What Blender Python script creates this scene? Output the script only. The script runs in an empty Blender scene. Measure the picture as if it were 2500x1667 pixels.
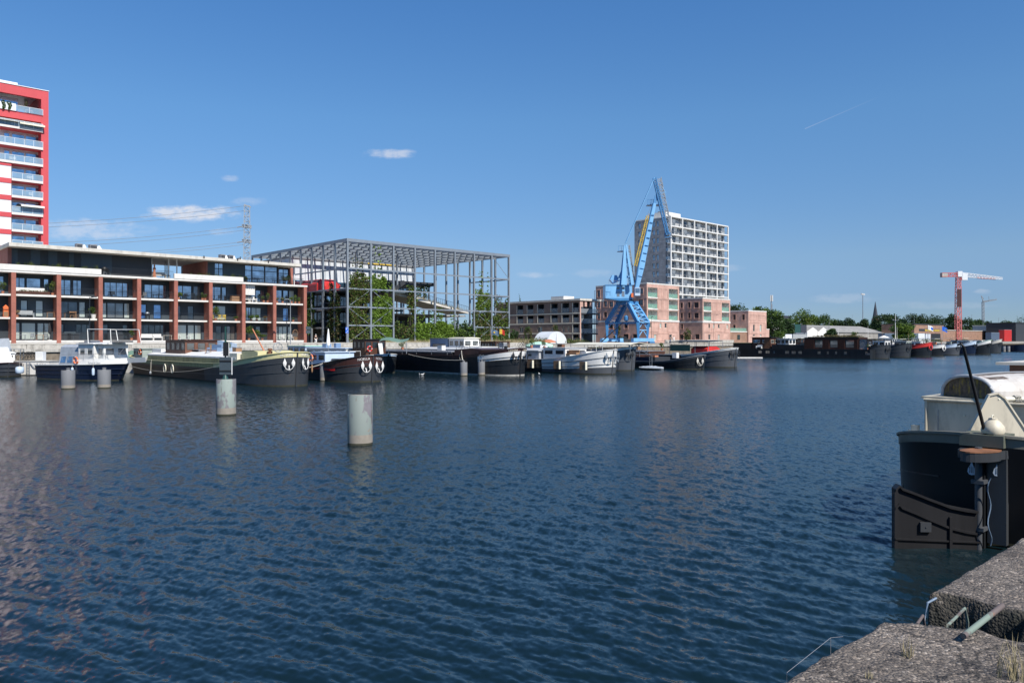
import bpy,math,random
import numpy as np
from mathutils import Vector,Matrix
rad=math.radians
scene=bpy.context.scene
COL=scene.collection
F,HZ,ZC=1915.0,830.0,4.0
cd=bpy.data.cameras.new("camera")
cd.sensor_width=36.0
cd.lens=F/2500*36.0
cd.shift_y=(HZ-833.5)/2500
cd.clip_start,cd.clip_end=0.1,20000
cam=bpy.data.objects.new("camera",cd)
cam.location=(0,0,ZC)
cam.rotation_euler=(rad(90),0,0)
COL.objects.link(cam)
scene.camera=cam
SUN_EL=rad(47)
sh=Vector((0.615,-0.788,0)).normalized()
sd=bpy.data.lights.new("sun",'SUN')
sd.energy=5.0
sd.angle=rad(0.53)
sd.color=(1.0,0.95,0.87)
sun=bpy.data.objects.new("sun",sd)
tos=Vector((sh.x*math.cos(SUN_EL),sh.y*math.cos(SUN_EL),math.sin(SUN_EL)))
sun.rotation_euler=tos.to_track_quat('Z','Y').to_euler()
sun.location=(30,-40,60)
COL.objects.link(sun)
world=bpy.data.worlds.new("World")
scene.world=world
world.use_nodes=True
nt=world.node_tree
for n in list(nt.nodes):
 nt.nodes.remove(n)
def N(tree,typ,**kw):
 n=tree.nodes.new(typ)
 for k,v in kw.items():
  setattr(n,k,v)
 return n
wo=N(nt,'ShaderNodeOutputWorld')
bg=N(nt,'ShaderNodeBackground')
bg.inputs['Strength'].default_value=0.124
sky=N(nt,'ShaderNodeTexSky',sky_type='NISHITA')
sky.sun_disc=False
sky.sun_elevation=SUN_EL
sky.sun_rotation=math.atan2(sh.x,sh.y)
sky.altitude=0
sky.air_density=1.0
sky.dust_density=0.0
sky.ozone_density=3.0
tc=N(nt,'ShaderNodeTexCoord')
sep=N(nt,'ShaderNodeSeparateXYZ')
nt.links.new(tc.outputs['Generated'],sep.inputs[0])
def M(tree,op,a,b=None,c=None,clamp=False):
 n=N(tree,'ShaderNodeMath',operation=op)
 n.use_clamp=clamp
 for i,x in enumerate((a,b,c)):
  if x is None:
   continue
  if isinstance(x,(int,float)):
   n.inputs[i].default_value=x
  else:
   tree.links.new(x,n.inputs[i])
 return n.outputs[0]
ysafe=M(nt,'MAXIMUM',sep.outputs[1],0.05)
ca=M(nt,'DIVIDE',sep.outputs[0],ysafe)
cb=M(nt,'DIVIDE',sep.outputs[2],ysafe)
comb=N(nt,'ShaderNodeCombineXYZ')
nt.links.new(ca,comb.inputs[0])
nt.links.new(M(nt,'MULTIPLY',cb,2.2),comb.inputs[1])
cn=N(nt,'ShaderNodeTexNoise')
cn.inputs['Scale'].default_value=40
cn.inputs['Detail'].default_value=7
cn.inputs['Roughness'].default_value=0.62
nt.links.new(comb.outputs[0],cn.inputs['Vector'])
noise_c=M(nt,'MULTIPLY',M(nt,'SUBTRACT',cn.outputs[0],0.5),3.6)
mask=None
for(px,py,rx,ry,amt)in[(468,521,135,24,.8),(205,560,175,30,.42),(955,376,72,15,.55),(562,436,26,10,.3),(545,566,42,11,.25),(605,492,50,13,.2),(1310,671,55,10,.28),(2060,728,90,16,.16),(2400,712,26,8,.22),(1785,655,40,12,.15),(2310,745,160,12,.10),(1450,668,60,14,.12)]:
 a0,b0=(px-1250)/F,(HZ-py)/F
 da=M(nt,'DIVIDE',M(nt,'SUBTRACT',ca,a0),rx/F)
 db=M(nt,'DIVIDE',M(nt,'SUBTRACT',cb,b0),ry/F)
 d2=M(nt,'ADD',M(nt,'MULTIPLY',da,da),M(nt,'MULTIPLY',db,db))
 e=M(nt,'SUBTRACT',1.0,d2)
 e=M(nt,'ADD',e,noise_c,clamp=True)
 e=M(nt,'MULTIPLY',M(nt,'POWER',e,1.25),M(nt,'SUBTRACT',1.35,d2,clamp=True))
 e=M(nt,'MULTIPLY',e,amt)
 mask=e if mask is None else M(nt,'MAXIMUM',mask,e)
def contrail(p,q,w,amt):
 ax,ay=(p[0]-1250)/F,(HZ-p[1])/F
 bx,by=(q[0]-1250)/F,(HZ-q[1])/F
 L=math.hypot(bx-ax,by-ay)
 tx,ty=(bx-ax)/L,(by-ay)/L
 x=M(nt,'SUBTRACT',ca,ax)
 y=M(nt,'SUBTRACT',cb,ay)
 al=M(nt,'ADD',M(nt,'MULTIPLY',x,tx),M(nt,'MULTIPLY',y,ty))
 pe=M(nt,'ABSOLUTE',M(nt,'SUBTRACT',M(nt,'MULTIPLY',x,ty),M(nt,'MULTIPLY',y,tx)))
 inside=M(nt,'MULTIPLY',M(nt,'GREATER_THAN',al,0.0),M(nt,'SUBTRACT',1.0,M(nt,'DIVIDE',al,L),clamp=True))
 return M(nt,'MULTIPLY',M(nt,'MULTIPLY',inside,M(nt,'SUBTRACT',1.0,M(nt,'DIVIDE',pe,w/F),clamp=True)),amt)
mask=M(nt,'MAXIMUM',mask,contrail((1965,315),(2150,235),1.6,.22))
mask=M(nt,'MULTIPLY',mask,M(nt,'GREATER_THAN',sep.outputs[1],0.1))
tint=N(nt,'ShaderNodeMix',data_type='RGBA',blend_type='MULTIPLY')
tint.inputs[0].default_value=1.0
rampS=N(nt,'ShaderNodeValToRGB')
els=rampS.color_ramp.elements
els[0].position,els[0].color=0.0,(.25,.36,.58,1)
els[1].position,els[1].color=1.0,(.40,.68,.90,1)
for ps_,c_ in((.05,(.29,.385,.60,1)),(.10,(.395,.48,.615,1)),(.267,(.44,.65,.80,1)),(.39,(.385,.66,.885,1))):
 e_=els.new(ps_);e_.color=c_
nt.links.new(sep.outputs[2],rampS.inputs[0])
nt.links.new(rampS.outputs[0],tint.inputs[7])
nt.links.new(sky.outputs[0],tint.inputs[6])
cm=N(nt,'ShaderNodeMix',data_type='RGBA')
nt.links.new(mask,cm.inputs[0])
nt.links.new(tint.outputs[2],cm.inputs[6])
cm.inputs[7].default_value=(4.9,5.0,5.4,1)
nt.links.new(cm.outputs[2],bg.inputs['Color'])
nt.links.new(bg.outputs[0],wo.inputs[0])
scene.view_settings.view_transform='Standard'
scene.view_settings.look='None'
scene.view_settings.exposure=0.35
scene.view_settings.gamma=1
scene.render.engine='CYCLES'
scene.cycles.use_denoising=True
scene.cycles.max_bounces=6
scene.cycles.caustics_reflective=False
scene.cycles.caustics_refractive=False
TH=rad(43)
CT,ST=math.cos(TH),math.sin(TH)
def UW(u,w,z=0.0):
 return Vector((CT*u-ST*w,ST*u+CT*w,z))
def ucol(px,w):
 t=(px-1250)/F
 Y=w/(CT-ST*t)
 return Y*(CT*t+ST)
def ycol(px,w):
 return w/(CT-ST*(px-1250)/F)
def zat(py,Y):
 return ZC+(HZ-py)/F*Y
def P(px,py,Y):
 return Vector(((px-1250)/F*Y,Y,zat(py,Y)))
def G(px,py,z=0.0):
 Y=(ZC-z)*F/(py-HZ)
 return Vector(((px-1250)/F*Y,Y,z))
def touw(v):
 return CT*v.x+ST*v.y,-ST*v.x+CT*v.y
rnd=random.Random(11)
def mat(name,col,rough=.6,metal=0.0,var=.14,sc=2.0,bump=0.0,bsc=20.,streak=False,spec=.5,rust=0.0,rustcol=(.16,.06,.025),dirt=0.0,dirtcol=(.05,.045,.04),coat=0.0):
 m=bpy.data.materials.new(name)
 m.use_nodes=True
 t=m.node_tree
 b=t.nodes['Principled BSDF']
 b.inputs['Roughness'].default_value=rough
 b.inputs['Metallic'].default_value=metal
 b.inputs['Specular IOR Level'].default_value=spec
 b.inputs['Coat Weight'].default_value=coat
 co=N(t,'ShaderNodeTexCoord')
 mp=N(t,'ShaderNodeMapping')
 mp.inputs['Scale'].default_value=(1,1,.12)if streak else(1,1,1)
 t.links.new(co.outputs['Object'],mp.inputs[0])
 n1=N(t,'ShaderNodeTexNoise')
 n1.inputs['Scale'].default_value=sc
 n1.inputs['Detail'].default_value=8
 n1.inputs['Roughness'].default_value=.65
 t.links.new(mp.outputs[0],n1.inputs['Vector'])
 rp=N(t,'ShaderNodeValToRGB')
 c=Vector(col)
 rp.color_ramp.elements[0].position=.3
 rp.color_ramp.elements[1].position=.72
 rp.color_ramp.elements[0].color=(*[max(0,x*(1-var))for x in c],1)
 rp.color_ramp.elements[1].color=(*[min(1,x*(1+var))for x in c],1)
 t.links.new(n1.outputs[0],rp.inputs[0])
 out=rp.outputs[0]
 def patch(src,amount,colr,scale,lo,stretch):
  mp2=N(t,'ShaderNodeMapping')
  mp2.inputs['Scale'].default_value=(1,1,stretch)
  mp2.inputs['Location'].default_value=(3.1,7.7,1.3)
  t.links.new(co.outputs['Object'],mp2.inputs[0])
  n2=N(t,'ShaderNodeTexNoise')
  n2.inputs['Scale'].default_value=scale
  n2.inputs['Detail'].default_value=10
  n2.inputs['Roughness'].default_value=.7
  t.links.new(mp2.outputs[0],n2.inputs['Vector'])
  r2=N(t,'ShaderNodeMapRange')
  r2.inputs[1].default_value=lo
  r2.inputs[2].default_value=lo+.1
  r2.inputs[4].default_value=amount
  t.links.new(n2.outputs[0],r2.inputs[0])
  mx=N(t,'ShaderNodeMix',data_type='RGBA')
  t.links.new(r2.outputs[0],mx.inputs[0])
  t.links.new(src,mx.inputs[6])
  mx.inputs[7].default_value=(*colr,1)
  return mx.outputs[2]
 if rust>0:
  out=patch(out,.85,rustcol,sc*1.3+.4,.66-rust*.16,.35)
 if dirt>0:
  out=patch(out,dirt,dirtcol,sc*.7+.3,.5,.3)
 t.links.new(out,b.inputs['Base Color'])
 if bump>0:
  nb=N(t,'ShaderNodeTexNoise')
  nb.inputs['Scale'].default_value=bsc
  nb.inputs['Detail'].default_value=6
  t.links.new(co.outputs['Object'],nb.inputs['Vector'])
  bp=N(t,'ShaderNodeBump')
  bp.inputs['Strength'].default_value=bump
  bp.inputs['Distance'].default_value=.05
  t.links.new(nb.outputs[0],bp.inputs['Height'])
  t.links.new(bp.outputs[0],b.inputs['Normal'])
 return m
def brickmat(name,c1,c2,mortar,bw=.22,bh=.07,wall='x'):
 m=mat(name,c1,.85,var=.2,sc=1.2)
 t=m.node_tree
 b=t.nodes['Principled BSDF']
 co=N(t,'ShaderNodeTexCoord')
 s=N(t,'ShaderNodeSeparateXYZ')
 t.links.new(co.outputs['Object'],s.inputs[0])
 cx=N(t,'ShaderNodeCombineXYZ')
 t.links.new(M(t,'ADD',s.outputs[0],s.outputs[1]),cx.inputs[0])
 t.links.new(s.outputs[2],cx.inputs[1])
 br=N(t,'ShaderNodeTexBrick')
 br.inputs['Scale'].default_value=1
 br.inputs['Brick Width'].default_value=bw
 br.inputs['Row Height'].default_value=bh
 br.inputs['Mortar Size'].default_value=.008
 br.inputs['Color1'].default_value=(*c1,1)
 br.inputs['Color2'].default_value=(*c2,1)
 br.inputs['Mortar'].default_value=(*mortar,1)
 t.links.new(cx.outputs[0],br.inputs['Vector'])
 no=N(t,'ShaderNodeTexNoise')
 no.inputs['Scale'].default_value=.6
 no.inputs['Detail'].default_value=6
 t.links.new(co.outputs['Object'],no.inputs['Vector'])
 mx=N(t,'ShaderNodeMix',data_type='RGBA',blend_type='MULTIPLY')
 mx.inputs[0].default_value=1
 rp=N(t,'ShaderNodeValToRGB')
 rp.color_ramp.elements[0].position=.3
 rp.color_ramp.elements[1].position=.7
 rp.color_ramp.elements[0].color=(.72,.72,.72,1)
 rp.color_ramp.elements[1].color=(1.1,1.1,1.1,1)
 t.links.new(no.outputs[0],rp.inputs[0])
 t.links.new(br.outputs[0],mx.inputs[6])
 t.links.new(rp.outputs[0],mx.inputs[7])
 t.links.new(mx.outputs[2],b.inputs['Base Color'])
 return m
def glassmat(name,col,refl=.4,rough=.03,tintc=(.75,.85,1.0)):
 m=bpy.data.materials.new(name)
 m.use_nodes=True
 t=m.node_tree
 b=t.nodes['Principled BSDF']
 b.inputs['Base Color'].default_value=(*col,1)
 b.inputs['Roughness'].default_value=.35
 g=N(t,'ShaderNodeBsdfGlossy')
 g.inputs['Roughness'].default_value=rough
 g.inputs['Color'].default_value=(*tintc,1)
 mx=N(t,'ShaderNodeMixShader')
 mx.inputs[0].default_value=refl
 co=N(t,'ShaderNodeTexCoord')
 no=N(t,'ShaderNodeTexNoise')
 no.inputs['Scale'].default_value=.9
 no.inputs['Detail'].default_value=2
 t.links.new(co.outputs['Object'],no.inputs['Vector'])
 t.links.new(M(t,'MULTIPLY',no.outputs[0],refl*2),mx.inputs[0])
 t.links.new(b.outputs[0],mx.inputs[1])
 t.links.new(g.outputs[0],mx.inputs[2])
 t.links.new(mx.outputs[0],t.nodes['Material Output'].inputs[0])
 return m
def clearmat(name,col,op=.35,refl=.12):
 m=bpy.data.materials.new(name)
 m.use_nodes=True
 t=m.node_tree
 b=t.nodes['Principled BSDF']
 b.inputs['Base Color'].default_value=(*col,1)
 b.inputs['Roughness'].default_value=.08
 tr=N(t,'ShaderNodeBsdfTransparent')
 mx=N(t,'ShaderNodeMixShader')
 mx.inputs[0].default_value=op
 t.links.new(tr.outputs[0],mx.inputs[1])
 t.links.new(b.outputs[0],mx.inputs[2])
 t.links.new(mx.outputs[0],t.nodes['Material Output'].inputs[0])
 return m
MT={}
def defm(k,*a,**kw):
 m=MT[k]=mat(k,*a,**kw)
 if k.startswith('leaf'):
  t=m.node_tree
  b=t.nodes['Principled BSDF']
  tr=N(t,'ShaderNodeBsdfTranslucent')
  t.links.new(b.inputs['Base Color'].links[0].from_socket,tr.inputs['Color'])
  mx=N(t,'ShaderNodeMixShader')
  mx.inputs[0].default_value=.35
  t.links.new(b.outputs[0],mx.inputs[1])
  t.links.new(tr.outputs[0],mx.inputs[2])
  t.links.new(mx.outputs[0],t.nodes['Material Output'].inputs[0])
defm('concrete_light',(.56,.53,.47),.8,var=.12,sc=1.5,dirt=.35,dirtcol=(.30,.28,.25))
defm('concrete_white',(.66,.64,.60),.7,var=.06,sc=1.2,dirt=.25,dirtcol=(.42,.40,.37))
defm('concrete_old',(.42,.40,.36),.9,var=.2,sc=1.6,bump=.3,bsc=8,dirt=.6,dirtcol=(.17,.16,.14))
defm('quay_stone',(.20,.165,.125),.9,var=.35,sc=2.2,bump=.4,bsc=6,dirt=.6,dirtcol=(.08,.065,.05))
defm('paving',(.27,.25,.22),.9,var=.15,sc=.8)
defm('dark_cladding',(.026,.034,.042),.5,var=.12,sc=.8)
defm('grey_cladding',(.048,.066,.08),.5,var=.14,sc=4)
defm('char_cladding',(.03,.033,.038),.6,var=.1,sc=2)
defm('frame_dark',(.015,.02,.028),.4,var=.05)
defm('rail_dark',(.03,.035,.04),.4,metal=.3,var=.05)
defm('soffit',(.30,.29,.27),.8,var=.05)
defm('white_paint',(.72,.71,.68),.45,var=.05,sc=1.5,dirt=.2,dirtcol=(.5,.48,.44))
defm('cream_paint',(.72,.68,.55),.45,var=.06,sc=1.5,dirt=.25,dirtcol=(.42,.38,.28))
defm('black_hull',(.014,.016,.019),.38,var=.4,sc=1.1,streak=True,spec=.45,rust=.12,rustcol=(.05,.03,.02))
defm('grey_hull',(.072,.078,.088),.45,var=.2,sc=1.0,streak=True,rust=.15,rustcol=(.10,.06,.04))
defm('charcoal_hull',(.040,.044,.050),.42,var=.25,sc=.9,streak=True,rust=.12,rustcol=(.07,.05,.035))
defm('navy_hull',(.008,.014,.036),.25,var=.2,sc=1)
defm('blue_paint',(.16,.24,.36),.45,var=.12,sc=1.5)
defm('pale_blue',(.50,.60,.72),.45,var=.08,sc=1.5)
defm('maroon',(.065,.028,.024),.42,var=.25,sc=1.0,streak=True)
defm('red_paint',(.55,.035,.03),.45,var=.15,sc=1.5)
defm('orange',(.75,.17,.05),.5,var=.1)
defm('olive',(.38,.34,.15),.5,var=.16,sc=1.2,streak=True,dirt=.5,dirtcol=(.14,.13,.06))
defm('olive_light',(.62,.57,.30),.5,var=.08,sc=1.2)
defm('hatch_grey',(.20,.21,.23),.6,var=.15,sc=1.2)
defm('hatch_light',(.44,.45,.46),.6,var=.14,sc=1.2,dirt=.3,dirtcol=(.25,.25,.25))
defm('deck_grey',(.17,.17,.17),.8,var=.2,sc=2)
defm('grey_green',(.30,.34,.30),.55,var=.15,sc=2)
defm('mint',(.42,.66,.52),.5,var=.08)
defm('wood_dark',(.075,.032,.018),.45,var=.3,sc=3,streak=True)
defm('mossy',(.13,.09,.06),.9,var=.6,sc=9,rust=.9,rustcol=(.36,.24,.03))
defm('peeling_white',(.50,.48,.45),.6,var=.1,sc=3,rust=.8,rustcol=(.26,.20,.17),dirt=.4,dirtcol=(.38,.34,.30))
defm('cream_worn',(.58,.52,.40),.55,var=.12,sc=1.2,streak=True,rust=.25,rustcol=(.15,.09,.05),dirt=.45,dirtcol=(.20,.18,.14))
defm('dark_olive',(.10,.11,.085),.6,var=.2,sc=3)
defm('rim_grey',(.19,.18,.145),.6,var=.15,sc=2,dirt=.4,dirtcol=(.14,.13,.10))
defm('wood',(.30,.17,.09),.6,var=.25,sc=3)
defm('rope',(.45,.42,.36),.9,var=.15)
defm('rust',(.20,.085,.04),.8,var=.4,sc=2.5)
defm('rust_dark',(.075,.026,.014),.75,var=.35,sc=1.5,streak=True)
defm('steel',(.30,.32,.34),.5,metal=.4,var=.12,sc=2)
defm('galvanised',(.25,.28,.31),.45,metal=.35,var=.10,sc=1.2)
defm('fouling',(.035,.035,.022),.9,var=.5,sc=3)
defm('tarp_blue',(.13,.19,.27),.5,var=.2,sc=1.2,bump=.6,bsc=3)
defm('tarp_grey',(.33,.36,.40),.5,var=.18,sc=1.5,bump=.5,bsc=3)
defm('tarp_green',(.12,.20,.15),.6,var=.2,sc=1.5)
defm('black',(.012,.012,.013),.5,var=.2)
defm('rubber',(.02,.02,.02),.8,var=.1)
defm('terracotta',(.45,.17,.09),.8,var=.15)
defm('crane_blue',(.055,.21,.44),.42,var=.16,sc=.9,streak=True,rust=.10,rustcol=(.20,.22,.30))
defm('crane_pale',(.20,.44,.71),.42,var=.14,sc=1.0,streak=True)
defm('yellow',(.62,.43,.06),.5,var=.15)
defm('stripe_red',(.75,.03,.03),.4,var=.08)
defm('wood_mid',(.15,.065,.04),.5,var=.3,sc=3)
defm('near_black',(.006,.0065,.008),.4,var=.5,sc=1.4,streak=True,rust=.05,rustcol=(.03,.02,.014),spec=.4)
defm('rudder_black',(.016,.016,.018),.5,var=.4,sc=1.4,streak=True,rust=.06,rustcol=(.04,.028,.02),spec=.3)
defm('peel_brown',(.085,.065,.055),.8,var=.4,sc=5,dirt=.5,dirtcol=(.3,.27,.24))
defm('crane_red',(.56,.15,.14),.5,var=.1)
defm('red_facade',(.53,.06,.07),.6,var=.08,sc=.5)
defm('white_panel',(.70,.72,.74),.3,var=.04)
defm('poly',(.60,.63,.66),.35,var=.08,sc=.6)
defm('slate',(.03,.035,.05),.7,var=.2)
defm('corrugated',(.26,.25,.23),.7,var=.25,sc=.4)
defm('skin',(.52,.33,.24),.6,var=.05)
defm('cloth_black',(.02,.02,.022),.9,var=.1)
defm('cloth_white',(.78,.77,.74),.9,var=.05)
defm('hair_grey',(.55,.53,.50),.8,var=.1)
defm('jeans',(.10,.14,.24),.9,var=.1)
defm('sign_blue',(.02,.13,.60),.4,var=.03)
defm('sign_green',(.015,.06,.05),.4,var=.1)
defm('ochre',(.55,.38,.10),.6,var=.15)
defm('container_blue',(.10,.14,.20),.6,var=.15)
defm('container_grey',(.35,.37,.38),.6,var=.15)
defm('pile_grey',(.16,.165,.175),.8,var=.12,sc=2.0,streak=True)
defm('pile_band',(.27,.24,.20),.9,var=.15,sc=5)
defm('bark',(.10,.075,.05),.9,var=.3,sc=3)
defm('leaf_a',(.12,.19,.03),.55,var=.35,sc=1.2,spec=.3)
defm('leaf_b',(.055,.10,.028),.55,var=.35,sc=1.2,spec=.3)
defm('leaf_c',(.12,.15,.035),.6,var=.3,sc=1.2,spec=.3)
defm('leaf_d',(.030,.060,.022),.6,var=.3,sc=1.2,spec=.3)
defm('leaf_bright',(.20,.32,.045),.55,var=.3,sc=1.2,spec=.3)
defm('leaf_dull',(.14,.115,.055),.7,var=.3,sc=1.2,spec=.2)
defm('dry_grass',(.30,.25,.14),.8,var=.3,sc=3)
MT['brick_red']=brickmat('brick_red',(.37,.12,.085),(.30,.095,.07),(.30,.15,.11))
MT['brick_pink']=brickmat('brick_pink',(.60,.36,.285),(.52,.30,.24),(.52,.38,.32))
MT['brick_brown']=brickmat('brick_brown',(.24,.165,.13),(.19,.13,.105),(.25,.2,.17))
MT['brick_tan']=brickmat('brick_tan',(.32,.18,.12),(.27,.15,.10),(.30,.2,.15))
MT['stone_grey']=brickmat('stone_grey',(.33,.34,.36),(.24,.25,.27),(.3,.3,.3),2.4,.3)
MT['glass_sky']=glassmat('glass_sky',(.02,.03,.04),.45)
MT['glass_dark']=glassmat('glass_dark',(.012,.016,.02),.10)
MT['glass_curtain']=glassmat('glass_curtain',(.42,.47,.43),.12)
MT['glass_room']=glassmat('glass_room',(.10,.10,.09),.15)
MT['glass_blue']=glassmat('glass_blue',(.03,.10,.28),.4,tintc=(.45,.65,1))
MT['glass_tower']=glassmat('glass_tower',(.03,.07,.11),.45,tintc=(.6,.8,1.0))
MT['balustrade_blue']=clearmat('balustrade_blue',(.30,.45,.58),.45)
MT['balustrade_green']=clearmat('balustrade_green',(.20,.42,.32),.45)
MT['balustrade_clear']=clearmat('balustrade_clear',(.35,.38,.40),.35)
def pile_material(name,green,grey,lo):
 m=mat(name,grey,.75,var=.15,sc=3)
 t=m.node_tree
 b=t.nodes['Principled BSDF']
 src=b.inputs['Base Color'].links[0].from_socket
 co=N(t,'ShaderNodeTexCoord')
 def layer(src,colr,scale,lo,hi,loc,stretch,amt=1.0):
  mp=N(t,'ShaderNodeMapping')
  mp.inputs['Location'].default_value=loc
  mp.inputs['Scale'].default_value=(1,1,stretch)
  t.links.new(co.outputs['Object'],mp.inputs[0])
  n=N(t,'ShaderNodeTexNoise')
  n.inputs['Scale'].default_value=scale
  n.inputs['Detail'].default_value=12
  n.inputs['Roughness'].default_value=.62
  t.links.new(mp.outputs[0],n.inputs['Vector'])
  r=N(t,'ShaderNodeMapRange')
  r.inputs[1].default_value,r.inputs[2].default_value,r.inputs[4].default_value=lo,hi,amt
  t.links.new(n.outputs[0],r.inputs[0])
  mx=N(t,'ShaderNodeMix',data_type='RGBA')
  t.links.new(r.outputs[0],mx.inputs[0])
  t.links.new(src,mx.inputs[6])
  mx.inputs[7].default_value=(*colr,1)
  return mx.outputs[2]
 o=layer(src,green,1.3,lo,lo+.03,(1,2,3),.55)
 o=layer(o,(.10,.085,.07),5.0,.60,.66,(4,2,9),.12,.8)
 o=layer(o,(.42,.42,.40),7.0,.70,.73,(9,2,2),.4,.7)
 o=layer(o,(.30,.12,.05),1.9,.66,.70,(0,5,1),1,.8)
 t.links.new(o,b.inputs['Base Color'])
 return m
MT['pile_paint']=pile_material('pile_paint',(.215,.25,.23),(.165,.155,.17),.455)
MT['pile_paint_flaked']=pile_material('pile_paint_flaked',(.24,.285,.26),(.175,.168,.175),.50)
MT['pipe_paint']=pile_material('pipe_paint',(.17,.22,.185),(.12,.095,.09),.47)
def zof(o):
 while o.parent:
  o=o.parent
 return o.location.z
class MB:
 def __init__(s):
  s.v,s.f,s.mi,s.m=[],[],[],0
 def mm(s,i):
  s.m=i
  return s
 def face(s,pts):
  b=len(s.v)
  s.v+=[tuple(p)for p in pts]
  s.f.append(tuple(range(b,b+len(pts))))
  s.mi.append(s.m)
  return s
 def hexa(s,c):
  b=len(s.v)
  s.v+=[tuple(p)for p in c]
  for q in((0,3,2,1),(4,5,6,7),(0,1,5,4),(1,2,6,5),(2,3,7,6),(3,0,4,7)):
   s.f.append(tuple(b+i for i in q))
   s.mi.append(s.m)
  return s
 def box(s,x0,x1,y0,y1,z0,z1):
  return s.hexa([(x0,y0,z0),(x1,y0,z0),(x1,y1,z0),(x0,y1,z0),(x0,y0,z1),(x1,y0,z1),(x1,y1,z1),(x0,y1,z1)])
 def beam(s,p,q,w,h=None,up=(0,0,1),w2=None,h2=None):
  h=w if h is None else h
  w2=w if w2 is None else w2
  h2=h if h2 is None else h2
  p,q,up=Vector(p),Vector(q),Vector(up)
  d=(q-p)
  if d.length<1e-6:
   return s
  d.normalize()
  if abs(d.dot(up))>.97:
   up=Vector((0,1,0))if abs(d.y)<.9 else Vector((1,0,0))
  a=d.cross(up).normalized()
  b=a.cross(d).normalized()
  c=[]
  for o,ww,hh in((p,w,h),(q,w2,h2)):
   for i,j in((-1,-1),(1,-1),(1,1),(-1,1)):
    c.append(o+a*ww/2*i+b*hh/2*j)
  return s.hexa(c)
 def tube(s,pts,r,n=8,cap=True,r2=None):
  pts=[Vector(p)for p in pts]
  b0=len(s.v)
  K=len(pts)
  ref=Vector((.13,.21,1)).normalized()
  for i,p in enumerate(pts):
   d=(pts[min(i+1,K-1)]-pts[max(i-1,0)])
   d.normalize()
   rf=ref if abs(d.dot(ref))<.95 else Vector((1,.1,0)).normalized()
   a=d.cross(rf).normalized()
   b=d.cross(a).normalized()
   rr=r if r2 is None else r+(r2-r)*i/max(1,K-1)
   for k in range(n):
    t=2*math.pi*k/n
    s.v.append(tuple(p+a*math.cos(t)*rr+b*math.sin(t)*rr))
  for i in range(K-1):
   for k in range(n):
    s.f.append((b0+i*n+k,b0+i*n+(k+1)%n,b0+(i+1)*n+(k+1)%n,b0+(i+1)*n+k))
    s.mi.append(s.m)
  if cap:
   s.f.append(tuple(b0+k for k in range(n))[::-1])
   s.mi.append(s.m)
   s.f.append(tuple(b0+(K-1)*n+k for k in range(n)))
   s.mi.append(s.m)
  return s
 def lathe(s,c,prof,n=24,cap=True,sx=1,sy=1):
  c=Vector(c)
  b0=len(s.v)
  for(r,z)in prof:
   for k in range(n):
    t=2*math.pi*k/n
    s.v.append((c.x+r*math.cos(t)*sx,c.y+r*math.sin(t)*sy,c.z+z))
  for i in range(len(prof)-1):
   for k in range(n):
    s.f.append((b0+i*n+k,b0+i*n+(k+1)%n,b0+(i+1)*n+(k+1)%n,b0+(i+1)*n+k))
    s.mi.append(s.m)
  if cap:
   s.f.append(tuple(b0+k for k in range(n))[::-1])
   s.mi.append(s.m)
   s.f.append(tuple(b0+(len(prof)-1)*n+k for k in range(n)))
   s.mi.append(s.m)
  return s
 def prism(s,poly,axis,a,b):
  """poly of 2D points extruded along axis ('x','y','z') from a to b"""
  def mk(p,t):
   if axis=='x':
    return(t,p[0],p[1])
   if axis=='y':
    return(p[0],t,p[1])
   return(p[0],p[1],t)
  b0=len(s.v)
  n=len(poly)
  s.v+=[mk(p,a)for p in poly]+[mk(p,b)for p in poly]
  s.f.append(tuple(range(b0+n-1,b0-1,-1)))
  s.f.append(tuple(range(b0+n,b0+2*n)))
  s.mi+=[s.m,s.m]
  for i in range(n):
   j=(i+1)%n
   s.f.append((b0+i,b0+j,b0+n+j,b0+n+i))
   s.mi.append(s.m)
  return s
 def lattice(s,p,q,w0,w1,nseg,r,up=(0,1,0),rb=None):
  p,q=Vector(p),Vector(q)
  d=(q-p).normalized()
  a=d.cross(Vector(up)).normalized()
  b=a.cross(d).normalized()
  rb=rb or r*.6
  rings=[]
  for i in range(nseg+1):
   t=i/nseg
   w=w0+(w1-w0)*t
   o=p.lerp(q,t)
   rings.append([o+a*w/2*x+b*w/2*y for x,y in((-1,-1),(1,-1),(1,1),(-1,1))])
  for k in range(4):
   s.beam(rings[0][k],rings[-1][k],r*2)
  for i in range(nseg):
   for k in range(4):
    j=(k+1)%4
    s.beam(rings[i][k],rings[i+1][j],rb*2)if i%2==0 else s.beam(rings[i][j],rings[i+1][k],rb*2)
    s.beam(rings[i+1][k],rings[i+1][j],rb*2)
  return s
 def leaves(s,c,R,n,size,seed,nm=1,shell=.35,flat=.0):
  """n small leaf faces in an ellipsoid c, R"""
  g=np.random.default_rng(seed)
  v=g.normal(size=(n,3))
  v/=np.linalg.norm(v,axis=1)[:,None]
  rr=(shell+(1-shell)*g.random(n))**.6
  pos=np.array(c)+v*rr[:,None]*np.array(R)
  a=g.normal(size=(n,3))
  a[:,2]*=1-flat
  a/=np.linalg.norm(a,axis=1)[:,None]
  b=np.cross(a,g.normal(size=(n,3)))
  b/=np.linalg.norm(b,axis=1)[:,None]
  sz=size*(.6+.8*g.random(n))[:,None]
  p0=pos-a*sz-b*sz*.1
  p1=pos+b*sz*.55
  p2=pos+a*sz
  p3=pos-b*sz*.55
  k=len(s.v)
  arr=np.stack([p0,p1,p2,p3],1).reshape(-1,3)
  s.v+=[tuple(x)for x in arr.tolist()]
  ms=g.integers(0,nm,n).tolist()
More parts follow.
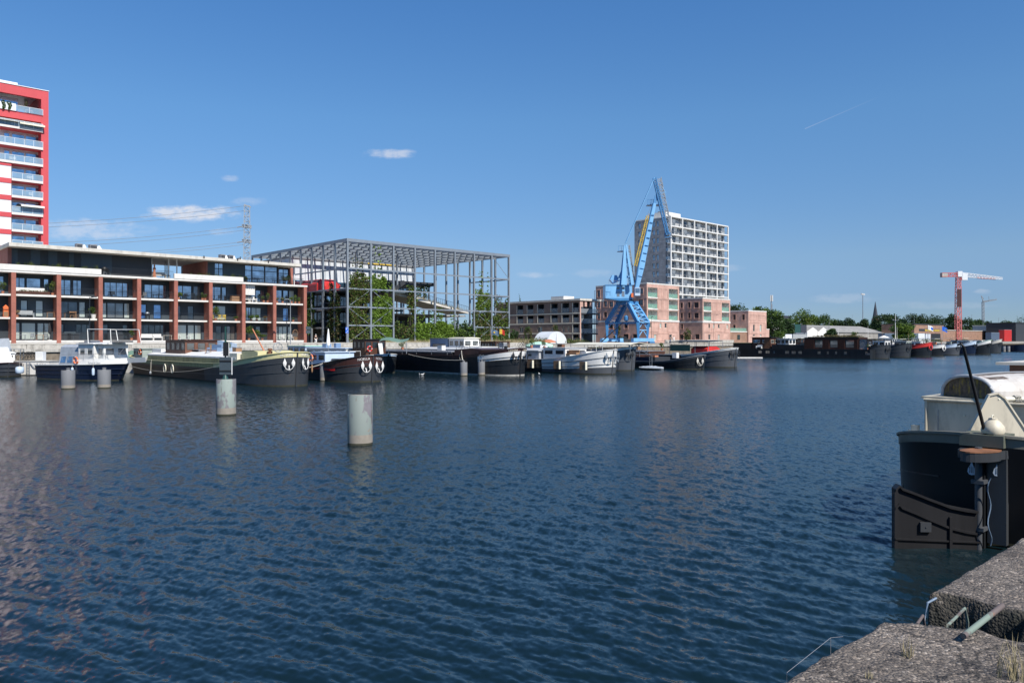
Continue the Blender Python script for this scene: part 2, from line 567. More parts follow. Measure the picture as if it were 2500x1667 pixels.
  s.f+=[(k+4*i,k+4*i+1,k+4*i+2,k+4*i+3)for i in range(n)]
  s.mi+=ms if nm>1 else[s.m]*n
  return s
 def build(s,name,mats,parent=None,smooth=False,loc=None):
  me=bpy.data.meshes.new(name)
  vs=s.v
  if parent is not None:
   dz=zof(parent)
   if dz:
    vs=[(x,y,z-dz)for x,y,z in vs]
  elif loc is not None:
   lx,ly,lz=loc
   vs=[(x-lx,y-ly,z-lz)for x,y,z in vs]
  me.from_pydata(vs,[],s.f)
  if not isinstance(mats,(list,tuple)):
   mats=[mats]
  for m in mats:
   me.materials.append(MT[m]if isinstance(m,str)else m)
  if len(mats)>1:
   me.polygons.foreach_set('material_index',s.mi)
  if smooth:
   me.polygons.foreach_set('use_smooth',[True]*len(me.polygons))
   try:
    me.set_sharp_from_angle(angle=rad(38))
   except Exception:
    pass
  me.validate()
  o=bpy.data.objects.new(name,me)
  COL.objects.link(o)
  if parent is not None:
   o.parent=parent
  elif loc is not None:
   o.location=loc
  return o
def tag(o,label=None,cat=None,group=None,kind=None):
 if label:o['label']=label
 if cat:o['category']=cat
 if group:o['group']=group
 if kind:o['kind']=kind
 return o
def thing(name,label,cat,loc=(0,0,0),rz=0.0,group=None):
 o=bpy.data.objects.new(name,None)
 o.empty_display_size=.3
 o.location=loc
 o.rotation_euler=(0,0,rz)
 COL.objects.link(o)
 return tag(o,label,cat,group)
def copy_tree(o,parent=None):
 c=o.copy()
 COL.objects.link(c)
 c.parent=parent
 for ch in list(o.children):
  copy_tree(ch,c)
 return c
def sweep(mb,pts,w,h):
 """rectangular section swept along pts, z up"""
 pts=[Vector(p)for p in pts]
 K=len(pts)
 b0=len(mb.v)
 for i,p in enumerate(pts):
  d=pts[min(i+1,K-1)]-pts[max(i-1,0)]
  d.z=0
  d=d.normalized()if d.length>1e-6 else Vector((1,0,0))
  a=Vector((-d.y,d.x,0))*w/2
  for q,z in((-1,-h/2),(1,-h/2),(1,h/2),(-1,h/2)):
   mb.v.append(tuple(p+a*q+Vector((0,0,z))))
 for i in range(K-1):
  for k in range(4):
   j=(k+1)%4
   mb.f.append((b0+i*4+k,b0+i*4+j,b0+i*4+4+j,b0+i*4+4+k))
   mb.mi.append(mb.m)
 mb.f.append((b0,b0+3,b0+2,b0+1));mb.mi.append(mb.m)
 e=b0+(K-1)*4
 mb.f.append((e,e+1,e+2,e+3));mb.mi.append(mb.m)
def sag(p,q,drop,n=12):
 p,q=Vector(p),Vector(q)
 return[p.lerp(q,i/n)-Vector((0,0,drop*4*(i/n)*(1-i/n)))for i in range(n+1)]
def wall(mb,o,ax,inw,W,z0,z1,ops,rec=.2,m_wall=0,m_rev=0):
 """flat wall with recessed openings; ops = (a0,a1,zb,zt)"""
 o,ax,inw=Vector(o),Vector(ax),Vector(inw)
 o.z=0
 xs=sorted({0,W,*[q for op in ops for q in op[:2]]})
 zs=sorted({z0,z1,*[q for op in ops for q in op[2:4]]})
 mb.m=m_wall
 up=Vector((0,0,1))
 for i in range(len(xs)-1):
  for j in range(len(zs)-1):
   cx,cz=(xs[i]+xs[i+1])/2,(zs[j]+zs[j+1])/2
   if any(a<cx<b and c<cz<d for a,b,c,d in[op[:4]for op in ops]):
    continue
   mb.face([o+ax*xs[i]+up*zs[j],o+ax*xs[i+1]+up*zs[j],o+ax*xs[i+1]+up*zs[j+1],o+ax*xs[i]+up*zs[j+1]])
 mb.m=m_rev
 for op in ops:
  a,b,c,d=op[:4]
  A,B,Cc,D=o+ax*a+up*c,o+ax*b+up*c,o+ax*b+up*d,o+ax*a+up*d
  for p,q in((A,B),(B,Cc),(Cc,D),(D,A)):
   mb.face([p,q,q+inw*rec,p+inw*rec])
def window(parent,o,ax,inw,op,rec,frame='frame_dark',pane='glass_sky',mull=0,fw=.06,name='window',trans=None):
 """a window (frame mesh) with its pane as child, sitting at depth rec in an opening"""
 o,ax,inw=Vector(o),Vector(ax),Vector(inw)
 o.z=0
 a,b,c,d=op[:4]
 up=Vector((0,0,1))
 g=.004
 a,b,c,d=a+g,b-g,c+g,d-g
 mb=MB()
 base=o+inw*(rec-.05)
 def bar(x0,x1,zz0,zz1):
  p=base+ax*x0+up*zz0
  mb.hexa([p,p+ax*(x1-x0),p+ax*(x1-x0)+inw*.06,p+inw*.06,p+up*(zz1-zz0),p+ax*(x1-x0)+up*(zz1-zz0),p+ax*(x1-x0)+inw*.06+up*(zz1-zz0),p+inw*.06+up*(zz1-zz0)])
 bar(a,b,c,c+fw);bar(a,b,d-fw,d)
 bar(a,a+fw,c+fw,d-fw);bar(b-fw,b,c+fw,d-fw)
 for k in range(mull):
  x=a+(b-a)*(k+1)/(mull+1)
  bar(x-fw/2,x+fw/2,c+fw,d-fw)
 if trans:
  bar(a+fw,b-fw,trans,trans+fw)
 w=mb.build(name,frame,parent)
 mp=MB()
 p=base+inw*.03
 mp.face([p+ax*(a+fw*.5)+up*(c+fw*.5),p+ax*(b-fw*.5)+up*(c+fw*.5),p+ax*(b-fw*.5)+up*(d-fw*.5),p+ax*(a+fw*.5)+up*(d-fw*.5)])
 mp.build('pane',pane,w)
 return w
def text_mesh(name,s,size,mat_,parent,loc,rot,ext=.01,bend=None):
 cu=bpy.data.curves.new(name,'FONT')
 cu.body=s
 cu.size=size
 cu.extrude=ext
 cu.align_x,cu.align_y='CENTER','CENTER'
 to=bpy.data.objects.new('tmp',cu)
 COL.objects.link(to)
 dg=bpy.context.evaluated_depsgraph_get()
 me=bpy.data.meshes.new_from_object(to.evaluated_get(dg))
 bpy.data.objects.remove(to)
 if bend:
  for v in me.vertices:
   v.co=bend(v.co.copy())
 me.materials.clear()
 me.materials.append(MT[mat_])
 o=bpy.data.objects.new(name,me)
 COL.objects.link(o)
 o.parent=parent
 o.location=loc
 o.rotation_euler=rot
 return o
XA,YA,ZA=Vector((1,0,0)),Vector((0,1,0)),Vector((0,0,1))
# water
def build_water():
 g=np.random.default_rng(5)
 ys=np.arange(1760,884,-2.2)
 r1=ZC*F/(ys-HZ)
 r0=np.array([1.2,1.7,2.3,3.0,3.6])
 r2=np.geomspace(r1[-1]*1.02,900,110)
 r=np.concatenate([r0,r1,r2])
 a1=np.radians(np.concatenate([np.arange(-80,-37,.5),np.arange(-37,37,.062),np.arange(37,80.1,.5)]))
 R,A=np.meshgrid(r,a1,indexing='ij')
 X,Y=R*np.sin(A)*1.0,R*np.cos(A)
 dr=np.gradient(r)[:,None]*np.ones_like(R)
 dt=R*np.gradient(a1)[None,:]
 Z=np.zeros_like(X)
 res=np.zeros_like(X)
 main=math.atan2(ST,CT)+math.pi
 nW=64
 lam=np.concatenate([np.exp(g.uniform(math.log(.26),math.log(1.0),26)),np.exp(g.uniform(math.log(.09),math.log(.28),nW-26))])
 ang=main+.25+np.concatenate([g.normal(0,.42,26),g.normal(0,.75,nW-26)])
 ph=g.uniform(0,2*math.pi,nW)
 slope=np.where(np.arange(nW)<26,.0225,.0175)
 patch=.8+.22*np.sin(X*.11+Y*.05+1)*np.sin(Y*.09-X*.04)+.18*np.sin(X*.031-Y*.043+2)
 for i in range(nW):
  k=2*math.pi/lam[i]
  kx,ky=k*math.cos(ang[i]),k*math.sin(ang[i])
  kr=np.abs(kx*np.sin(A)+ky*np.cos(A))*dr
  kt=np.abs(kx*np.cos(A)-ky*np.sin(A))*dt
  at=np.clip((1.9-kr)/1.0,0,1)*np.clip((1.9-kt)/1.0,0,1)
  p=kx*X+ky*Y+ph[i]+1.2*np.sin(X*.21+i)*np.cos(Y*.17+i*2)
  w=np.sin(p)
  w=w+.28*np.cos(2*p)
  Z+=slope[i]/k*w*at
  res+=(slope[i]**2)*(1-at**2)
 Z*=patch
 res=np.sqrt(res)*patch
 n0,n1=X.shape
 v=np.stack([X,Y,Z],-1).reshape(-1,3).astype(np.float32)
 idx=np.arange(n0*n1).reshape(n0,n1)
 q=np.stack([idx[:-1,:-1],idx[:-1,1:],idx[1:,1:],idx[1:,:-1]],-1).reshape(-1,4)
 me=bpy.data.meshes.new('water')
 me.vertices.add(len(v));me.vertices.foreach_set('co',v.ravel())
 me.loops.add(q.size);me.loops.foreach_set('vertex_index',q[:,::-1].ravel().astype(np.int32))
 me.polygons.add(len(q))
 me.polygons.foreach_set('loop_start',np.arange(0,q.size,4,dtype=np.int32))
 me.polygons.foreach_set('loop_total',np.full(len(q),4,dtype=np.int32))
 me.update(calc_edges=True)
 me.polygons.foreach_set('use_smooth',[True]*len(q))
 at_=me.attributes.new('resid','FLOAT','POINT')
 at_.data.foreach_set('value',res.ravel().astype(np.float32))
 m=bpy.data.materials.new('water');m.use_nodes=True
 t=m.node_tree
 b=t.nodes['Principled BSDF']
 b.inputs['Base Color'].default_value=(.004,.013,.018,1)
 b.inputs['Roughness'].default_value=.06
 b.inputs['IOR'].default_value=1.34
 geo=N(t,'ShaderNodeNewGeometry')
 att=N(t,'ShaderNodeAttribute',attribute_name='resid')
 tcn=N(t,'ShaderNodeTexCoord')
 def nz(scale,sx,seedloc):
  mp=N(t,'ShaderNodeMapping')
  mp.inputs['Rotation'].default_value=(0,0,-TH)
  mp.inputs['Scale'].default_value=(1,sx,1)
  mp.inputs['Location'].default_value=seedloc
  t.links.new(tcn.outputs['Object'],mp.inputs[0])
  n=N(t,'ShaderNodeTexNoise')
  n.inputs['Scale'].default_value=scale
  n.inputs['Detail'].default_value=3
  n.inputs['Roughness'].default_value=.6
  t.links.new(mp.outputs[0],n.inputs['Vector'])
  vs=N(t,'ShaderNodeVectorMath',operation='SUBTRACT')
  t.links.new(n.outputs['Color'],vs.inputs[0])
  vs.inputs[1].default_value=(.5,.5,.5)
  vm=N(t,'ShaderNodeVectorMath',operation='MULTIPLY')
  t.links.new(vs.outputs[0],vm.inputs[0])
  vm.inputs[1].default_value=(1,1,0)
  return vm.outputs[0]
 far=N(t,'ShaderNodeVectorMath',operation='ADD')
 t.links.new(nz(4.6,.5,(0,0,0)),far.inputs[0])
 t.links.new(nz(10.5,.55,(5,3,0)),far.inputs[1])
 s1=N(t,'ShaderNodeVectorMath',operation='SCALE')
 t.links.new(far.outputs[0],s1.inputs[0])
 t.links.new(M(t,'MULTIPLY',att.outputs['Fac'],4.3),s1.inputs['Scale'])
 t.links.new(M(t,'ADD',M(t,'MULTIPLY',att.outputs['Fac'],1.25),.05),b.inputs['Roughness'])
 fine=N(t,'ShaderNodeVectorMath',operation='SCALE')
 t.links.new(nz(11.0,.6,(1,7,0)),fine.inputs[0])
 fine.inputs['Scale'].default_value=.055
 ad=N(t,'ShaderNodeVectorMath',operation='ADD')
 t.links.new(s1.outputs[0],ad.inputs[0]);t.links.new(fine.outputs[0],ad.inputs[1])
 ad2=N(t,'ShaderNodeVectorMath',operation='ADD')
 t.links.new(ad.outputs[0],ad2.inputs[0]);t.links.new(geo.outputs['Normal'],ad2.inputs[1])
 nn=N(t,'ShaderNodeVectorMath',operation='NORMALIZE')
 t.links.new(ad2.outputs[0],nn.inputs[0])
 t.links.new(nn.outputs[0],b.inputs['Normal'])
 me.materials.append(m)
 o=bpy.data.objects.new('water',me)
 COL.objects.link(o)
 tag(o,'rippled dark blue water of the dock basin','water',kind='structure')
build_water()
# land
def uwpoly(pts,z):
 return[UW(u,w,z)for u,w in pts]
U0,U1=-420,3500
mb=MB()
mb.face(uwpoly([(U0,110.15),(U1,110.15),(U1,3500),(U0,3500)],3.3))
o=mb.build('ground','paving')
tag(o,'paved ground of the far bank reaching to the horizon','ground',kind='structure')
mb=MB()
mb.face(uwpoly([(U0,107),(U1,107),(U1,110.2),(U0,110.2)],2.9))
mb.m=1
mb.face([UW(U0,107,-1.5),UW(U1,107,-1.5),UW(U1,107,2.55),UW(U0,107,2.55)])
mb.m=2
mb.hexa([UW(U0,106.8,2.55),UW(U1,106.8,2.55),UW(U1,107.4,2.55),UW(U0,107.4,2.55),UW(U0,106.8,2.92),UW(U1,106.8,2.92),UW(U1,107.4,2.92),UW(U0,107.4,2.92)])
mb.m=0
mb.face([UW(U0,110.2,2.8),UW(U1,110.2,2.8),UW(U1,110.2,3.3),UW(U0,110.2,3.3)])
o=mb.build('far_quay',['paving','quay_stone','concrete_old'])
tag(o,'old stone quay and lower promenade of the far bank','quay',kind='structure')
r=thing('concrete_wall','long low pale concrete wall along the far promenade behind the moored barges','wall',UW(ucol(-80,110),110,2.9),TH)
L=ucol(1243,110)-ucol(-80,110)
mb=MB();x=0
while x<L-.5:
 mb.box(x,x+5.96,0,.3,2.9,3.5)
 x+=6
mb.build('wall_panel','concrete_old',r)
mb=MB();mb.box(-.05,L,-.06,.36,3.5,3.6);mb.build('coping','concrete_light',r)
r=thing('concrete_wall','low weathered concrete wall in front of the pink brick apartment blocks','wall',UW(ucol(1625,112),112,3.0),TH)
L=ucol(1792,112)-ucol(1625,112)
mb=MB();mb.box(0,L,0,.3,2.9,3.95);mb.build('wall_panel','concrete_old',r)
mb=MB();mb.box(-.05,L+.05,-.05,.35,3.95,4.03);mb.build('coping','concrete_light',r)
# near quay (where the camera stands)
QZ,QW=2.35,1.90
def vnoise(u,w,s,seed):
 g=np.random.default_rng(seed)
 T=g.random((256,256))
 a,b=u/s+500,w/s+500
 i,j=np.floor(a).astype(int),np.floor(b).astype(int)
 fa,fb=a-i,b-j
 fa,fb=fa*fa*(3-2*fa),fb*fb*(3-2*fb)
 q=lambda x,y:T[x%256,y%256]
 return(q(i,j)*(1-fa)+q(i+1,j)*fa)*(1-fb)+(q(i,j+1)*(1-fa)+q(i+1,j+1)*fa)*fb-.5
def near_quay():
 us=np.concatenate([np.arange(-60,1,3.),np.arange(1,11.5,.02),np.arange(11.5,20,.1),np.arange(20,260,4.)])
 ws=np.concatenate([[-60,-30,-15,-8,-5],np.arange(-3.5,.4,.12),np.arange(.4,1.85,.02)])
 zo=np.zeros(len(ws))
 we=np.array([1.855,1.87,1.882,1.893,1.9,1.9,1.9,1.9,1.9,1.9,1.9])
 ze=np.array([-.001,-.003,-.008,-.018,-.035,-.09,-.2,-.5,-1.1,-2.2,-4.2])
 W_,ZO=np.concatenate([ws,we]),np.concatenate([zo,ze])
 U,W=np.meshgrid(us,W_,indexing='ij')
 Z=QZ+np.ones_like(U)*ZO[None,:]
 nw=W+0.0
 top=(ZO>-.06)[None,:]
 h=.012*vnoise(U,W,.9,1)+.008*vnoise(U,W,.25,2)+.008*vnoise(U,W,.09,3)+.010*vnoise(U,W,.045,4)
 Z=Z+h*np.where(top,1,.0)
 chip=np.clip((W-1.78)/.12,0,1)
 Z=Z-chip*.03*np.clip(vnoise(U,W*0,.35,7)+.25,0,1)*top
 nw=nw+np.where(W>1.85,.018*vnoise(U,ZO[None,:]*np.ones_like(U),.3,8)+.014*vnoise(U,ZO[None,:]*np.ones_like(U),.07,9),0)
 ss=lambda a,b,x:np.clip((x-a)/(b-a),0,1)**2*(3-2*np.clip((x-a)/(b-a),0,1))
 un=U+.06*vnoise(U,W,.25,11)
 wn=W+.05*vnoise(U,W,.2,12)
 nearcurve=4.86+.16*np.clip((1.86-W)/.45,0,1)**1.5-.35*np.clip((W-1.70)/.16,0,1)**2*.35
 inside=ss(-.02,.06,un-nearcurve)*ss(-.02,.05,5.50-un)*ss(1.33,1.40,wn)
 shelf=ss(-.02,.05,un-4.98)*ss(-.02,.05,5.42-un)*ss(1.05,1.20,wn)
 depth=np.maximum(inside*(.18+1.2*ss(1.42,1.56,wn)),shelf*.15)
 Z=np.where(ZO[None,:]>-1.5,np.minimum(Z,QZ-depth+h*.8),Z)
 v=np.stack([CT*U-ST*nw,ST*U+CT*nw,Z],-1).reshape(-1,3).astype(np.float32)
 n0,n1=U.shape
 idx=np.arange(n0*n1).reshape(n0,n1)
 q=np.stack([idx[:-1,:-1],idx[1:,:-1],idx[1:,1:],idx[:-1,1:]],-1).reshape(-1,4)
 me=bpy.data.meshes.new('near_quay')
 me.from_pydata([],[],[])
 me.vertices.add(len(v));me.vertices.foreach_set('co',v.ravel())
 me.loops.add(q.size);me.loops.foreach_set('vertex_index',q.ravel().astype(np.int32))
 me.polygons.add(len(q))
 me.polygons.foreach_set('loop_start',np.arange(0,q.size,4,dtype=np.int32))
 me.polygons.foreach_set('loop_total',np.full(len(q),4,dtype=np.int32))
 me.update(calc_edges=True)
 me.polygons.foreach_set('use_smooth',[True]*len(q))
 m=bpy.data.materials.new('rough_quay');m.use_nodes=True
 t=m.node_tree
 b=t.nodes['Principled BSDF']
 b.inputs['Roughness'].default_value=.85
 co=N(t,'ShaderNodeTexCoord')
 vo=N(t,'ShaderNodeTexVoronoi');vo.inputs['Scale'].default_value=62
 t.links.new(co.outputs['Object'],vo.inputs['Vector'])
 vr=N(t,'ShaderNodeValToRGB')
 els=vr.color_ramp.elements
 els[0].position,els[0].color=0,(.055,.047,.042,1)
 els[1].position,els[1].color=1,(.36,.32,.28,1)
 for pos,c in((.35,(.115,.10,.088,1)),(.7,(.16,.14,.12,1)),(.88,(.24,.20,.165,1))):
  e=els.new(pos);e.color=c
 sx=N(t,'ShaderNodeSeparateColor')
 t.links.new(vo.outputs['Color'],sx.inputs[0])
 t.links.new(sx.outputs[0],vr.inputs[0])
 n2=N(t,'ShaderNodeTexNoise');n2.inputs['Scale'].default_value=2.2;n2.inputs['Detail'].default_value=10;n2.inputs['Roughness'].default_value=.7
 t.links.new(co.outputs['Object'],n2.inputs['Vector'])
 rr=N(t,'ShaderNodeValToRGB')
 rr.color_ramp.elements[0].position=.32;rr.color_ramp.elements[0].color=(.50,.47,.45,1)
 rr.color_ramp.elements[1].position=.68;rr.color_ramp.elements[1].color=(1.25,1.22,1.18,1)
 t.links.new(n2.outputs[0],rr.inputs[0])
 mx=N(t,'ShaderNodeMix',data_type='RGBA',blend_type='MULTIPLY');mx.inputs[0].default_value=1
 t.links.new(vr.outputs[0],mx.inputs[6]);t.links.new(rr.outputs[0],mx.inputs[7])
 cv=N(t,'ShaderNodeTexVoronoi');cv.feature='DISTANCE_TO_EDGE';cv.inputs['Scale'].default_value=.9
 wp=N(t,'ShaderNodeVectorMath',operation='ADD')
 wn_=N(t,'ShaderNodeTexNoise');wn_.inputs['Scale'].default_value=3.5;wn_.inputs['Detail'].default_value=6
 t.links.new(co.outputs['Object'],wn_.inputs['Vector'])
 ws_=N(t,'ShaderNodeVectorMath',operation='SCALE');ws_.inputs['Scale'].default_value=.45
 t.links.new(wn_.outputs['Color'],ws_.inputs[0]);t.links.new(co.outputs['Object'],wp.inputs[0]);t.links.new(ws_.outputs[0],wp.inputs[1])
 t.links.new(wp.outputs[0],cv.inputs['Vector'])
 cr_=N(t,'ShaderNodeMapRange');cr_.inputs[1].default_value=.004;cr_.inputs[2].default_value=.012;cr_.inputs[3].default_value=.35;cr_.inputs[4].default_value=1.0
 t.links.new(cv.outputs['Distance'],cr_.inputs[0])
 mc=N(t,'ShaderNodeMix',data_type='RGBA',blend_type='MULTIPLY');mc.inputs[0].default_value=1
 t.links.new(mx.outputs[2],mc.inputs[6]);t.links.new(cr_.outputs[0],mc.inputs[7])
 mx=mc
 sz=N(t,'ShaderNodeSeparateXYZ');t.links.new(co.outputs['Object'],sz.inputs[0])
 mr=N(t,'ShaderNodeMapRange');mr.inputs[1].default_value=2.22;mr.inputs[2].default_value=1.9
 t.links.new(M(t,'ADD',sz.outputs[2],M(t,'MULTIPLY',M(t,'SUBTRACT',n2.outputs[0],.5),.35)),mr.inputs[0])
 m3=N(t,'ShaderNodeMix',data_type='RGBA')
 wa=N(t,'ShaderNodeAttribute',attribute_name='recess_mask')
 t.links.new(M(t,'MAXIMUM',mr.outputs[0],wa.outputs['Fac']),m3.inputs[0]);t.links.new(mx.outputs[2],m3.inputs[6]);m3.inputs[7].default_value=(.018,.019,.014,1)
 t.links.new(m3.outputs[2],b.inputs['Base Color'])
 bp=N(t,'ShaderNodeBump');bp.inputs['Strength'].default_value=.9;bp.inputs['Distance'].default_value=.012
 n4=N(t,'ShaderNodeTexNoise');n4.inputs['Scale'].default_value=45;n4.inputs['Detail'].default_value=5
 t.links.new(co.outputs['Object'],n4.inputs['Vector'])
 t.links.new(M(t,'ADD',M(t,'MULTIPLY',vo.outputs['Distance'],-1.0),M(t,'MULTIPLY',n4.outputs[0],1.2)),bp.inputs['Height'])
 t.links.new(bp.outputs[0],b.inputs['Normal'])
 me.materials.append(m)
 aw=me.attributes.new('recess_mask','FLOAT','POINT')
 aw.data.foreach_set('value',(ss(-.07,-.01,un-nearcurve)*ss(-.05,.0,5.50-un)*ss(1.28,1.36,wn)).ravel().astype(np.float32))  # darkens the walls and upper lip of the ladder recess
 o=bpy.data.objects.new('near_quay',me)
 COL.objects.link(o)
 tag(o,'rough weathered concrete quay edge with a ladder recess in the foreground','quay',kind='structure')
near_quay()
def qp(px,py,z=QZ):
 return G(px,py,z)
r=thing('iron_ladder','green painted iron ladder hoops set in the recess of the near quay','ladder',UW(5.2,1.66,1.0))
def hoop(c,wid,high,rot,rr=.016):
 c=Vector(c);a=Vector((math.cos(rot),math.sin(rot),0))
 pts=[c-a*wid/2,c-a*wid/2+ZA*high*.8]
 pts+=[c-a*(wid/2-.05)+ZA*high,c+a*(wid/2-.05)+ZA*(high+.03),c+a*wid/2+ZA*high*.8,c+a*wid/2]
 return pts
for(uu,ww,z,wid,rot)in((5.28,1.66,1.95,.40,TH),(5.04,1.80,1.93,.34,TH+.1),(5.10,1.74,1.45,.42,TH),(5.10,1.74,1.05,.42,TH)):
 mb=MB();c=UW(uu,ww,z)-Vector((r.location.x,r.location.y,0))
 mb.tube(hoop(c,wid,.34,rot),.009,8)
 mb.build('rung','pipe_paint',r,smooth=True)
pa,pb=qp(2352,1552,2.38),qp(2447,1478,2.42)
mb=MB();mb.tube([pa,pa.lerp(pb,.5),pb],.0165,14)
o=mb.build('steel_pipe',MT['pipe_paint'],smooth=True,loc=(pa.x,pa.y,2.38))
tag(o,'short flaking green steel pipe lying across the recess of the near quay','pipe')
mb=MB()
c0=qp(2258,1512,2.28)
pts=[c0+Vector((.0,.0,-.25)),c0+Vector((.02,.05,-.05)),c0+Vector((.07,.1,.07)),c0+Vector((.14,.13,.09))]
mb.tube(pts,.008,6)
o=mb.build('mooring_rope','tarp_blue',smooth=True,loc=tuple(c0));tag(o,'thin blue rope end looped over the edge of the quay recess','rope')
mb=MB()
w0,w1,w2=P(2028,1556,4.5),P(1921,1641,3.95),P(2058,1553,4.62)
mb.tube([w1-ZA*.16,w1,w0,w2],.0014,5);mb.tube([w0,w0-ZA*.14],.0014,5)
o=mb.build('bent_wire','hatch_grey',loc=tuple(w0));tag(o,'thin bent wire sticking out over the edge of the near quay','wire')
def grass(px,py,n,hgt,spread,lab,seed):
 g=random.Random(seed)
 c=qp(px,py,QZ)
 mb=MB()
 for i in range(n):
  a=g.uniform(0,6.28);d=Vector((math.cos(a),math.sin(a),0))*spread*g.random()**.7
  b0=c+d*.25+ZA*-.01
  hh=hgt*g.uniform(.4,1)
  lean=Vector((g.uniform(-1,1),g.uniform(-1,1),0))*hh*.45
  p1,p2=b0+lean*.35+ZA*hh*.6,b0+lean+ZA*hh
  wv=Vector((-lean.y,lean.x,0)).normalized()*.0022
  mb.face([b0-wv,b0+wv,p1+wv*.8,p1-wv*.8]);mb.face([p1-wv*.8,p1+wv*.8,p2])
 o=mb.build('grass_tuft','dry_grass',loc=tuple(c));tag(o,lab,'plant','dry tufts on the near quay')
grass(2215,1600,22,.13,.14,'small dry grass tuft on the near quay left of the ladder recess',1)
grass(2480,1655,60,.22,.34,'larger dry grass tuft at the right edge of the near quay',2)
grass(2120,1655,12,.05,.1,'tiny dry weed on the near quay at the bottom of the photo',3)
# mooring piles
def pile(px,pyw,pyt,pxw,label,m='pile_grey',post=False,group='steel mooring piles'):
 c=G(px,pyw)
 R=pxw/2/F*c.y
 c.y+=R*.9
 top=zat(pyt,c.y-R)
 r=thing('mooring_pile',label,'mooring pile',(c.x,c.y,0),rnd.uniform(0,6),group)
 n=48
 mb=MB();mb.lathe((0,0,0),[(R,.42*min(1,top/2)),(R*1.0,top-.012),(R*.985,top),(R*.93,top)],n,cap=False)
 mb.build('casing',m,r,smooth=True)
 mb=MB();mb.lathe((0,0,0),[(R*1.004,.08),(R*1.006,.2),(R*1.004,.42*min(1,top/2))],n,cap=False);mb.build('limescale_band','pile_band',r,smooth=True)
 mb=MB();mb.lathe((0,0,0),[(R*1.005,-.6),(R*1.012,.05),(R*1.004,.085)],n,cap=False);mb.build('algae_band','fouling',r,smooth=True)
 mb=MB();mb.lathe((0,0,0),[(R*.94,top-.03),(R*.2,top-.015),(.01,top-.01)],n,cap=True);mb.build('cap','pile_band',r,smooth=True)
 if post:
  mb=MB();mb.lathe((0,0,0),[(.16,top-.01),(.14,top+.06),(.1,top+.09),(.16,top+.13),(.16,top+.17),(.01,top+.19)],16);mb.build('bollard_head','pile_grey',r,smooth=True)
 return r,R,top
pile(874,1088,965,61,'nearest tall grey-green steel pile standing alone in the water',MT['pile_paint'])
pl,plR,plT=pile(544.5,1015,926,46.5,'flaking grey-green steel pile carrying the green sign post',MT['pile_paint_flaked'])
pile(158.5,950,904,31,'left of the two grey piles in front of the white and navy cruiser',post=True)
pile(247.5,948,903,29.5,'right of the two grey piles in front of the white and navy cruiser',post=True)
pile(789.5,930.5,888,22.5,'grey pile between the olive-railed barge and the maroon bow',post=True)
pile(1131.5,918,884,18,'left of the two grey piles beside the long black barge',post=True)
pile(1175,916.5,883,17.5,'right of the two grey piles beside the long black barge',post=True)
pile(2453,858.5,845,7.5,'left of the two distant grey piles at the far right of the row',group='distant piles')
pile(2464,858.5,845,7.5,'right of the two distant grey piles at the far right of the row',group='distant piles')
c=pl.location
s=thing('river_sign','two dark boards on a green post seen from behind standing on the flaking pile','sign',(c.x,c.y-.05,plT-.012))
pz=lambda py:zat(py,c.y)
pxm=c.y/F
mb=MB();mb.tube([(-.02,0,plT),(-.02,0,pz(797))],.05,12);mb.lathe((-.02,0,0),[(.16,plT),(.07,plT+.28)],12)
mb.build('post','sign_green',s,smooth=True)
mb=MB();mb.box(-5*pxm,8.5*pxm,-.10,-.07,pz(869),pz(836));mb.build('upper_board','black',s)
mb=MB();mb.box(8.5*pxm+.002,9.6*pxm,-.11,-.06,pz(869),pz(836));mb.build('upper_board_edge','white_paint',s)
mb=MB();mb.box(-14*pxm,16*pxm,-.10,-.07,pz(914),pz(872));mb.build('lower_board',MT['grey_cladding'],s)
for z in(pz(881),pz(905)):
 mb=MB();mb.box(-14*pxm,16*pxm,-.13,-.10,z-.035,z+.035)
 mb.build('bracket_bar','black',s)
mb=MB();mb.box(16*pxm,17.2*pxm,-.14,-.05,pz(914),pz(872));mb.build('lower_board_edge','white_paint',s)
# balcony apartment building (left)
ORD=['first','second','third','fourth','fifth','sixth','seventh','eighth','ninth']
BW=117.5
bu0=ucol(31,BW)
GZ=3.3
bb=thing('apartment_building','long low apartment building with red brick piers, dark walls and three rows of balconies','building',UW(bu0,BW,GZ),TH)
pc=[-78,33.5,144,246,340,430,515,595.5,671,745.5]
pxs=[ucol(p,BW)-bu0 for p in pc]
PWI=.52
FL=[3.95,6.95,9.95,12.98]
D=2.2
for i,x in enumerate(pxs):
 mb=MB();mb.box(x-PWI/2,x+PWI/2,0,.5,3.35,12.9);mb.build('brick_pier','brick_red',bb)
 for k in range(3):
  mb=MB();mb.box(x-.2,x+.2,.5,D,FL[k]+.02,FL[k+1]-.26);mb.build('party_wall','brick_red',bb)
xe=pxs[-1]+PWI/2
for k,(z,back)in enumerate(((FL[0],.05),(FL[1],.75),(FL[2],.3))):
 for i in range(9):
  mb=MB();mb.box(pxs[i]+PWI/2+.004,pxs[i+1]-PWI/2-.004,back,.5 if back<.5 else D,z-.24,z)
  if back<.5:
   mb.box(pxs[i]+.205,pxs[i+1]-.205,.504,D,z-.24,z)
  mb.build('balcony_slab','concrete_white',bb)
  if k==0:
   mb=MB();mb.box(pxs[i]+PWI/2+.01,pxs[i+1]-PWI/2-.01,.12,D,3.32,z-.25);mb.build('plinth','concrete_white',bb)
mb=MB();mb.box(pxs[0]-.3,xe+.1,-.03,14,FL[3]-.27,FL[3]+.0);mb.build('roof_slab','concrete_white',bb)
mb=MB();mb.box(pxs[-1]-.2,pxs[-1]+.22,D,13.9,3.32,12.7);mb.build('end_wall','brick_red',bb)
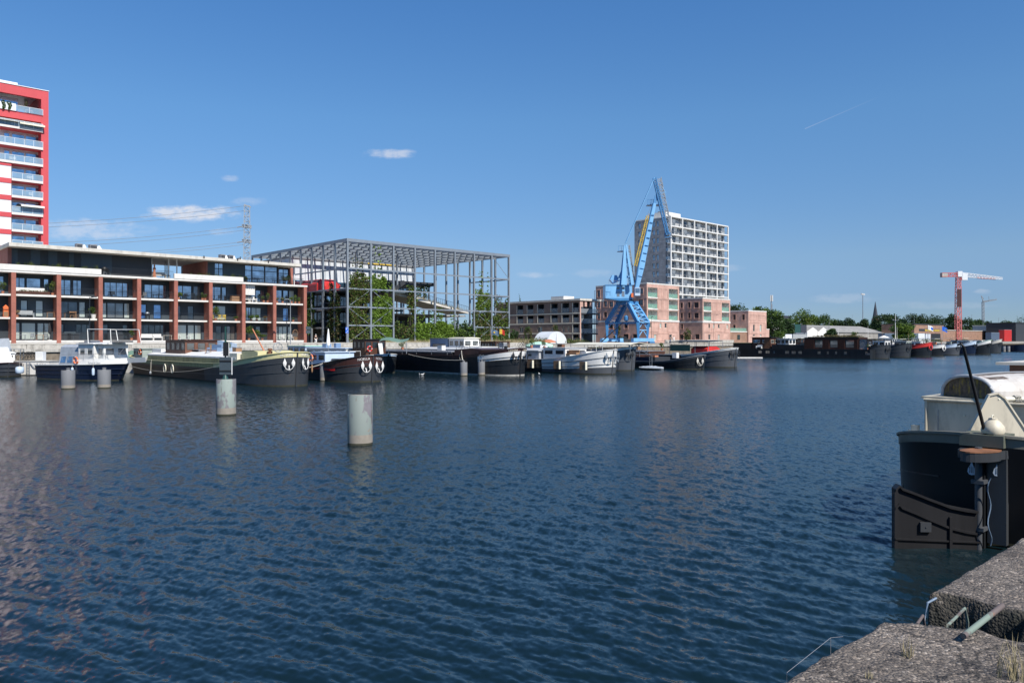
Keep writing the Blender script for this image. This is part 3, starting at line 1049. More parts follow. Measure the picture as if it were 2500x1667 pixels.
mb=MB();mb.box(pxs[0]-.3,pxs[-1]-.25,13.3,13.8,3.32,12.7);mb.build('rear_wall','dark_cladding',bb)
pat={3:[[(.1,.9,.05,.85,'s',2)],[(.03,.32,.05,.82,'s',1),(.34,.70,.05,.82,'s',0),(.76,.90,.1,.82,'s',0)],[(.03,.38,.05,.82,'s',1),(.42,.66,.05,.82,'s',1)],[(.18,.88,.05,.80,'s',3)],[(.25,.92,.05,.78,'s',2)],[(.04,.62,.05,.8,'s',1),(.66,.9,.05,.8,'r',0)],[(.03,.48,.05,.82,'s',1),(.5,.66,.05,.82,'s',0)],[(.42,.92,.05,.74,'s',2)],[(.05,.44,.05,.80,'s',0),(.47,.66,.05,.8,'s',0),(.68,.88,.05,.8,'c',0)]],2:[[(.1,.7,.05,.85,'d',2)],[(.2,.38,.05,.85,'c',0),(.56,.76,.05,.85,'c',0)],[(.05,.56,.05,.85,'d',1),(.58,.76,.05,.85,'c',0)],[(.1,.26,.05,.85,'c',0),(.26,.74,.05,.85,'r',1),(.74,.92,.05,.85,'c',0)],[(.10,.32,.05,.82,'b',0),(.52,.76,.05,.82,'b',0)],[(.1,.28,.05,.80,'d',0),(.48,.68,.05,.80,'d',0)],[(.05,.64,.05,.86,'y',1)],[(.24,.42,.05,.82,'s',0),(.42,.78,.05,.82,'c',1)],[(.05,.24,.05,.84,'s',0),(.46,.66,.05,.84,'b',0)]],1:[[(.1,.5,.0,.85,'d',0)],[(.03,.20,.03,.86,'c',0),(.22,.58,.03,.86,'c',0),(.60,.94,.03,.86,'c',1)],[(.06,.2,.0,.82,'d',0),(.5,.95,.0,.82,'d',2)],[(.12,.3,.0,.82,'d',0),(.7,.9,.0,.82,'d',0)],[(.05,.9,.03,.84,'d',4)],[(.05,.46,.03,.86,'c',0),(.48,.7,.03,.86,'c',0),(.7,.92,.03,.86,'c',0)],[(.3,.5,.0,.82,'d',0),(.66,.95,.0,.82,'r',1)],[(.58,.76,.0,.82,'r',0)],[(.04,.3,.03,.84,'c',0),(.3,.62,.03,.84,'c',1),(.64,.8,.03,.84,'c',0)]]}
gm={'s':'glass_sky','d':'glass_dark','c':'glass_curtain','r':'glass_room','b':'glass_blue','y':'glass_curtain'}
for k in(1,2,3):
 zb,zt=FL[k-1],FL[k]-.24
 H=zt-zb
 for i in range(9):
  x0,x1=pxs[i]+.2,pxs[i+1]-.2
  W_=x1-x0
  ops=[(a*W_,b*W_,zb+max(c,.02)*H,zb+d*H,g,m_)for a,b,c,d,g,m_ in pat[k][i]]
  mb=MB();wall(mb,(x0,D,0),XA,YA,W_,zb,zt,ops,.12)
  mb.build('back_wall','dark_cladding' if(i+k)%3 else 'grey_cladding',bb)
  for op in ops:
   window(bb,(x0,D,0),XA,YA,op,.12,pane=gm[op[4]],mull=op[5],fw=.09)
  back={1:.12,2:.80,3:.36}[k]
  mb=MB()
  rx0,rx1=pxs[i]+PWI/2+.02,pxs[i+1]-PWI/2-.02
  mb.box(rx0,rx1,back,back+.04,zb+1.0,zb+1.04)
  mb.box(rx0,rx1,back+.01,back+.03,zb+.08,zb+.1)
  x=rx0
  while x<rx1:
   mb.box(x,x+.012,back+.012,back+.026,zb+.1,zb+1.0)
   x+=.14
  mb.build('railing','rail_dark',bb)
mb=MB();mb.box(pxs[0],pxs[-1]-.3,D+.5,D+.6,3.4,12.6);mb.build('inner_wall','black',bb)
def bx(px,w=BW):
 return ucol(px,w)-bu0
mb=MB();mb.box(bx(-80),bx(247),-.1,.22,FL[3]+.004,FL[3]+.74);mb.build('parapet','concrete_white',bb)
mb=MB();mb.box(bx(425),bx(593.5),-.1,.22,FL[3]+.004,FL[3]+.74);mb.build('parapet','concrete_white',bb)
ZP0,ZP1=FL[3]+.01,15.95
V=1.5
def bv(px,v=V):
 return ucol(px,BW+v)-bu0
pw=thing
segs=[(27,43,'grey_cladding'),(43,75,'char_cladding'),(75,98,'grey_cladding'),(98,118,'char_cladding'),(118,140,'grey_cladding'),(140,169,'char_cladding'),(169,180,'grey_cladding'),(180,198,'char_cladding'),(198,273,'grey_cladding'),(273,370,'char_cladding'),(505,523,'grey_cladding'),(545,597,'grey_cladding')]
for i,(a,b,m_)in enumerate(segs):
 mb=MB();mb.box(bv(a)+(.0),bv(b),V+(.04 if i%2 else 0),V+.3,ZP0,ZP1);mb.build('cladding_panel',m_,bb)
mb=MB();mb.box(bx(23.5),bv(27)-.01,V-.35,12,ZP0,ZP1);mb.build('brick_end_wall','brick_red',bb)
mb=MB();mb.box(bv(500),bv(505)-.01,V-.35,V+9,ZP0,ZP1);mb.build('brick_cross_wall','brick_red',bb)
mb=MB();mb.box(bv(370)+.01,bv(370)+.2,V+.31,V+9,ZP0,ZP1);mb.build('terrace_wall','white_paint',bb)
mb=MB();mb.box(bv(27),bv(370),V+.35,12,ZP0,ZP1);mb.build('penthouse_core','dark_cladding',bb)
mb=MB();mb.box(bv(505),bv(672),V+3.5,12,ZP0,ZP1);mb.build('penthouse_core','dark_cladding',bb)
for px in(411,431):
 mb=MB();x=bv(px);mb.box(x,x+.14,V,V+.14,ZP0,ZP1);mb.build('column','white_paint',bb)
mb=MB();x=bv(414);mb.box(x,x+.1,V+.3,V+2.2,ZP0+.1,ZP1-.1);mb.build('glass_screen','balustrade_clear',bb)
mb=MB();x=bx(720);mb.box(x,x+.13,.3,.43,ZP0,ZP1);mb.build('column','white_paint',bb)
o_=(bv(523),V,0)
wl=bv(545)-bv(523)
window(bb,o_,XA,YA,(0,wl,ZP0+.1,ZP1-.05),.06,pane='glass_sky',mull=1,fw=.1,trans=ZP0+1.9)
x0,x1=bv(597),bv(677)
for a,b in((0,.22),(.22,.61),(.61,1)):
 window(bb,(x0,V,0),XA,YA,((x1-x0)*a,(x1-x0)*b,ZP0+.1,ZP1-.05),.06,pane='glass_sky',fw=.1,trans=ZP0+1.95)
x0,x1=bv(678,V+1.6),bv(705,V+1.6)
window(bb,(x0,V+1.6,0),XA,YA,(0,x1-x0,ZP0+.1,ZP1-.2),.06,pane='glass_sky',fw=.1,mull=1,trans=ZP0+1.95)
mb=MB();mb.box(bv(678),bv(678)+.1,V+.05,V+1.6,ZP0,ZP1);mb.build('side_screen','frame_dark',bb)
mb=MB();mb.box(x1+.01,x1+.6,V+1.3,V+7,ZP0,ZP1);mb.build('brick_end_wall','brick_red',bb)
xa,xb=bx(22,BW-.9),bx(735,BW-.9)
mb=MB()
za,zb=16.45,16.35
mb.hexa([(xa,-.9,ZP1+.02),(xb,-.9,ZP1-.03),(xb,12.4,ZP1-.03),(xa,12.4,ZP1+.02),(xa,-.9,za),(xb,-.9,zb),(xb,12.4,zb),(xa,12.4,za)])
mb.build('penthouse_roof','concrete_light',bb)
for px in(498,580,655):
 mb=MB();x=bx(px,BW-.9);mb.box(x-.09,x+.09,-.93,-.85,16.12,16.5);mb.build('roof_drain','black',bb)
for a,b in((250,424),(596,742)):
 mb=MB();x0,x1=bx(a),bx(b)
 mb.box(x0,x1,.05,.09,FL[3]+1.0,FL[3]+1.04)
 x=x0
 while x<x1:
  mb.box(x,x+.012,.062,.076,FL[3]+.02,FL[3]+1.0);x+=.14
 mb.build('railing','rail_dark',bb)
def at_b(i,k,f,v,dz=0.0):
 """point on balcony floor: bay i, storey k, fraction f across, depth v"""
 x=pxs[i]+PWI/2+f*(pxs[i+1]-pxs[i]-PWI)
 p=UW(bu0+x,BW+v,FL[k-1]+.004+dz)
 return p
def chair(label,loc,rz,m='steel',group='balcony chairs'):
 r=thing('garden_chair',label,'chair',loc,rz,group)
 z0=loc[2]
 mb=MB();mb.box(-.25,.25,-.25,.25,z0+.41,z0+.46);mb.build('seat',m,r)
 mb=MB()
 for q in(-.2,-.07,.07,.2):
  mb.box(q-.04,q+.04,.22,.26,z0+.47,z0+.9)
 mb.box(-.26,.26,.215,.265,z0+.86,z0+.93);mb.build('backrest',m,r)
 for x in(-.22,.22):
  for y in(-.22,.22):
   mb=MB();mb.box(x-.02,x+.02,y-.02,y+.02,z0,z0+.408);mb.build('leg',m,r)
 return r
def table(label,loc,rz,w=1.2,d=.7,m='wood',group='balcony tables',h=.74):
 r=thing('garden_table',label,'table',loc,rz,group)
 z0=loc[2]
 mb=MB();mb.box(-w/2,w/2,-d/2,d/2,z0+h-.04,z0+h);mb.build('tabletop',m,r)
 for x in(-w/2+.06,w/2-.06):
  for y in(-d/2+.06,d/2-.06):
   mb=MB();mb.box(x-.025,x+.025,y-.025,y+.025,z0,z0+h-.042);mb.build('leg',m,r)
def bench(label,loc,rz,w=1.8,m='white_paint'):
 r=thing('garden_bench',label,'bench',loc,rz,'balcony benches')
 z0=loc[2]
 mb=MB();mb.box(-w/2,w/2,-.3,.3,z0+.36,z0+.48);mb.build('seat',m,r)
 mb=MB();mb.box(-w/2,w/2,.25,.36,z0+.485,z0+.92);mb.build('backrest',m,r)
 for s_ in(-1,1):
  mb=MB();mb.box(s_*w/2-.04,s_*w/2+.04,-.32,.24,z0,z0+.62);mb.build('armrest',m,r)
def plant(label,loc,h=1.0,rr=.4,pot='terracotta',m=('leaf_a','leaf_b','leaf_c'),seed=1,cat='potted plant',group='potted plants on the balconies',n=260,potr=.2):
 r=thing('potted_plant',label,cat,loc,seed*1.3,group)
 z0=loc[2]
 ph=potr*1.7
 mb=MB();mb.lathe((0,0,z0),[(potr*.72,0),(potr,ph),(potr*1.08,ph),(potr*1.08,ph*.9+.04),(.01,ph)],14);mb.build('pot',pot,r,smooth=True)
 mb=MB();mb.tube([(0,0,z0+ph*.8),(.02,0,z0+ph+h*.5),(-.02,.02,z0+ph+h*.8)],.025,6);mb.build('stem','bark',r)
 mb=MB();g=random.Random(seed)
 for q in range(4):
  mb.leaves((g.uniform(-.4,.4)*rr,g.uniform(-.4,.4)*rr,z0+ph+h*g.uniform(.3,.8)),(rr*.7,rr*.7,h*.3),n//4,.07,seed*10+q,3)
 mb.build('foliage',list(m),r)
ST_N={1:'ground-floor',2:'middle',3:'top'}
def lab(s_,i,k):
 return f"{s_} on {ST_N[k]} balcony, {ORD[i]} bay from left"
TB=TH
plant(lab('leafy green shrub in a pot',0,3),at_b(0,3,.82,.9),1.3,.6,seed=2,n=500)
chair(lab('white garden chair',0,2),at_b(0,2,.55,1.4),TB,'white_paint')
r=thing('orange_cabinet','tall narrow orange cabinet '+'on the middle balcony at the left edge of the photo','cabinet',at_b(0,2,.9,1.1),TB)
z0=r.location.z
mb=MB();mb.box(-.28,.28,-.2,.2,z0,z0+1.25);mb.build('body','orange',r)
mb=MB();mb.box(-.24,.24,-.23,-.2,z0+.1,z0+.7);mb.build('door','wood',r)
mb=MB();mb.prism([(-.32,z0+1.25),(.32,z0+1.25),(0,z0+1.6)],'y',-.22,.22);mb.build('gable_top','orange',r)
bench(lab('long white cushioned sofa',1,3),at_b(1,3,.38,1.35),TB,3.6)
for j,(f,l)in enumerate(((.27,'left brown wooden planter box'),(.62,'right brown wooden planter box'))):
 r=thing('planter_box',lab(l,1,3),'planter',at_b(1,3,f,.62),TB,'brown planter boxes')
 z0=r.location.z
 mb=MB();mb.box(-1.1,1.1,-.16,.16,z0,z0+.42);mb.build('box','rust_dark',r)
 mb=MB();mb.leaves((0,0,z0+.5),(1.0,.14,.12),200,.06,j+5,3);mb.build('foliage',['leaf_c','dry_grass','leaf_b'],r)
plant(lab('tall slender olive tree in a terracotta pot',1,3),at_b(1,3,.93,.8),1.7,.42,seed=4,n=420)
bench(lab('pale slatted bench',1,2),at_b(1,2,.28,1.6),TB,1.9,'container_grey')
table(lab('small round-edged wooden table',1,2),at_b(1,2,.9,1.3),TB,.9,.6)
plant(lab('low dried arrangement in a basket',1,2),at_b(1,2,.07,1.2),.6,.4,seed=6,m=('dry_grass','leaf_dull','rust'))
for j,f in enumerate((.46,.80)):
 r=chair(lab(('left','right')[j]+' dark wicker armchair',1,1),at_b(1,1,f,1.0),TB+.2,'hatch_grey')
table(lab('square wooden table between two wicker chairs',1,1),at_b(1,1,.62,1.1),TB,.9,.8)
table(lab('low dark table at the left side',1,1),at_b(1,1,.12,1.1),TB,1.5,.7,'hatch_grey')
def parasol_closed(label,loc,m='cloth_black',h=2.3,cat='parasol'):
 r=thing('closed_parasol',label,cat,loc,0,'closed parasols')
 z0=loc[2]
 mb=MB();mb.tube([(0,0,z0),(0,0,z0+h)],.025,8);mb.build('pole','steel',r)
 mb=MB();mb.lathe((0,0,z0),[(.03,h*.35),(.17,h*.42),(.2,h*.5),(.13,h*.75),(.05,h*.97),(.01,h)],10);mb.build('canopy',m,r)
 mb=MB();mb.lathe((0,0,z0),[(.3,0),(.28,.06),(.04,.1)],12);mb.build('base','concrete_light',r)
parasol_closed(lab('closed dark parasol',1,1),at_b(1,1,.86,.75))
for j,f in enumerate((.36,.46)):
 chair(lab(('left','right')[j]+' wooden folding chair',2,2),at_b(2,2,f,1.5),TB+j*2.4,'wood')
table(lab('narrow wooden dining table',2,2),at_b(2,2,.30,1.4),TB,1.4,.6)
plant(lab('bushy conifer in a wide pale bowl',2,2),at_b(2,2,.92,1.05),1.2,.6,'concrete_white',seed=9,n=700,m=('leaf_b','leaf_d','leaf_a'),potr=.36)
for j,f in enumerate((.1,.3,.7)):
 r=thing('metal_cupboard',lab(('left','middle','right')[j]+' low grey metal cupboard',2 if j<2 else 3,1),'cupboard',at_b(2 if j<2 else 3,1,(.12,.34,.45)[j],.7),TB,'grey terrace cupboards')
 z0=r.location.z
 mb=MB();mb.box(-.75,.75,-.3,.3,z0,z0+.95);mb.build('body','grey_cladding',r)
 for q in(-.37,.37):
  mb=MB();mb.box(q-.34,q+.34,-.33,-.302,z0+.05,z0+.9);mb.build('door','char_cladding',r)
plant(lab('leafy shrub in a terracotta pot',3,1),at_b(3,1,.88,.8),1.2,.42,seed=12,n=420)
chair(lab('black garden chair',3,3),at_b(3,3,.4,1.4),TB,'rail_dark')
table(lab('black terrace table',4,3),at_b(4,3,.72,1.3),TB,1.4,.7,'rail_dark')
chair(lab('grey lounge chair',4,3),at_b(4,3,.17,1.3),TB-.8,'steel')
r=thing('barbecue',lab('dark kettle barbecue with a silver lid',4,2),'barbecue',at_b(4,2,.27,1.2),TB)
z0=r.location.z
mb=MB();mb.box(-.3,.3,-.2,.2,z0+.5,z0+.85);mb.build('firebox','black',r)
mb=MB();mb.lathe((0,0,z0+.85),[(.3,0),(.26,.16),(.12,.26),(.01,.28)],12,sy=.7);mb.build('lid','galvanised',r,smooth=True)
for q in(-.25,.25):
 mb=MB();mb.box(q-.03,q+.03,-.15,.15,z0,z0+.5);mb.build('leg','black',r)
for f,i_,ww,l in((.2,4,1.9,'long white slatted bench'),(.55,4,1.2,'short white slatted bench')):
 bench(lab(l,i_,1),at_b(i_,1,f,.9),TB,ww)
table(lab('pale stone table',4,1),at_b(4,1,.85,1.0),TB,1.2,.7,'concrete_light')
plant(lab('round pale green bush',5,3),at_b(5,3,.08,.8),.8,.5,seed=15,n=500,m=('leaf_c','leaf_a','leaf_bright'))
table(lab('black table with plates',5,3),at_b(5,3,.4,1.3),TB,1.8,.8,'rail_dark')
for j,f in enumerate((.3,.52)):
 chair(lab(('left','right')[j]+' black chair beside the black table',5,3),at_b(5,3,f,.9),TB+3.14,'rail_dark')
for j,f in enumerate((.84,.93)):
 plant(lab(('cactus-like plant in an orange pot','flowering plant in a tall orange pot')[j],5,3),at_b(5,3,f,.75),.8,.28,seed=17+j)
for j,f in enumerate((.08,.4)):
 table(lab(('left','right')[j]+' small white side table',5,1),at_b(5,1,f,.9),TB,.6,.5,'white_paint')
chair(lab('dark reclining chair',6,3),at_b(6,3,.3,1.2),TB-1.0,'rail_dark')
r=thing('storage_box',lab('brown wooden storage box',6,3),'box',at_b(6,3,.85,1.2),TB)
z0=r.location.z
mb=MB();mb.box(-.6,.6,-.35,.35,z0,z0+.85);mb.build('body','wood',r)
mb=MB();mb.box(-.64,.64,-.39,.39,z0+.855,z0+.93);mb.build('lid','wood_dark',r)
plant(lab('broad green potted tree',6,2),at_b(6,2,.18,1.0),1.9,.6,seed=21,n=800)
for j,f in enumerate((.10,.34,.50)):
 chair(lab(('left','middle','right')[j]+' yellow chair',6,2),at_b(6,2,f,1.5),TB+3.14,'yellow')
plant(lab('low potted succulents',6,2),at_b(6,2,.88,1.1),.4,.45,seed=23)
for j,f in enumerate((.14,.30)):
 bench(lab(('left','right')[j]+' white covered lounge seat',7,3),at_b(7,3,f+.05,1.1),TB+.3*j,1.3)
mb=MB()
c=at_b(7,3,.16,.6)
r=thing('white_curtain',lab('hanging white canvas curtain',7,3),'curtain',c,TB)
mb=MB();pts=[(-1.05+i*.1,.05*math.sin(i*1.7))for i in range(22)]
for i in range(21):
 a,b=pts[i],pts[i+1]
 mb.face([(a[0],a[1],FL[2]+1.1),(b[0],b[1],FL[2]+1.1),(b[0],b[1],FL[3]-.3),(a[0],a[1],FL[3]-.3)])
mb.build('cloth','concrete_white',r)
mb=MB();mb.tube([(-1.1,0,FL[3]-.3),(1.1,0,FL[3]-.3)],.02,6);mb.build('rail','steel',r)
for j,(f,hh)in enumerate(((.72,.8),(.86,1.2))):
 plant(lab(('low fern','tall leafy plant')[j]+' in a terracotta pot',7,3),at_b(7,3,f,.7),hh,.35,seed=25+j)
for j,(f,hh,l)in enumerate(((.06,1.9,'climbing plant'),(.3,.9,'spiky bright green plant'),(.5,.7,'bushy trailing plant'),(.8,.5,'row of low red-brown plants'))):
 plant(lab(l,7,2),at_b(7,2,f,1.0),hh,.4,'rust_dark',seed=30+j,m=('leaf_bright','leaf_a','leaf_b')if j<3 else('leaf_b','rust','leaf_dull'),n=420)
for j,(f,hh,l)in enumerate(((.2,1.9,'big dark green bush'),(.5,1.3,'medium green bush'),(.68,.7,'low yellow-green bush'))):
 plant(lab(l,7,1),at_b(7,1,f,.8),hh,.7,seed=35+j,n=900)
for j,(f,hh,l)in enumerate(((.1,.5,'low dry plant'),(.3,.6,'feathery dry plant'),(.62,.9,'bright green palm-like plant'),(.76,1.1,'slim cactus'),(.9,.8,'bushy plant'))):
 plant(lab(l,8,3),at_b(8,3,f,.75),hh,.34,seed=40+j,m=('leaf_c','dry_grass','leaf_a')if j<2 else('leaf_bright','leaf_a','leaf_c'))
plant(lab('small pale flowering plant',8,2),at_b(8,2,.72,1.1),.35,.25,seed=50)
for j,f in enumerate((.18,.52)):
 table(lab(('left','right')[j]+' white terrace table',8,1),at_b(8,1,f,.9),TB,1.0,.6,'white_paint')
for j,f in enumerate((.36,.66)):
 chair(lab(('left','right')[j]+' white garden chair',8,1),at_b(8,1,f,1.0),TB,'white_paint')
r=thing('wicker_chair',lab('round hooded hanging wicker chair',8,1),'chair',at_b(8,1,.78,.9),TB)
z0=r.location.z
mb=MB();mb.tube([(.45*math.cos(a),0,z0+1.15+.6*math.sin(a))for a in np.linspace(-.6,3.3,14)],.035,6)
for q in range(5):
 mb.tube([(-.4+q*.2,.12,z0+.6),(-.3+q*.16,.22,z0+1.6)],.015,5)
mb.build('hood','wood',r)
mb=MB();mb.lathe((0,0,z0),[(.3,0),(.32,.1),(.42,.55),(.36,.6),(.01,.5)],14,sy=.8);mb.build('seat','wood',r)
FT=FL[3]+.004
def at_t(px,v):
 return UW(ucol(px,BW+v),BW+v,FT)
r=thing('barbecue','round black kettle barbecue on the roof terrace of the apartment building','barbecue',at_t(255,.8),TB)
z0=FT
mb=MB();mb.lathe((0,0,z0+.55),[(.02,0),(.25,.08),(.4,.3),(.4,.34),(.28,.55),(.05,.64),(.01,.7)],16);mb.build('kettle','black',r,smooth=True)
for a in(0,2.1,4.2):
 mb=MB();mb.tube([(.12*math.cos(a),.12*math.sin(a),z0+.65),(.32*math.cos(a),.32*math.sin(a),z0)],.025,6);mb.build('leg','steel',r)
chair('black metal chair beside the kettle barbecue on the roof terrace',at_t(266,.8),TB+.4,'black')
table('black square table left of the kettle barbecue on the roof terrace',at_t(241,.7),TB,.9,.6,'black',h=.9)
r=thing('garden_statue','slim sandstone statue at the left side of the open roof terrace','statue',at_t(377,.9),TB)
mb=MB();mb.lathe((0,0,FT),[(.25,0),(.25,.3),(.17,.35),(.2,.7),(.13,1.05),(.22,1.3),(.16,1.5),(.07,1.58),(.13,1.72),(.11,1.86),(.01,1.95)],12);mb.build('figure','terracotta',r,smooth=True)
mb=MB();mb.box(-.3,.3,-.3,.3,FT-.0,FT+.12);mb.build('base','concrete_old',r)
bench('low pale cushioned seat in the open roof terrace',at_t(388,1.2),TB,1.8,'concrete_light')
table('low black table in the open roof terrace beside the white columns',at_t(404,1.1),TB,1.2,.7,'black',h=.5)
for j,(px,l)in enumerate(((695,'dark leafy shrub'),(704,'drooping dark shrub'),(600,'small reddish plant'))):
 plant(l+' on the right roof terrace',at_t(px,.7),(1.1,1.3,.6)[j],.6 if j<2 else .3,'black',seed=60+j,m=('leaf_d','leaf_b','leaf_dull'),n=500)
table('dark garden table on the right roof terrace in front of the big windows',at_t(630,.7),TB,1.8,.8,'black')
table('dark garden table at the far right end of the roof terrace',at_t(690,.6),TB,1.4,.8,'black')
g=random.Random(3)
for a,b,n,labl in((45,240,900,'sparse yellow-green grasses in the left roof planter'),(470,592,420,'sparse green grasses in the right roof planter')):
 mb=MB()
 x0,x1=bx(a),bx(b)
 base=UW(bu0,BW,0)
 for q in range(n):
  t_=(g.random()+g.random()*.0)
  x=x0+(x1-x0)*(t_ if g.random()<.3 else round(t_*6)/6+g.gauss(0,.02))
  x=min(max(x,x0),x1)
  p=UW(bu0+x,BW+g.uniform(.3,.9),FL[3]+.5)
  hh=g.uniform(.3,.55+.5*abs(math.sin(x*.8)))
  dx=Vector((g.uniform(-.2,.2),g.uniform(-.1,.1),hh))
  mb.face([p-XA*.012,p+XA*.012,p+dx])
 o=mb.build('roof_grass','leaf_c',loc=tuple(UW(bu0+x0,BW+.5,FL[3]+.5)))
 tag(o,labl,'grass',kind='stuff')
for px,wpx,l,dz in((197,22,'white tilted roof hood left of the two roof units on the apartment building',0),(232,26,'grey and white ventilation unit on the left part of the apartment roof',0),(545,18,'silver roof hood at the middle right of the apartment roof',.0),(565,16,'black and white ventilation unit near the right end of the apartment roof',0),(585,8,'small grey roof duct near the right end of the apartment roof',0)):
 Yr=ycol(px,BW+3)
 r=thing('ventilation_unit',l,'roof unit',UW(ucol(px,BW+3),BW+3,16.37),TB,'roof units on the apartment building')
 wd=wpx*Yr/F
 z0=16.37
 hh=.95 if wpx>10 else .6
 mb=MB();mb.box(-wd/2,wd*.1,-.5,.5,z0,z0+hh);mb.build('housing','hatch_grey',r)
 mb=MB()
 for q in range(5):
  mb.box(-wd/2+.05,wd*.1-.05,-.54,-.505,z0+.12+q*.15,z0+.2+q*.15)
 mb.build('grille','black',r)
 mb=MB();mb.prism([(wd*.12,z0),(wd/2,z0),(wd/2,z0+hh*.5),(wd*.3,z0+hh*.95),(wd*.12,z0+hh*.7)],'y',-.4,.4);mb.build('hood','white_paint',r)
 # steel frame school
MW=120.9
mu0=ucol(848,MW)
Ymel=ycol(848,MW)
me_=thing('steel_frame_building','open grey steel frame building overgrown with climbing plants beside the brick apartments','building',UW(mu0,MW,GZ),TH)
def mz(py):
 return zat(py,Ymel)
mx=[ucol(p,MW)-mu0 for p in(848,905,960,1012.5,1061.5,1110,1157,1200,1242)]
ZT=mz(582)
LV=[mz(794),mz(749),mz(704),mz(654.5)]
ZB=GZ
PWm=.34
DEP=38.0
my=[DEP*i/9 for i in range(10)]
cols=[]
for i,x in enumerate(mx):
 for j,y in enumerate(my):
  if j in(0,9)or i==0 or(i==8)or(i%2==0 and j in(3,6)):
   mb=MB();w=PWm/2
   mb.box(x-w,x+w,y-w,y-w*.6,ZB,ZT);mb.box(x-w,x+w,y+w*.6,y+w,ZB,ZT);mb.box(x-w*.18,x+w*.18,y-w*.6,y+w*.6,ZB,ZT)
   mb.build('column','galvanised',me_)
for z,h in((ZT,.55),):
 mb=MB();mb.box(mx[0]-.2,mx[-1]+.2,-.19,-.01,z-h,z+.0);mb.build('edge_beam','galvanised',me_)
 mb=MB();mb.box(mx[0]-.19,mx[0]-.01,.0,DEP,z-h,z-.002);mb.build('edge_beam','galvanised',me_)
 mb=MB();mb.box(mx[-1]+.01,mx[-1]+.19,.0,DEP,z-h,z-.002);mb.build('edge_beam','galvanised',me_)
 mb=MB();mb.box(mx[0],mx[-1],DEP+.01,DEP+.2,z-h,z-.004);mb.build('edge_beam','galvanised',me_)
 mb=MB();mb.box(mx[0]-.24,mx[-1]+.24,-.25,DEP,z+.002,z+.03)
for q,z in enumerate(LV):
 if q==0:
  ranges=((0,2),(6,8))
 elif q==3:
  ranges=((0,8),)
 else:
  ranges=((0,8),)
 for a,b in ranges:
  mb=MB();mb.box(mx[a],mx[b],-.16,-.04,z-.13,z+.13);mb.build('facade_beam','galvanised',me_)
 if q in(1,2,3):
  mb=MB();mb.box(mx[0]-.16,mx[0]-.04,0.02,DEP,z-.12,z+.12);mb.build('facade_beam','galvanised',me_)
  mb=MB();mb.box(mx[-1]+.04,mx[-1]+.16,0.02,13,z-.12,z+.12);mb.build('facade_beam','galvanised',me_)
for j in range(1,9):
 mb=MB();y=my[j];mb.box(mx[0],mx[-1],y-.06,y+.06,ZT-.62,ZT-.1);mb.box(mx[0],mx[-1],y-.2,y+.2,ZT-.66,ZT-.625);mb.build('roof_beam','galvanised',me_)
for i in range(0,9):
 for f in(0,.33,.67):
  if i==8 and f:continue
  x=mx[i]if f==0 else mx[i]+f*(mx[i+1]-mx[i])
  if i in(0,8)and f==0:continue
  mb=MB();mb.box(x-.05,x+.05,.01,DEP,ZT-.4,ZT-.06);mb.box(x-.16,x+.16,.01,DEP,ZT-.435,ZT-.402);mb.build('purlin','galvanised',me_)
def brace(x0,z0,x1,z1,y=-.1):
 mb=MB();mb.beam((x0,y,z0),(x1,y,z1),.09,.05,up=(0,1,0));mb.build('brace','galvanised',me_)
zz=[ZB+.2]+LV[:3]
for k in(1,2,3):
 za,zb=zz[k-1],zz[k]
 if k==3:
  brace(mx[0],za,mx[1],zb);brace(mx[1],zb,mx[2],za)
 if k==2:
  brace(mx[0],zb,mx[1],za);brace(mx[1],za,mx[2],zb)
 if k==1:
  brace(mx[0],za,mx[1],zb);brace(mx[1],zb,mx[2],za)
 if k==3:
  brace(mx[6],za,mx[7],zb);
 if k==2:
  brace(mx[6],zb,mx[7],za);brace(mx[7],za,mx[8],zb)
 if k==1:
  brace(mx[6],za,mx[7],zb);brace(mx[7],zb,mx[8],za)
brace(mx[7],ZT-.6,mx[8],LV[3]+.1)
zA=LV[2]
mb=MB()
W_=mx[3]-.4
ops=[]
for f0 in range(3):
 zb=ZB+.3+f0*(zA-ZB)/3
 for q in range(5):
  ops.append((.8+q*(W_-1)/5,.8+q*(W_-1)/5+1.9,zb+.3,zb+2.3))
wall(mb,(mx[0]+.6,9.5,0),XA,YA,W_,ZB,zA-.3,ops,.2)
mb.build('inner_front_wall','char_cladding',me_)
for q,op in enumerate(ops):
 window(me_,(mx[0]+.6,9.5,0),XA,YA,op,.2,pane=('glass_dark','glass_sky','glass_room')[q%3],mull=1)
ops=[]
for f0 in range(3):
 zb=ZB+.3+f0*(zA-ZB)/3
 for q in range(4):
  ops.append((1.2+q*5.2,1.2+q*5.2+3.4,zb+.3,zb+2.4))
mb=MB();wall(mb,(mx[0]+1.6,32.0,0),Vector((0,-1,0)),XA,22.4,ZB,zA-.3,ops,.2);mb.build('inner_side_wall','char_cladding',me_)
for q,op in enumerate(ops):
 window(me_,(mx[0]+1.6,32,0),Vector((0,-1,0)),XA,op,.2,pane=('glass_dark','glass_room')[q%2],mull=2)
for k,z in enumerate((LV[0]-.2,LV[1]-.1,LV[2]-.12)):
 mb=MB();mb.box(mx[0]+.3,mx[3]-.3,3.2 if k<2 else .4,32 if k==2 else 9.4,z-.28,z);mb.build('gallery_floor','grey_cladding',me_)
 if k<2:
  mb=MB();mb.box(mx[0]+.28,mx[0]+.33,3.2,31,z+1.0,z+1.05)
  mb.box(mx[0]+.4,mx[3]-.3,3.15,3.2,z+1.0,z+1.05);mb.build('gallery_rail','galvanised',me_)
for k,z in enumerate((LV[0]-.2,LV[1]-.1)):
 mb=MB();mb.box(mx[0]+.6,mx[0]+1.5,9.5,31.8,z-.28,z);mb.build('gallery_floor','concrete_light',me_)
mb=MB();mb.box(mx[0]+1,31.2,23.5,35,zA,ZT-1.6)
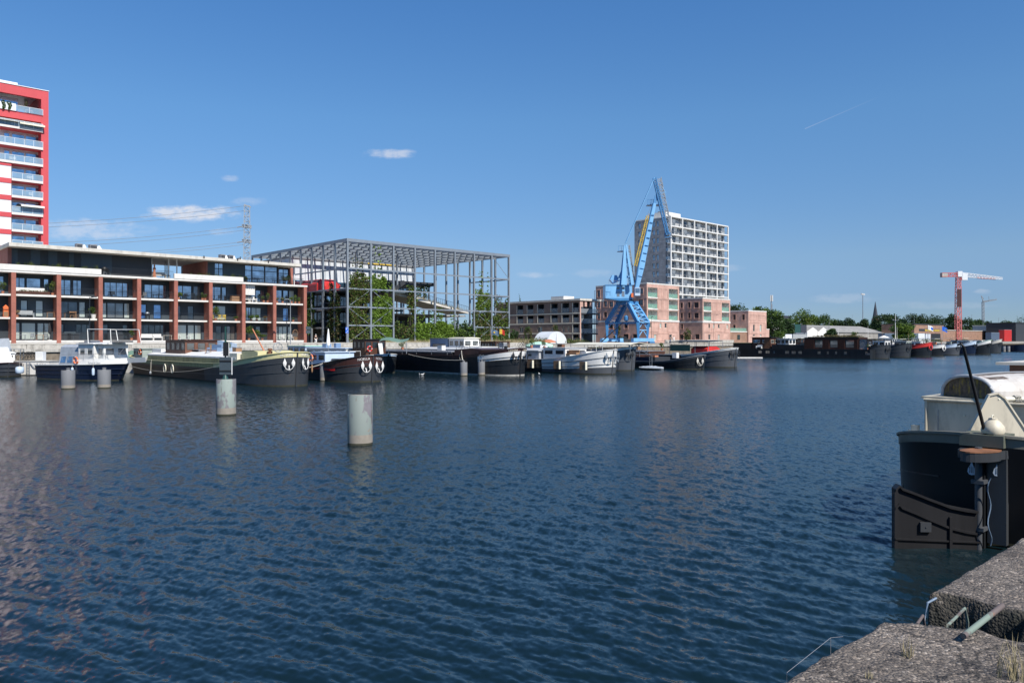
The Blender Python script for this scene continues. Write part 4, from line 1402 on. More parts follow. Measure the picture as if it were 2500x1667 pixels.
mb.build('hall','poly',me_)
mb=MB()
x=mx[0]+1
while x<31:
 mb.box(x,x+.06,23.44,23.495,zA,ZT-1.6);x+=1.15
mb.build('hall_ribs','steel',me_)
mb=MB();mb.box(mx[0]+.9,31.3,23.3,35,ZT-1.6,ZT-1.25);mb.build('hall_fascia','hatch_grey',me_)
for a,b in((.6,3.9),):
 mb=MB();mb.box(mx[0]+1.2,31,23.36,23.43,zA+2.0,zA+2.9);mb.build('hall_window_band','glass_tower',me_)
zd=LV[3]-.4
mb=MB();mb.box(mx[3]+1,mx[6]+.5,14,30,zd-.75,zd);mb.build('upper_deck','char_cladding',me_)
mb=MB();mb.hexa([(mx[3]+1.5,12.4,LV[2]+.1),(mx[3]+2.3,12.4,LV[2]-.3),(mx[3]+2.3,14,LV[2]-.3),(mx[3]+1.5,14,LV[2]+.1),(mx[4]+1.5,12.4,zd),(mx[4]+2.3,12.4,zd-.4),(mx[4]+2.3,14,zd-.4),(mx[4]+1.5,14,zd)])
mb.build('stair','char_cladding',me_)
for px_ in(mx[4],mx[5],mx[6]):
 for y in(15,29):
  mb=MB();mb.box(px_-.14,px_+.14,y-.14,y+.14,GZ,zd-.76);mb.build('inner_column','galvanised',me_)
za_,zb_=LV[2]+.05,LV[1]-.25
xa_,xb_=mx[2]+.6,mx[6]-.4
mb=MB()
mb.hexa([(xa_,1.2,za_-.55),(xb_,1.2,zb_-.3),(xb_,8.2,zb_-.3),(xa_,8.2,za_-.55),(xa_,1.2,za_),(xb_,1.2,zb_),(xb_,8.2,zb_),(xa_,8.2,za_)])
mb.build('ramp','concrete_light',me_)
mb=MB()
for q in range(40):
 f=q/39
 x,z=xa_+(xb_-xa_)*f,za_+(zb_-za_)*f
 mb.box(x-.015,x+.015,1.22,1.25,z,z+1.1)
mb.beam((xa_,1.235,za_+1.1),(xb_,1.235,zb_+1.1),.05,.05)
mb.build('ramp_railing','rail_dark',me_)
mb=MB();mb.box(mx[3],mx[7],8.4,30,LV[1]-.9,LV[1]-.6);mb.build('playground_roof','soffit',me_)
mb=MB();mb.box(mx[3]+.5,mx[7]-.4,22,30,GZ,LV[1]-.92);mb.build('playground_back_wall','grey_cladding',me_)
for px_ in range(6):
 mb=MB();x=mx[3]+1+px_*3.4;mb.box(x,x+2.4,21.93,21.99,GZ+1,GZ+3.1);mb.build('window','glass_room',me_)
for a in(mx[3]+.6,mx[4]-1):
 mb=MB();mb.box(a,a+3.5,17,17.25,ZT-2.3,ZT-2.05);mb.build('lamp_rail','yellow',me_)
p=UW(mu0+mx[0]+2.4,MW+17.5,LV[2])
r=thing('red_canopy','bright red faceted play shell on the deck inside the steel frame building','play structure',p,TH)
mb=MB()
prof=[(-2.6,0),(-2.6,1.4),(-1.8,2.25),(1.4,2.25),(2.4,1.4),(2.4,0)]
secs=[(-8.5,.62,.0),(-7.0,1,0),(-1,1,0),(5,1,0),(11,1,0)]
z0=LV[2]
pts=[[(px_*s_,y,z0+pz_*s_)for px_,pz_ in prof]for y,s_,_ in secs]
for a,b in zip(pts[:-1],pts[1:]):
 for k in range(5):
  mb.face([a[k],a[k+1],b[k+1],b[k]])
mb.face(pts[0][::-1]);mb.face(pts[-1])
mb.build('shell','red_paint',r)
mb=MB()
for y in(-7,-4,-1,2,5,8):
 mb.beam((-2.64,y,z0),(-2.64,y,z0+1.4),.09,.09);mb.beam((-2.64,y,z0+1.4),(-1.82,y,z0+2.28),.09,.09)
mb.beam((-2.65,-7,z0+.9),(-2.65,11,z0+.9),.06,.1)
mb.build('seam_ribs','maroon',r)
for px,y_,l in((1110,8,'left'),(1208,4,'right')):
 pass
def vine(x0,x1,z0,z1,dens,lbl,seed,mats=('leaf_a','leaf_b','leaf_bright'),y=.12,top=.6,side=False,thick=.35,size=.21,trail=True):
 g=random.Random(seed)
 base=UW(mu0+(x0+x1)/2,MW+y,GZ)if not side else UW(mu0+y,MW+(x0+x1)/2,GZ)
 r=thing('climbing_plant',lbl,'plant',base,TH,'climbing plants on the steel frame')
 mb=MB()
 w=(x1-x0)
 def put(cx,cz,rx,rz,n):
  c=(cx,0,cz);R_=(rx,thick,rz)
  if side:
   c=(0,cx,cz);R_=(thick,rx,rz)
  mb.leaves(c,R_,n,size,g.randrange(1<<30),len(mats),shell=.1)
 area=w*(z1-z0)
 n=int(area*dens*2.6)
 ncl=max(8,int(area*2.4))
 for q in range(ncl):
  f=g.random()
  cx=-w/2+w*g.random()
  hcol=z0+(z1-z0)*(1-top*.35*abs(math.sin(cx*2.1+seed))*g.random())
  cz=z0+(hcol-z0)*f
  put(cx,cz,.45+.5*g.random(),.4+.55*g.random(),n//ncl)
 if trail:
  for q in range(max(3,int(w*1.2))):
   cx=-w/2+w*g.random()
   for s_ in range(5):
    put(cx+g.uniform(-.15,.15),z1+s_*.35*top*2,.14,.3,max(3,int(9-s_*1.5)))
 mb.build('foliage',list(mats),r)
 mb=MB()
 for q in range(4):
  cx=-w/2+w*(q+.5)/4
  pts=[((cx+.1*math.sin(k*1.3+q),0,GZ+(z1-GZ)*k/6)if not side else(0,cx+.1*math.sin(k*1.3+q),GZ+(z1-GZ)*k/6))for k in range(7)]
  mb.tube(pts,.035,5,r2=.012)
 mb.build('stems','bark',r)
zm=lambda py:mz(py)
G1=('leaf_bright','leaf_bright','leaf_a','leaf_a')
G2=('leaf_a','leaf_b','leaf_c','leaf_dull')
vine(mx[0]+.5,mx[1]-.4,zm(845),zm(745),55,'dense climbing plant covering the lower part of the first bay of the long steel facade',101,G2,size=.2)
vine(mx[0]+.5,mx[1]-.4,zm(738),zm(665),75,'climbing plant filling the upper part of the first bay of the long steel facade',102,G2,size=.2,top=.9)
vine(mx[1]+.3,mx[2]-.3,zm(843),zm(708),85,'dense bright climbing plant in the second bay of the long steel facade',103,G1,size=.16)
vine(mx[1]+.3,mx[2]-1.6,zm(702),zm(668),90,'narrow bright green creeper rising to the roof in the second bay',104,G1,top=1.8)
vine(mx[2]+.3,mx[3]-.2,zm(843),zm(795),85,'brown-green bush band at the foot of the third bay of the steel facade',105,('leaf_dull','leaf_b','leaf_d','leaf_a'),top=.3)
vine(mx[3]-1.4,mx[3]+.1,zm(790),zm(700),50,'thin hanging creeper on the fourth post of the steel facade',106,('leaf_b','leaf_a','leaf_dull'),top=.3)
vine(mx[3]+.1,mx[4]+.2,zm(845),zm(785),120,'bright green hedge-like bush at the foot of the fourth bay',107,G1,top=.8,thick=.7)
vine(mx[4]+.1,mx[5],zm(845),zm(782),120,'bright green hedge-like bush at the foot of the fifth bay',108,G1,top=.9,thick=.7)
vine(mx[5]+.1,mx[6]-.2,zm(845),zm(798),90,'mid green bush at the foot of the sixth bay of the steel facade',109,('leaf_b','leaf_a','leaf_d'),top=.5,thick=.6)
vine(mx[6]+.2,mx[7]-.3,zm(845),zm(745),95,'dark green creeper filling the lower seventh bay of the steel facade',110,('leaf_b','leaf_a','leaf_dull'))
vine(mx[6]+.6,mx[7]-.6,zm(742),zm(690),60,'pale loose creeper reaching high in the seventh bay of the steel facade',111,('leaf_a','leaf_c','leaf_bright'),top=1.3)
vine(mx[7]+.2,mx[8]-.3,zm(845),zm(735),55,'loose dull creeper in the last bay of the steel facade behind the flags',112,('leaf_b','leaf_dull','leaf_a'))
vine(mx[7]+.4,mx[8]+1.2,zm(838),zm(808),110,'low green bush at the right foot of the steel frame building',113,('leaf_a','leaf_b'),thick=.8)
vine(20.5,27,GZ,LV[2]+.6,55,'dark tall creeper at the rear of the shaded side of the steel frame',114,('leaf_b','leaf_d','leaf_a'),y=.1,side=True)
vine(12.0,15.0,GZ+4,LV[2]-1,50,'dark thin creeper in the middle of the shaded side of the steel frame',115,('leaf_b','leaf_d','leaf_a'),y=.1,side=True)
vine(3.0,6.5,GZ,LV[2]-.6,40,'dark creeper near the corner on the shaded side of the steel frame',116,('leaf_b','leaf_d','leaf_dull'),y=.1,side=True)
vine(13,24,GZ+1.6,GZ+4.2,60,'broad overhanging green bush low on the shaded side of the steel frame',117,('leaf_a','leaf_b','leaf_bright'),y=-.3,side=True,thick=1.0,trail=False)
vine(mx[3]+.8,mx[6]-1,LV[3]-3.6,LV[3]-.9,14,'dangling dark creeper under the upper deck of the steel frame building',118,('leaf_b','leaf_d'),y=14,trail=False)
mb=MB();g=random.Random(8)
for q in range(900):
 f=g.random()
 x,z=xa_+(xb_-xa_)*f,za_+(zb_-za_)*f
 y=g.uniform(1.4,2.4)
 p=UW(mu0+x,MW+y,z)
 mb.face([p-XA*.02,p+XA*.02,p+Vector((g.uniform(-.2,.2),g.uniform(-.2,.2),g.uniform(.3,.9)))])
o=mb.build('ramp_grass','dry_grass',loc=tuple(UW(mu0+xa_,MW+1.5,za_)));tag(o,'dry yellow grasses growing along the ramp inside the steel frame building','grass',kind='stuff')
mb=MB()
u_a,u_b=ucol(1195,118),ucol(1330,114)
for q in range(5200):
 u=g.uniform(ucol(860,117),u_b)if q<2600 else g.uniform(u_a,u_b)
 w=g.uniform(112,118.5)
 p=UW(u,w,GZ)
 mb.face([p-XA*.03,p+XA*.03,p+Vector((g.uniform(-.2,.2),g.uniform(-.2,.2),g.uniform(.25,1.0)))])
o=mb.build('rough_grass',['dry_grass'],loc=tuple(UW(u_a,115,GZ)));tag(o,'rough dry grass growing on the far quay in front of the steel frame','grass',kind='stuff')
# red tower (far left)
Yt=141.0
Ptw=P(118.5,830,Yt)
tu,tw=touw(Ptw)
tb=thing('apartment_tower','tall red and white apartment tower with glass balconies at the left edge','building',UW(tu,tw,GZ),TH)
def tz(py):return zat(py,Yt)
def tx(px,v=0.0):return ucol(px,tw+v)-tu
TL=tx(-420)
ztop=tz(224)
mb=MB();mb.box(TL,-.61,2.2,16,GZ,tz(285.5)-.02);mb.build('core','white_panel',tb)
mb=MB();mb.box(TL,tx(51),2.25,12,tz(285.5),ztop-1.7);mb.build('penthouse_room','white_panel',tb)
mb=MB();mb.box(-1.15,0,0,2.19,GZ,ztop);mb.build('end_pier','red_facade',tb)
mb=MB();mb.box(-.6,0,2.195,16,GZ,ztop-.01);mb.build('end_wall','red_facade',tb)
mb=MB();mb.box(TL,-1.155,0,.6,ztop-1.62,ztop-.004);mb.build('roof_beam','red_facade',tb)
mb=MB();mb.box(TL,.1,-.1,16.1,ztop,ztop+.12);mb.build('roof_edge','white_panel',tb)
mb=MB();mb.box(TL,tx(49),2,12,ztop+.12,ztop+1.05);mb.build('roof_plant_room','white_panel',tb)
S=40.6/F*Yt
zf=[tz(y)for y in(285.5,327,369.5,410.5,451.5,491.5,532,572.5,612,652,692)]
xl_b=[tx(-420)]*4+[tx(28)]*8
for i,z in enumerate(zf):
 xl=xl_b[i]
 zup=(zf[i-1]-(1.25 if i==1 else 0)if i else ztop-1.62)
 if i==0:
  mb=MB();mb.box(TL,-1.155,0,2.19,z-1.25,z);mb.build('floor_band','red_facade',tb)
 else:
  mb=MB();mb.box(xl,-.9,-.25,2.19,z,z+.42);mb.build('balcony_slab','concrete_white',tb)
  mb=MB();mb.box(xl,-1.16,-.2,2.19,z-.06,z-.004);mb.build('soffit_band','red_facade',tb)
  z=z+.42
 xa=tx(38)if i==0 else xl+.02
 mb=MB();mb.box(xa,-.92,-.2,-.17,z+.02,z+1.0);mb.build('glass_balustrade','balustrade_blue',tb)
 mb=MB()
 mb.box(xa,-.9,-.22,-.15,z+1.0,z+1.06)
 nb=max(2,int((-.9-xa)/1.4))
 for q in range(nb+1):
  x=xa+(-.95-xa)*q/nb
  mb.box(x,x+.05,-.215,-.17,z,z+1.0)
 mb.build('handrail','white_panel',tb)
 H=zup-z
 ztw=zup-.42
 if i==0:
  x_end=tx(51)
  window(tb,(TL,2.24,0),XA,YA,(0,x_end-TL,z+.1,z+2.3),-.03,pane='glass_tower',mull=6,fw=.1,frame='white_panel')
  mb=MB();mb.box(TL,tx(38),-.2,.1,z,z+1.25);mb.build('white_parapet','white_panel',tb)
 else:
  for a,b in((tx(28.5,2.1),tx(60,2.1)),(tx(62,2.1),tx(104,2.1))):
   window(tb,(0,2.195,0),XA,YA,(a,b,z+.08,ztw),-.03,pane='glass_tower',fw=.08,frame='white_panel')
  if i<4:
   window(tb,(0,2.195,0),XA,YA,(tx(9,2.1),tx(24,2.1),z+.08,ztw),-.03,pane='glass_tower',fw=.08,frame='white_panel')
 if i>=4:
  mb=MB();mb.box(TL,tx(27.5),.0,2.19,z-.9+.0,zf[i-1]-.52);mb.build('white_bay','white_panel',tb)
  mb=MB();mb.box(TL,tx(27.6),-.08,2.18,zf[i-1]-.515,zf[i-1]+.33);mb.build('floor_band','red_facade',tb)
  window(tb,(0,0,0),XA,YA,(tx(14),tx(26.5),z+.1,z+2.0),.03,pane='balustrade_blue',fw=.05,frame='white_panel')
for i,(a,b)in{1:(46,107),6:(49,106)}.items():
 z=zf[i-1]-(.75 if i==1 else 0)
 x0,x1=tx(a),tx(b)
 mb=MB();mb.hexa([(x0,-.9,z-1.25),(x1,-.9,z-1.25),(x1,1.9,z-.75),(x0,1.9,z-.75),(x0,-.9,z-1.18),(x1,-.9,z-1.18),(x1,1.9,z-.68),(x0,1.9,z-.68)])
 mb.box(x0,x1,-.93,-.9,z-1.5,z-1.18)
 mb.build('awning','cream_paint' if i==1 else 'white_paint',tb)
x0,x1=tx(-420),tx(44)
z=zf[0]-.75
mb=MB();mb.hexa([(x0,-.9,z-1.25),(x1,-.9,z-1.25),(x1,1.9,z-.75),(x0,1.9,z-.75),(x0,-.9,z-1.18),(x1,-.9,z-1.18),(x1,1.9,z-.68),(x0,1.9,z-.68)]);mb.build('awning','cream_paint',tb)
def at_tw(px,i,v=.8):
 z=zf[i]+(.42 if i else 0)+.004
 p=UW(ucol(px,tw+v),tw+v,z);return p
def tl(s_,i):return f"{s_} on the {['top','second','third','fourth','fifth','sixth','seventh','eighth','ninth'][i]} balcony of the red tower"
for px,i,s_ in((27,3,'left white chair'),(36,3,'right white chair'),(75,5,'white chair'),(100,5,'folding pale deck chair'),(37,6,'left beige armchair'),(46,6,'right beige armchair'),(98,1,'white draped chair'),(20,1,'grey metal chair'),(70,4,'left white chair'),(78,4,'right white chair')):
 chair(tl(s_,i),at_tw(px,i),TH,'white_paint' if 'white' in s_ else 'concrete_light','chairs on the red tower balconies')
for px,i,s_ in((80,3,'white round table'),(64,6,'grey table'),(84,7,'white cushioned table'),(55,7,'glass table'),(70,0,'white-clothed table')):
 table(tl(s_,i),at_tw(px,i),TH,1.1,.6,'white_paint' if 'white' in s_ else 'steel','tables on the red tower balconies')
for px,i,s_,hh in((99,4,'dark green palm',1.3),(101,3,'small green shrub',.7),(62,0,'bare branching tree',2.3),(95,6,'leafy green plant',.6)):
 plant(tl(s_,i),at_tw(px,i),hh,.4,'white_panel',seed=70+px,group='plants on the red tower balconies',m=('leaf_b','leaf_d','leaf_a')if hh<2 else('leaf_dull','leaf_b','leaf_c'),n=300)
r=thing('planter_box','long white planter box with green plants on the second balcony of the red tower','planter',at_tw(50,1,.1),TH)
z0=r.location.z
mb=MB();mb.box(-1.4,1.4,-.2,.2,z0,z0+.6);mb.build('box','white_panel',r)
mb=MB();mb.leaves((0,0,z0+.68),(1.35,.2,.15),260,.08,4,3);mb.build('foliage',['leaf_a','leaf_b','leaf_c'],r)
for px in(8,22):
 p=UW(ucol(px,tw-.25),tw-.25,zf[0]+.7)
 r=thing('hanging_plant',('left' if px<10 else 'right')+' trailing green plant hanging over the white top parapet of the red tower','plant',p,TH)
 mb=MB()
 for q in range(4):mb.leaves((math.sin(q)*.15,0,p.z+.5-q*.35),(.4-q*.07,.15,.3),90,.09,px+q,2)
 mb.build('foliage',['leaf_b','leaf_a'],r)
 mb=MB();mb.tube([(0,.05,p.z+.6),(.05,-.02,p.z-.6)],.02,5);mb.build('stem','bark',r)
 # white grid tower (centre right)
Yw=278.0
u8,w8=touw(P(1638,830,Yw))
wt=thing('apartment_tower','tall grey tower with a white concrete balcony grid behind the blue crane','building',UW(u8,w8,GZ),TH)
def wz(py):return zat(py,Yw)
def wx(px):return ucol(px,w8)-u8
gx=[0]+[wx(1430+q/3.408)for q in(808,907,1003,1095,1187)]
zt8=wz(529)
st=(wz(530)-wz(530+20.75))
DB=16.4
mb=MB()
ops=[]
for f0 in range(14):
 zc=zt8-1.9-f0*st*1.0
 for a,b in((5.6,7.2),(3.6,5.2))if f0 else((5.6,7.2),(3.6,5.2)):
  pass
def wv(px):
 t=(px-1250)/F
 X0,Y0=UW(u8,w8).x,UW(u8,w8).y
 return(X0-t*Y0)/(ST+t*CT)
vside=wv(1549)
so=(0.0,vside,0)
sax=Vector((0,-1,0))
ops=[]
for f0 in range(15):
 zc=zt8-.9-st*f0
 for pa_,pb_ in((1557.5,1564),(1592.5,1598.5),(1602.5,1608)):
  a,b=vside-wv(pa_),vside-wv(pb_)
  if zc-2.1>4:
   ops.append((a,b,zc-2.0,zc-.1))
mb=MB();wall(mb,so,sax,XA,vside-2.2,GZ,zt8,ops,.25);mb.build('side_wall','stone_grey',wt)
for op in ops:
 window(wt,so,sax,XA,op,.25,pane='glass_sky',mull=1,fw=.08)
mb=MB();mb.box(.28,gx[-1]-.3,1.6,vside-.01,GZ,zt8-.05);mb.build('core','stone_grey',wt)
mb=MB();mb.box(-.06,gx[-1]+.02,-.02,vside,zt8,zt8+.35);mb.build('roof_edge','white_paint',wt)
mb=MB();mb.box(wx(1648),wx(1684),4,12,zt8+.36,zt8+2.6);mb.build('roof_plant_room','concrete_white',wt)
mb=MB();mb.box(wx(1656),wx(1664),6,9,zt8+2.61,zt8+3.3);mb.build('roof_unit','hatch_grey',wt)
for x in gx:
 mb=MB();mb.box(x-(.0 if x==0 else .22),x+.46 if x==0 else x+.22,0,.4,GZ,zt8-.004);mb.build('grid_pier','white_paint',wt)
for f0 in range(15):
 z=zt8-f0*st
 if z<6:continue
 if f0:
  mb=MB();mb.box(-.02,gx[-1]+.34,.03,1.55,z-.36,z+.0);mb.build('floor_slab','white_paint',wt)
 z1=z-.36
 z0=z-st
 for i in range(5):
  a,b=gx[i]+(.56 if i==0 else .34),gx[i+1]-.34
  mid=a+(b-a)*(.44 if i%2==0 else .56)
  mb=MB();mb.box(a,b,1.56,1.6,z0,z1)
  mb.m=1
  for(p0,p1)in(((.04,.34),(.44,.66))if(i+f0)%2==0 else((.30,.58),(.66,.88))):
   mb.box(a+(b-a)*p0,a+(b-a)*p1,1.52,1.562,z0+.05,z1-.3)
  mb.build('back_wall',['hatch_light','glass_dark'],wt)
  mb=MB()
  for q in range(13):
   x=a+(b-a)*q/12
   mb.box(x,x+.05,.2,.24,z0,z0+1.0)
  mb.box(a,b,.19,.25,z0+1.0,z0+1.06)
  mb.m=1
  s0=a+(b-a)*(.1,.45,.25)[(f0*2+i)%3]
  mb.box(s0,s0+(b-a)*.30,.3,.33,z0+.02,z1-.35)
  mb.build('balcony_railing',['steel','balustrade_clear'],wt)
 mb=MB();mb.box(-.01,.03,.52,2.2,z0+.05,z0+1.05);mb.m=1
 mb.box(.0,.08,1.3,1.38,z0+1.06,z1)
 mb.build('side_balustrade',['balustrade_blue','steel'],wt)
 # pink brick blocks
def block(name_label,pxc,pxr,pytop,pyb,w,vdep,side_px,loggias,band_py,side_ops,front_ops,low_ops,seed,brick='brick_pink',group='pink brick blocks'):
 u0=ucol(pxc,w)
 Yc=ycol(pxc,w)
 b=thing('apartment_block',name_label,'building',UW(u0,w,GZ),TH,group)
 Z=lambda py:zat(py,Yc)
 L=ucol(pxr,w)-u0
 zt=Z(pytop)
 f=lambda px:ucol(px,w)-u0
 def sv(px):
  t=(px-1250)/F
  o=UW(u0,w)
  return(o.x-t*o.y)/(ST+t*CT)
 ops=[]
 for(pa_,pb_)in loggias:
  for(t_,b_)in pyb:
   ops.append((f(pa_),f(pb_),Z(b_),Z(t_)))
 nl=len(ops)
 small=[(f(a),f(a2),Z(b2),Z(t2))for a,a2,t2,b2 in low_ops]
 mb=MB();wall(mb,(0,0,0),XA,YA,L,GZ,zt,ops+small,.18)
 mb.build('front_wall',brick,b)
 mb=MB()
 def rel(x0,x1,z0,z1,y=-.06,t=.12):
  for q in((x0,x1,z0,z0+t),(x0,x1,z1-t,z1),(x0,x0+t,z0+t+.002,z1-t-.002),(x1-t,x1,z0+t+.002,z1-t-.002)):
   mb.box(q[0],q[1],y,.0-.002,q[2],q[3])
 for(pa_,pb_,t_,b_)in front_ops:
  rel(f(pa_),f(pb_),Z(b_),Z(t_))
 for fx in sorted({p for op in loggias for p in op}):
  pass
 if mb.f:
  mb.build('relief_bands',brick,b)
 for q,op in enumerate(small):
  window(b,(0,0,0),XA,YA,op,.18,pane='glass_curtain' if q%2 else 'glass_dark',fw=.08,frame='cream_paint')
 for q,op in enumerate(ops):
  x0,x1,z0,z1=op[:4]
  mb=MB()
  mb.face([(x0,.18,z0),(x0,1.9,z0),(x0,1.9,z1),(x0,.18,z1)])
  mb.face([(x1,.18,z0),(x1,.18,z1),(x1,1.9,z1),(x1,1.9,z0)])
  mb.face([(x0,1.9,z0),(x1,1.9,z0),(x1,1.9,z1),(x0,1.9,z1)])
  mb.face([(x0,.18,z0),(x1,.18,z0),(x1,1.9,z0),(x0,1.9,z0)])
  mb.face([(x0,.18,z1),(x0,1.9,z1),(x1,1.9,z1),(x1,.18,z1)])
  mb.build('loggia_lining','white_paint',b)
  window(b,(0,0,0),XA,YA,(x0+.05,x0+(x1-x0)*.58,z0+.05,z1-.25),1.86,pane='glass_dark',mull=1,fw=.1,frame='sign_green')
  mb=MB();mb.box(x0+.02,x1-.02,.05,.08,z0+.05,z0+1.1);mb.build('glass_balustrade','balustrade_green',b)
  mb=MB();mb.box(x0-.1,x1+.1,-.1,.04,z0-.28,z0-.0);mb.build('loggia_sill','concrete_white',b)
 vd=vdep
 o_=(0,vd,0)
 ax_=Vector((0,-1,0))
 sops=[]
 for(a,a2,t2,b2)in side_ops:
  Ys=(UW(u0,w).y+CT*sv((a+a2)/2))
  sops.append((vd-sv(a),vd-sv(a2),zat(b2,Ys),zat(t2,Ys)))
 mb=MB();wall(mb,o_,ax_,XA,vd,GZ,zt,sops,.2);mb.build('side_wall',brick,b)
 for q,op in enumerate(sops):
  window(b,o_,ax_,XA,op,.2,pane='glass_dark',fw=.08)
  mb=MB();s0,s1=vd-op[0]+.12,vd-op[1]-.12
  mb.box(-.16,-.002,s1,s0,op[2]-.34,op[2]-.24);mb.box(-.09,-.002,s1,s1+.1,op[2]-.238,op[3]+.1);mb.box(-.09,-.002,s0-.1,s0,op[2]-.238,op[3]+.1)
  mb.box(-.09,-.002,s1,s0,op[3]+.102,op[3]+.2)
  mb.build('window_surround',brick,b)
 mb=MB();mb.box(-.04,L+.04,-.04,vd,zt,zt+.3);mb.build('roof_coping','concrete_white',b)
 if band_py:
  zb=Z(band_py)
  mb=MB();mb.box(-.08,L+.05,-.08,-.003,zb-.2,zb+.2);mb.box(-.08,-.003,0,vd,zb-.2,zb+.2);mb.build('stone_band','concrete_white',b)
 mb=MB()
 for zz_ in([Z((pyb[i][1]+pyb[i+1][0])/2)for i in range(len(pyb)-1)]if len(pyb)>1 else[]):
  mb.box(-.05,-.003,0,vd,zz_-.12,zz_+.12)
  prev=0
  for(pa_,pb_)in loggias+[(None,None)]:
   nx=f(pa_)-.12 if pa_ else L
   if nx>prev+.1:mb.box(prev,nx,-.05,-.003,zz_-.12,zz_+.12)
   prev=f(pb_)+.12 if pb_ else prev
 if mb.f:mb.build('string_course',brick,b)
 mb=MB();mb.box(L-.2,L,.001,vd,GZ,zt-.01);mb.box(.2,L-.2,vd-.2,vd,GZ,zt-.01);mb.build('rear_wall',brick,b)
 mb=MB();mb.box(.25,L-.25,2.0,vd-.25,GZ,zt-.3);mb.build('core','black',b)
 return b
C=lambda x:1440+x/5.113
R_=lambda y:680+y/5.113
block('tallest pink brick block with five storeys beside the blue crane',C(712),C(1115),R_(65),[(R_(108),R_(228)),(R_(252),R_(370)),(R_(395),R_(512))],BW,16.4,None,[(C(725),C(845)),(C(985),C(1098))],R_(524),[(C(95),C(130),R_(150),R_(225)),(C(95),C(130),R_(290),R_(360)),(C(95),C(130),R_(430),R_(500)),(C(178),C(215),R_(285),R_(345)),(C(178),C(215),R_(420),R_(480)),(C(245),C(292),R_(290),R_(350)),(C(610),C(665),R_(130),R_(190)),(C(610),C(665),R_(265),R_(330)),(C(610),C(665),R_(410),R_(470)),(C(430),C(475),R_(565),R_(615)),(C(420),C(485),R_(695),R_(745)),(C(540),C(590),R_(695),R_(745)),(C(240),C(290),R_(570),R_(620))],[(C(858),C(900),R_(112),R_(236)),(C(915),C(972),R_(112),R_(236)),(C(858),C(900),R_(250),R_(376)),(C(915),C(972),R_(250),R_(376)),(C(858),C(972),R_(395),R_(508)),(C(718),C(860),R_(540),R_(668)),(C(965),C(1108),R_(540),R_(668)),(C(718),C(800),R_(680),R_(780)),(C(840),C(985),R_(680),R_(780))],[(C(738),C(768),R_(552),R_(612)),(C(872),C(898),R_(552),R_(614)),(C(935),C(962),R_(552),R_(614)),(C(798),C(832),R_(695),R_(775)),(C(992),C(1026),R_(697),R_(775))],1)
block('middle pink brick block with four storeys in front of the white grid tower',C(1408),C(1752),R_(250),[(R_(288),R_(398)),(R_(418),R_(524))],BW,16.4,None,[(C(1420),C(1516)),(C(1648),C(1738))],R_(540),[(C(1135),C(1162),R_(305),R_(365)),(C(1228),C(1258),R_(298),R_(360)),(C(1135),C(1162),R_(430),R_(490)),(C(1228),C(1258),R_(430),R_(488)),(C(1305),C(1360),R_(300),R_(360)),(C(1305),C(1360),R_(430),R_(490)),(C(1140),C(1165),R_(570),R_(622)),(C(1125),C(1170),R_(700),R_(752)),(C(1215),C(1262),R_(700),R_(752)),(C(1318),C(1370),R_(697),R_(752))],[(C(1530),C(1582),R_(290),R_(400)),(C(1590),C(1640),R_(290),R_(400)),(C(1530),C(1640),R_(425),R_(520)),(C(1418),C(1500),R_(556),R_(660)),(C(1520),C(1690),R_(556),R_(660)),(C(1418),C(1570),R_(672),R_(780)),(C(1600),C(1745),R_(672),R_(780))],[(C(1482),C(1504),R_(566),R_(618)),(C(1540),C(1560),R_(566),R_(618)),(C(1600),C(1622),R_(566),R_(618)),(C(1708),C(1728),R_(568),R_(620)),(C(1480),C(1508),R_(697),R_(765)),(C(1596),C(1624),R_(697),R_(778))],2)
b3=block('small pink brick block with three storeys at the right end of the row',C(1980),C(2205),R_(408),[],BW,16.0,None,[],None,[(C(1790),C(1822),R_(450),R_(512)),(C(1903),C(1935),R_(450),R_(512)),(C(1790),C(1820),R_(578),R_(625))],[(C(1995),C(2080),R_(450),R_(520)),(C(2100),C(2190),R_(450),R_(520)),(C(1990),C(2195),R_(545),R_(690))],[(C(2038),C(2062),R_(575),R_(660)),(C(2122),C(2146),R_(575),R_(660)),(C(2038),C(2062),R_(698),R_(722)),(C(2122),C(2146),R_(698),R_(722))],3)
u0=b3.location;uu3,ww3=touw(u0)
Z3=lambda py:zat(py,ycol(C(1980),BW))
L3=ucol(C(2205),BW)-uu3
mb=MB();mb.box(L3+.01,L3+2.3,.4,14,GZ,Z3(R_(632)));mb.build('low_wing','brick_pink',b3)
mb=MB();mb.box(L3+.0,L3+2.4,.35,14,Z3(R_(632))+.002,Z3(R_(632))+.2);mb.build('wing_coping','concrete_white',b3)
xw=ucol(C(1750),BW+.5)-uu3
mb=MB();mb.box(xw,-.02,.5,9,GZ,Z3(R_(670)));mb.build('low_wing','brick_tan',b3)
mb=MB();mb.box(xw,-.01,.4,9,Z3(R_(670))+.002,Z3(R_(670))+.25);mb.build('wing_coping','concrete_white',b3)
mb=MB();mb.box(xw+.1,-.3,.46,.49,Z3(R_(670))+.26,Z3(R_(620)));mb.build('glass_balustrade','balustrade_green',b3)
mb=MB();x=ucol(C(1842),BW+.5)-uu3;mb.box(x,x+1.2,.45,.498,GZ+.8,Z3(R_(702)));mb.m=1;mb.box(x-.1,x,.44,.498,GZ+.8,Z3(R_(702)));mb.box(x+.56,x+.64,.43,.448,GZ+.8,Z3(R_(702)));mb.box(x+1.2,x+1.3,.44,.498,GZ+.8,Z3(R_(702)));mb.build('door',['glass_dark','leaf_b'],b3)
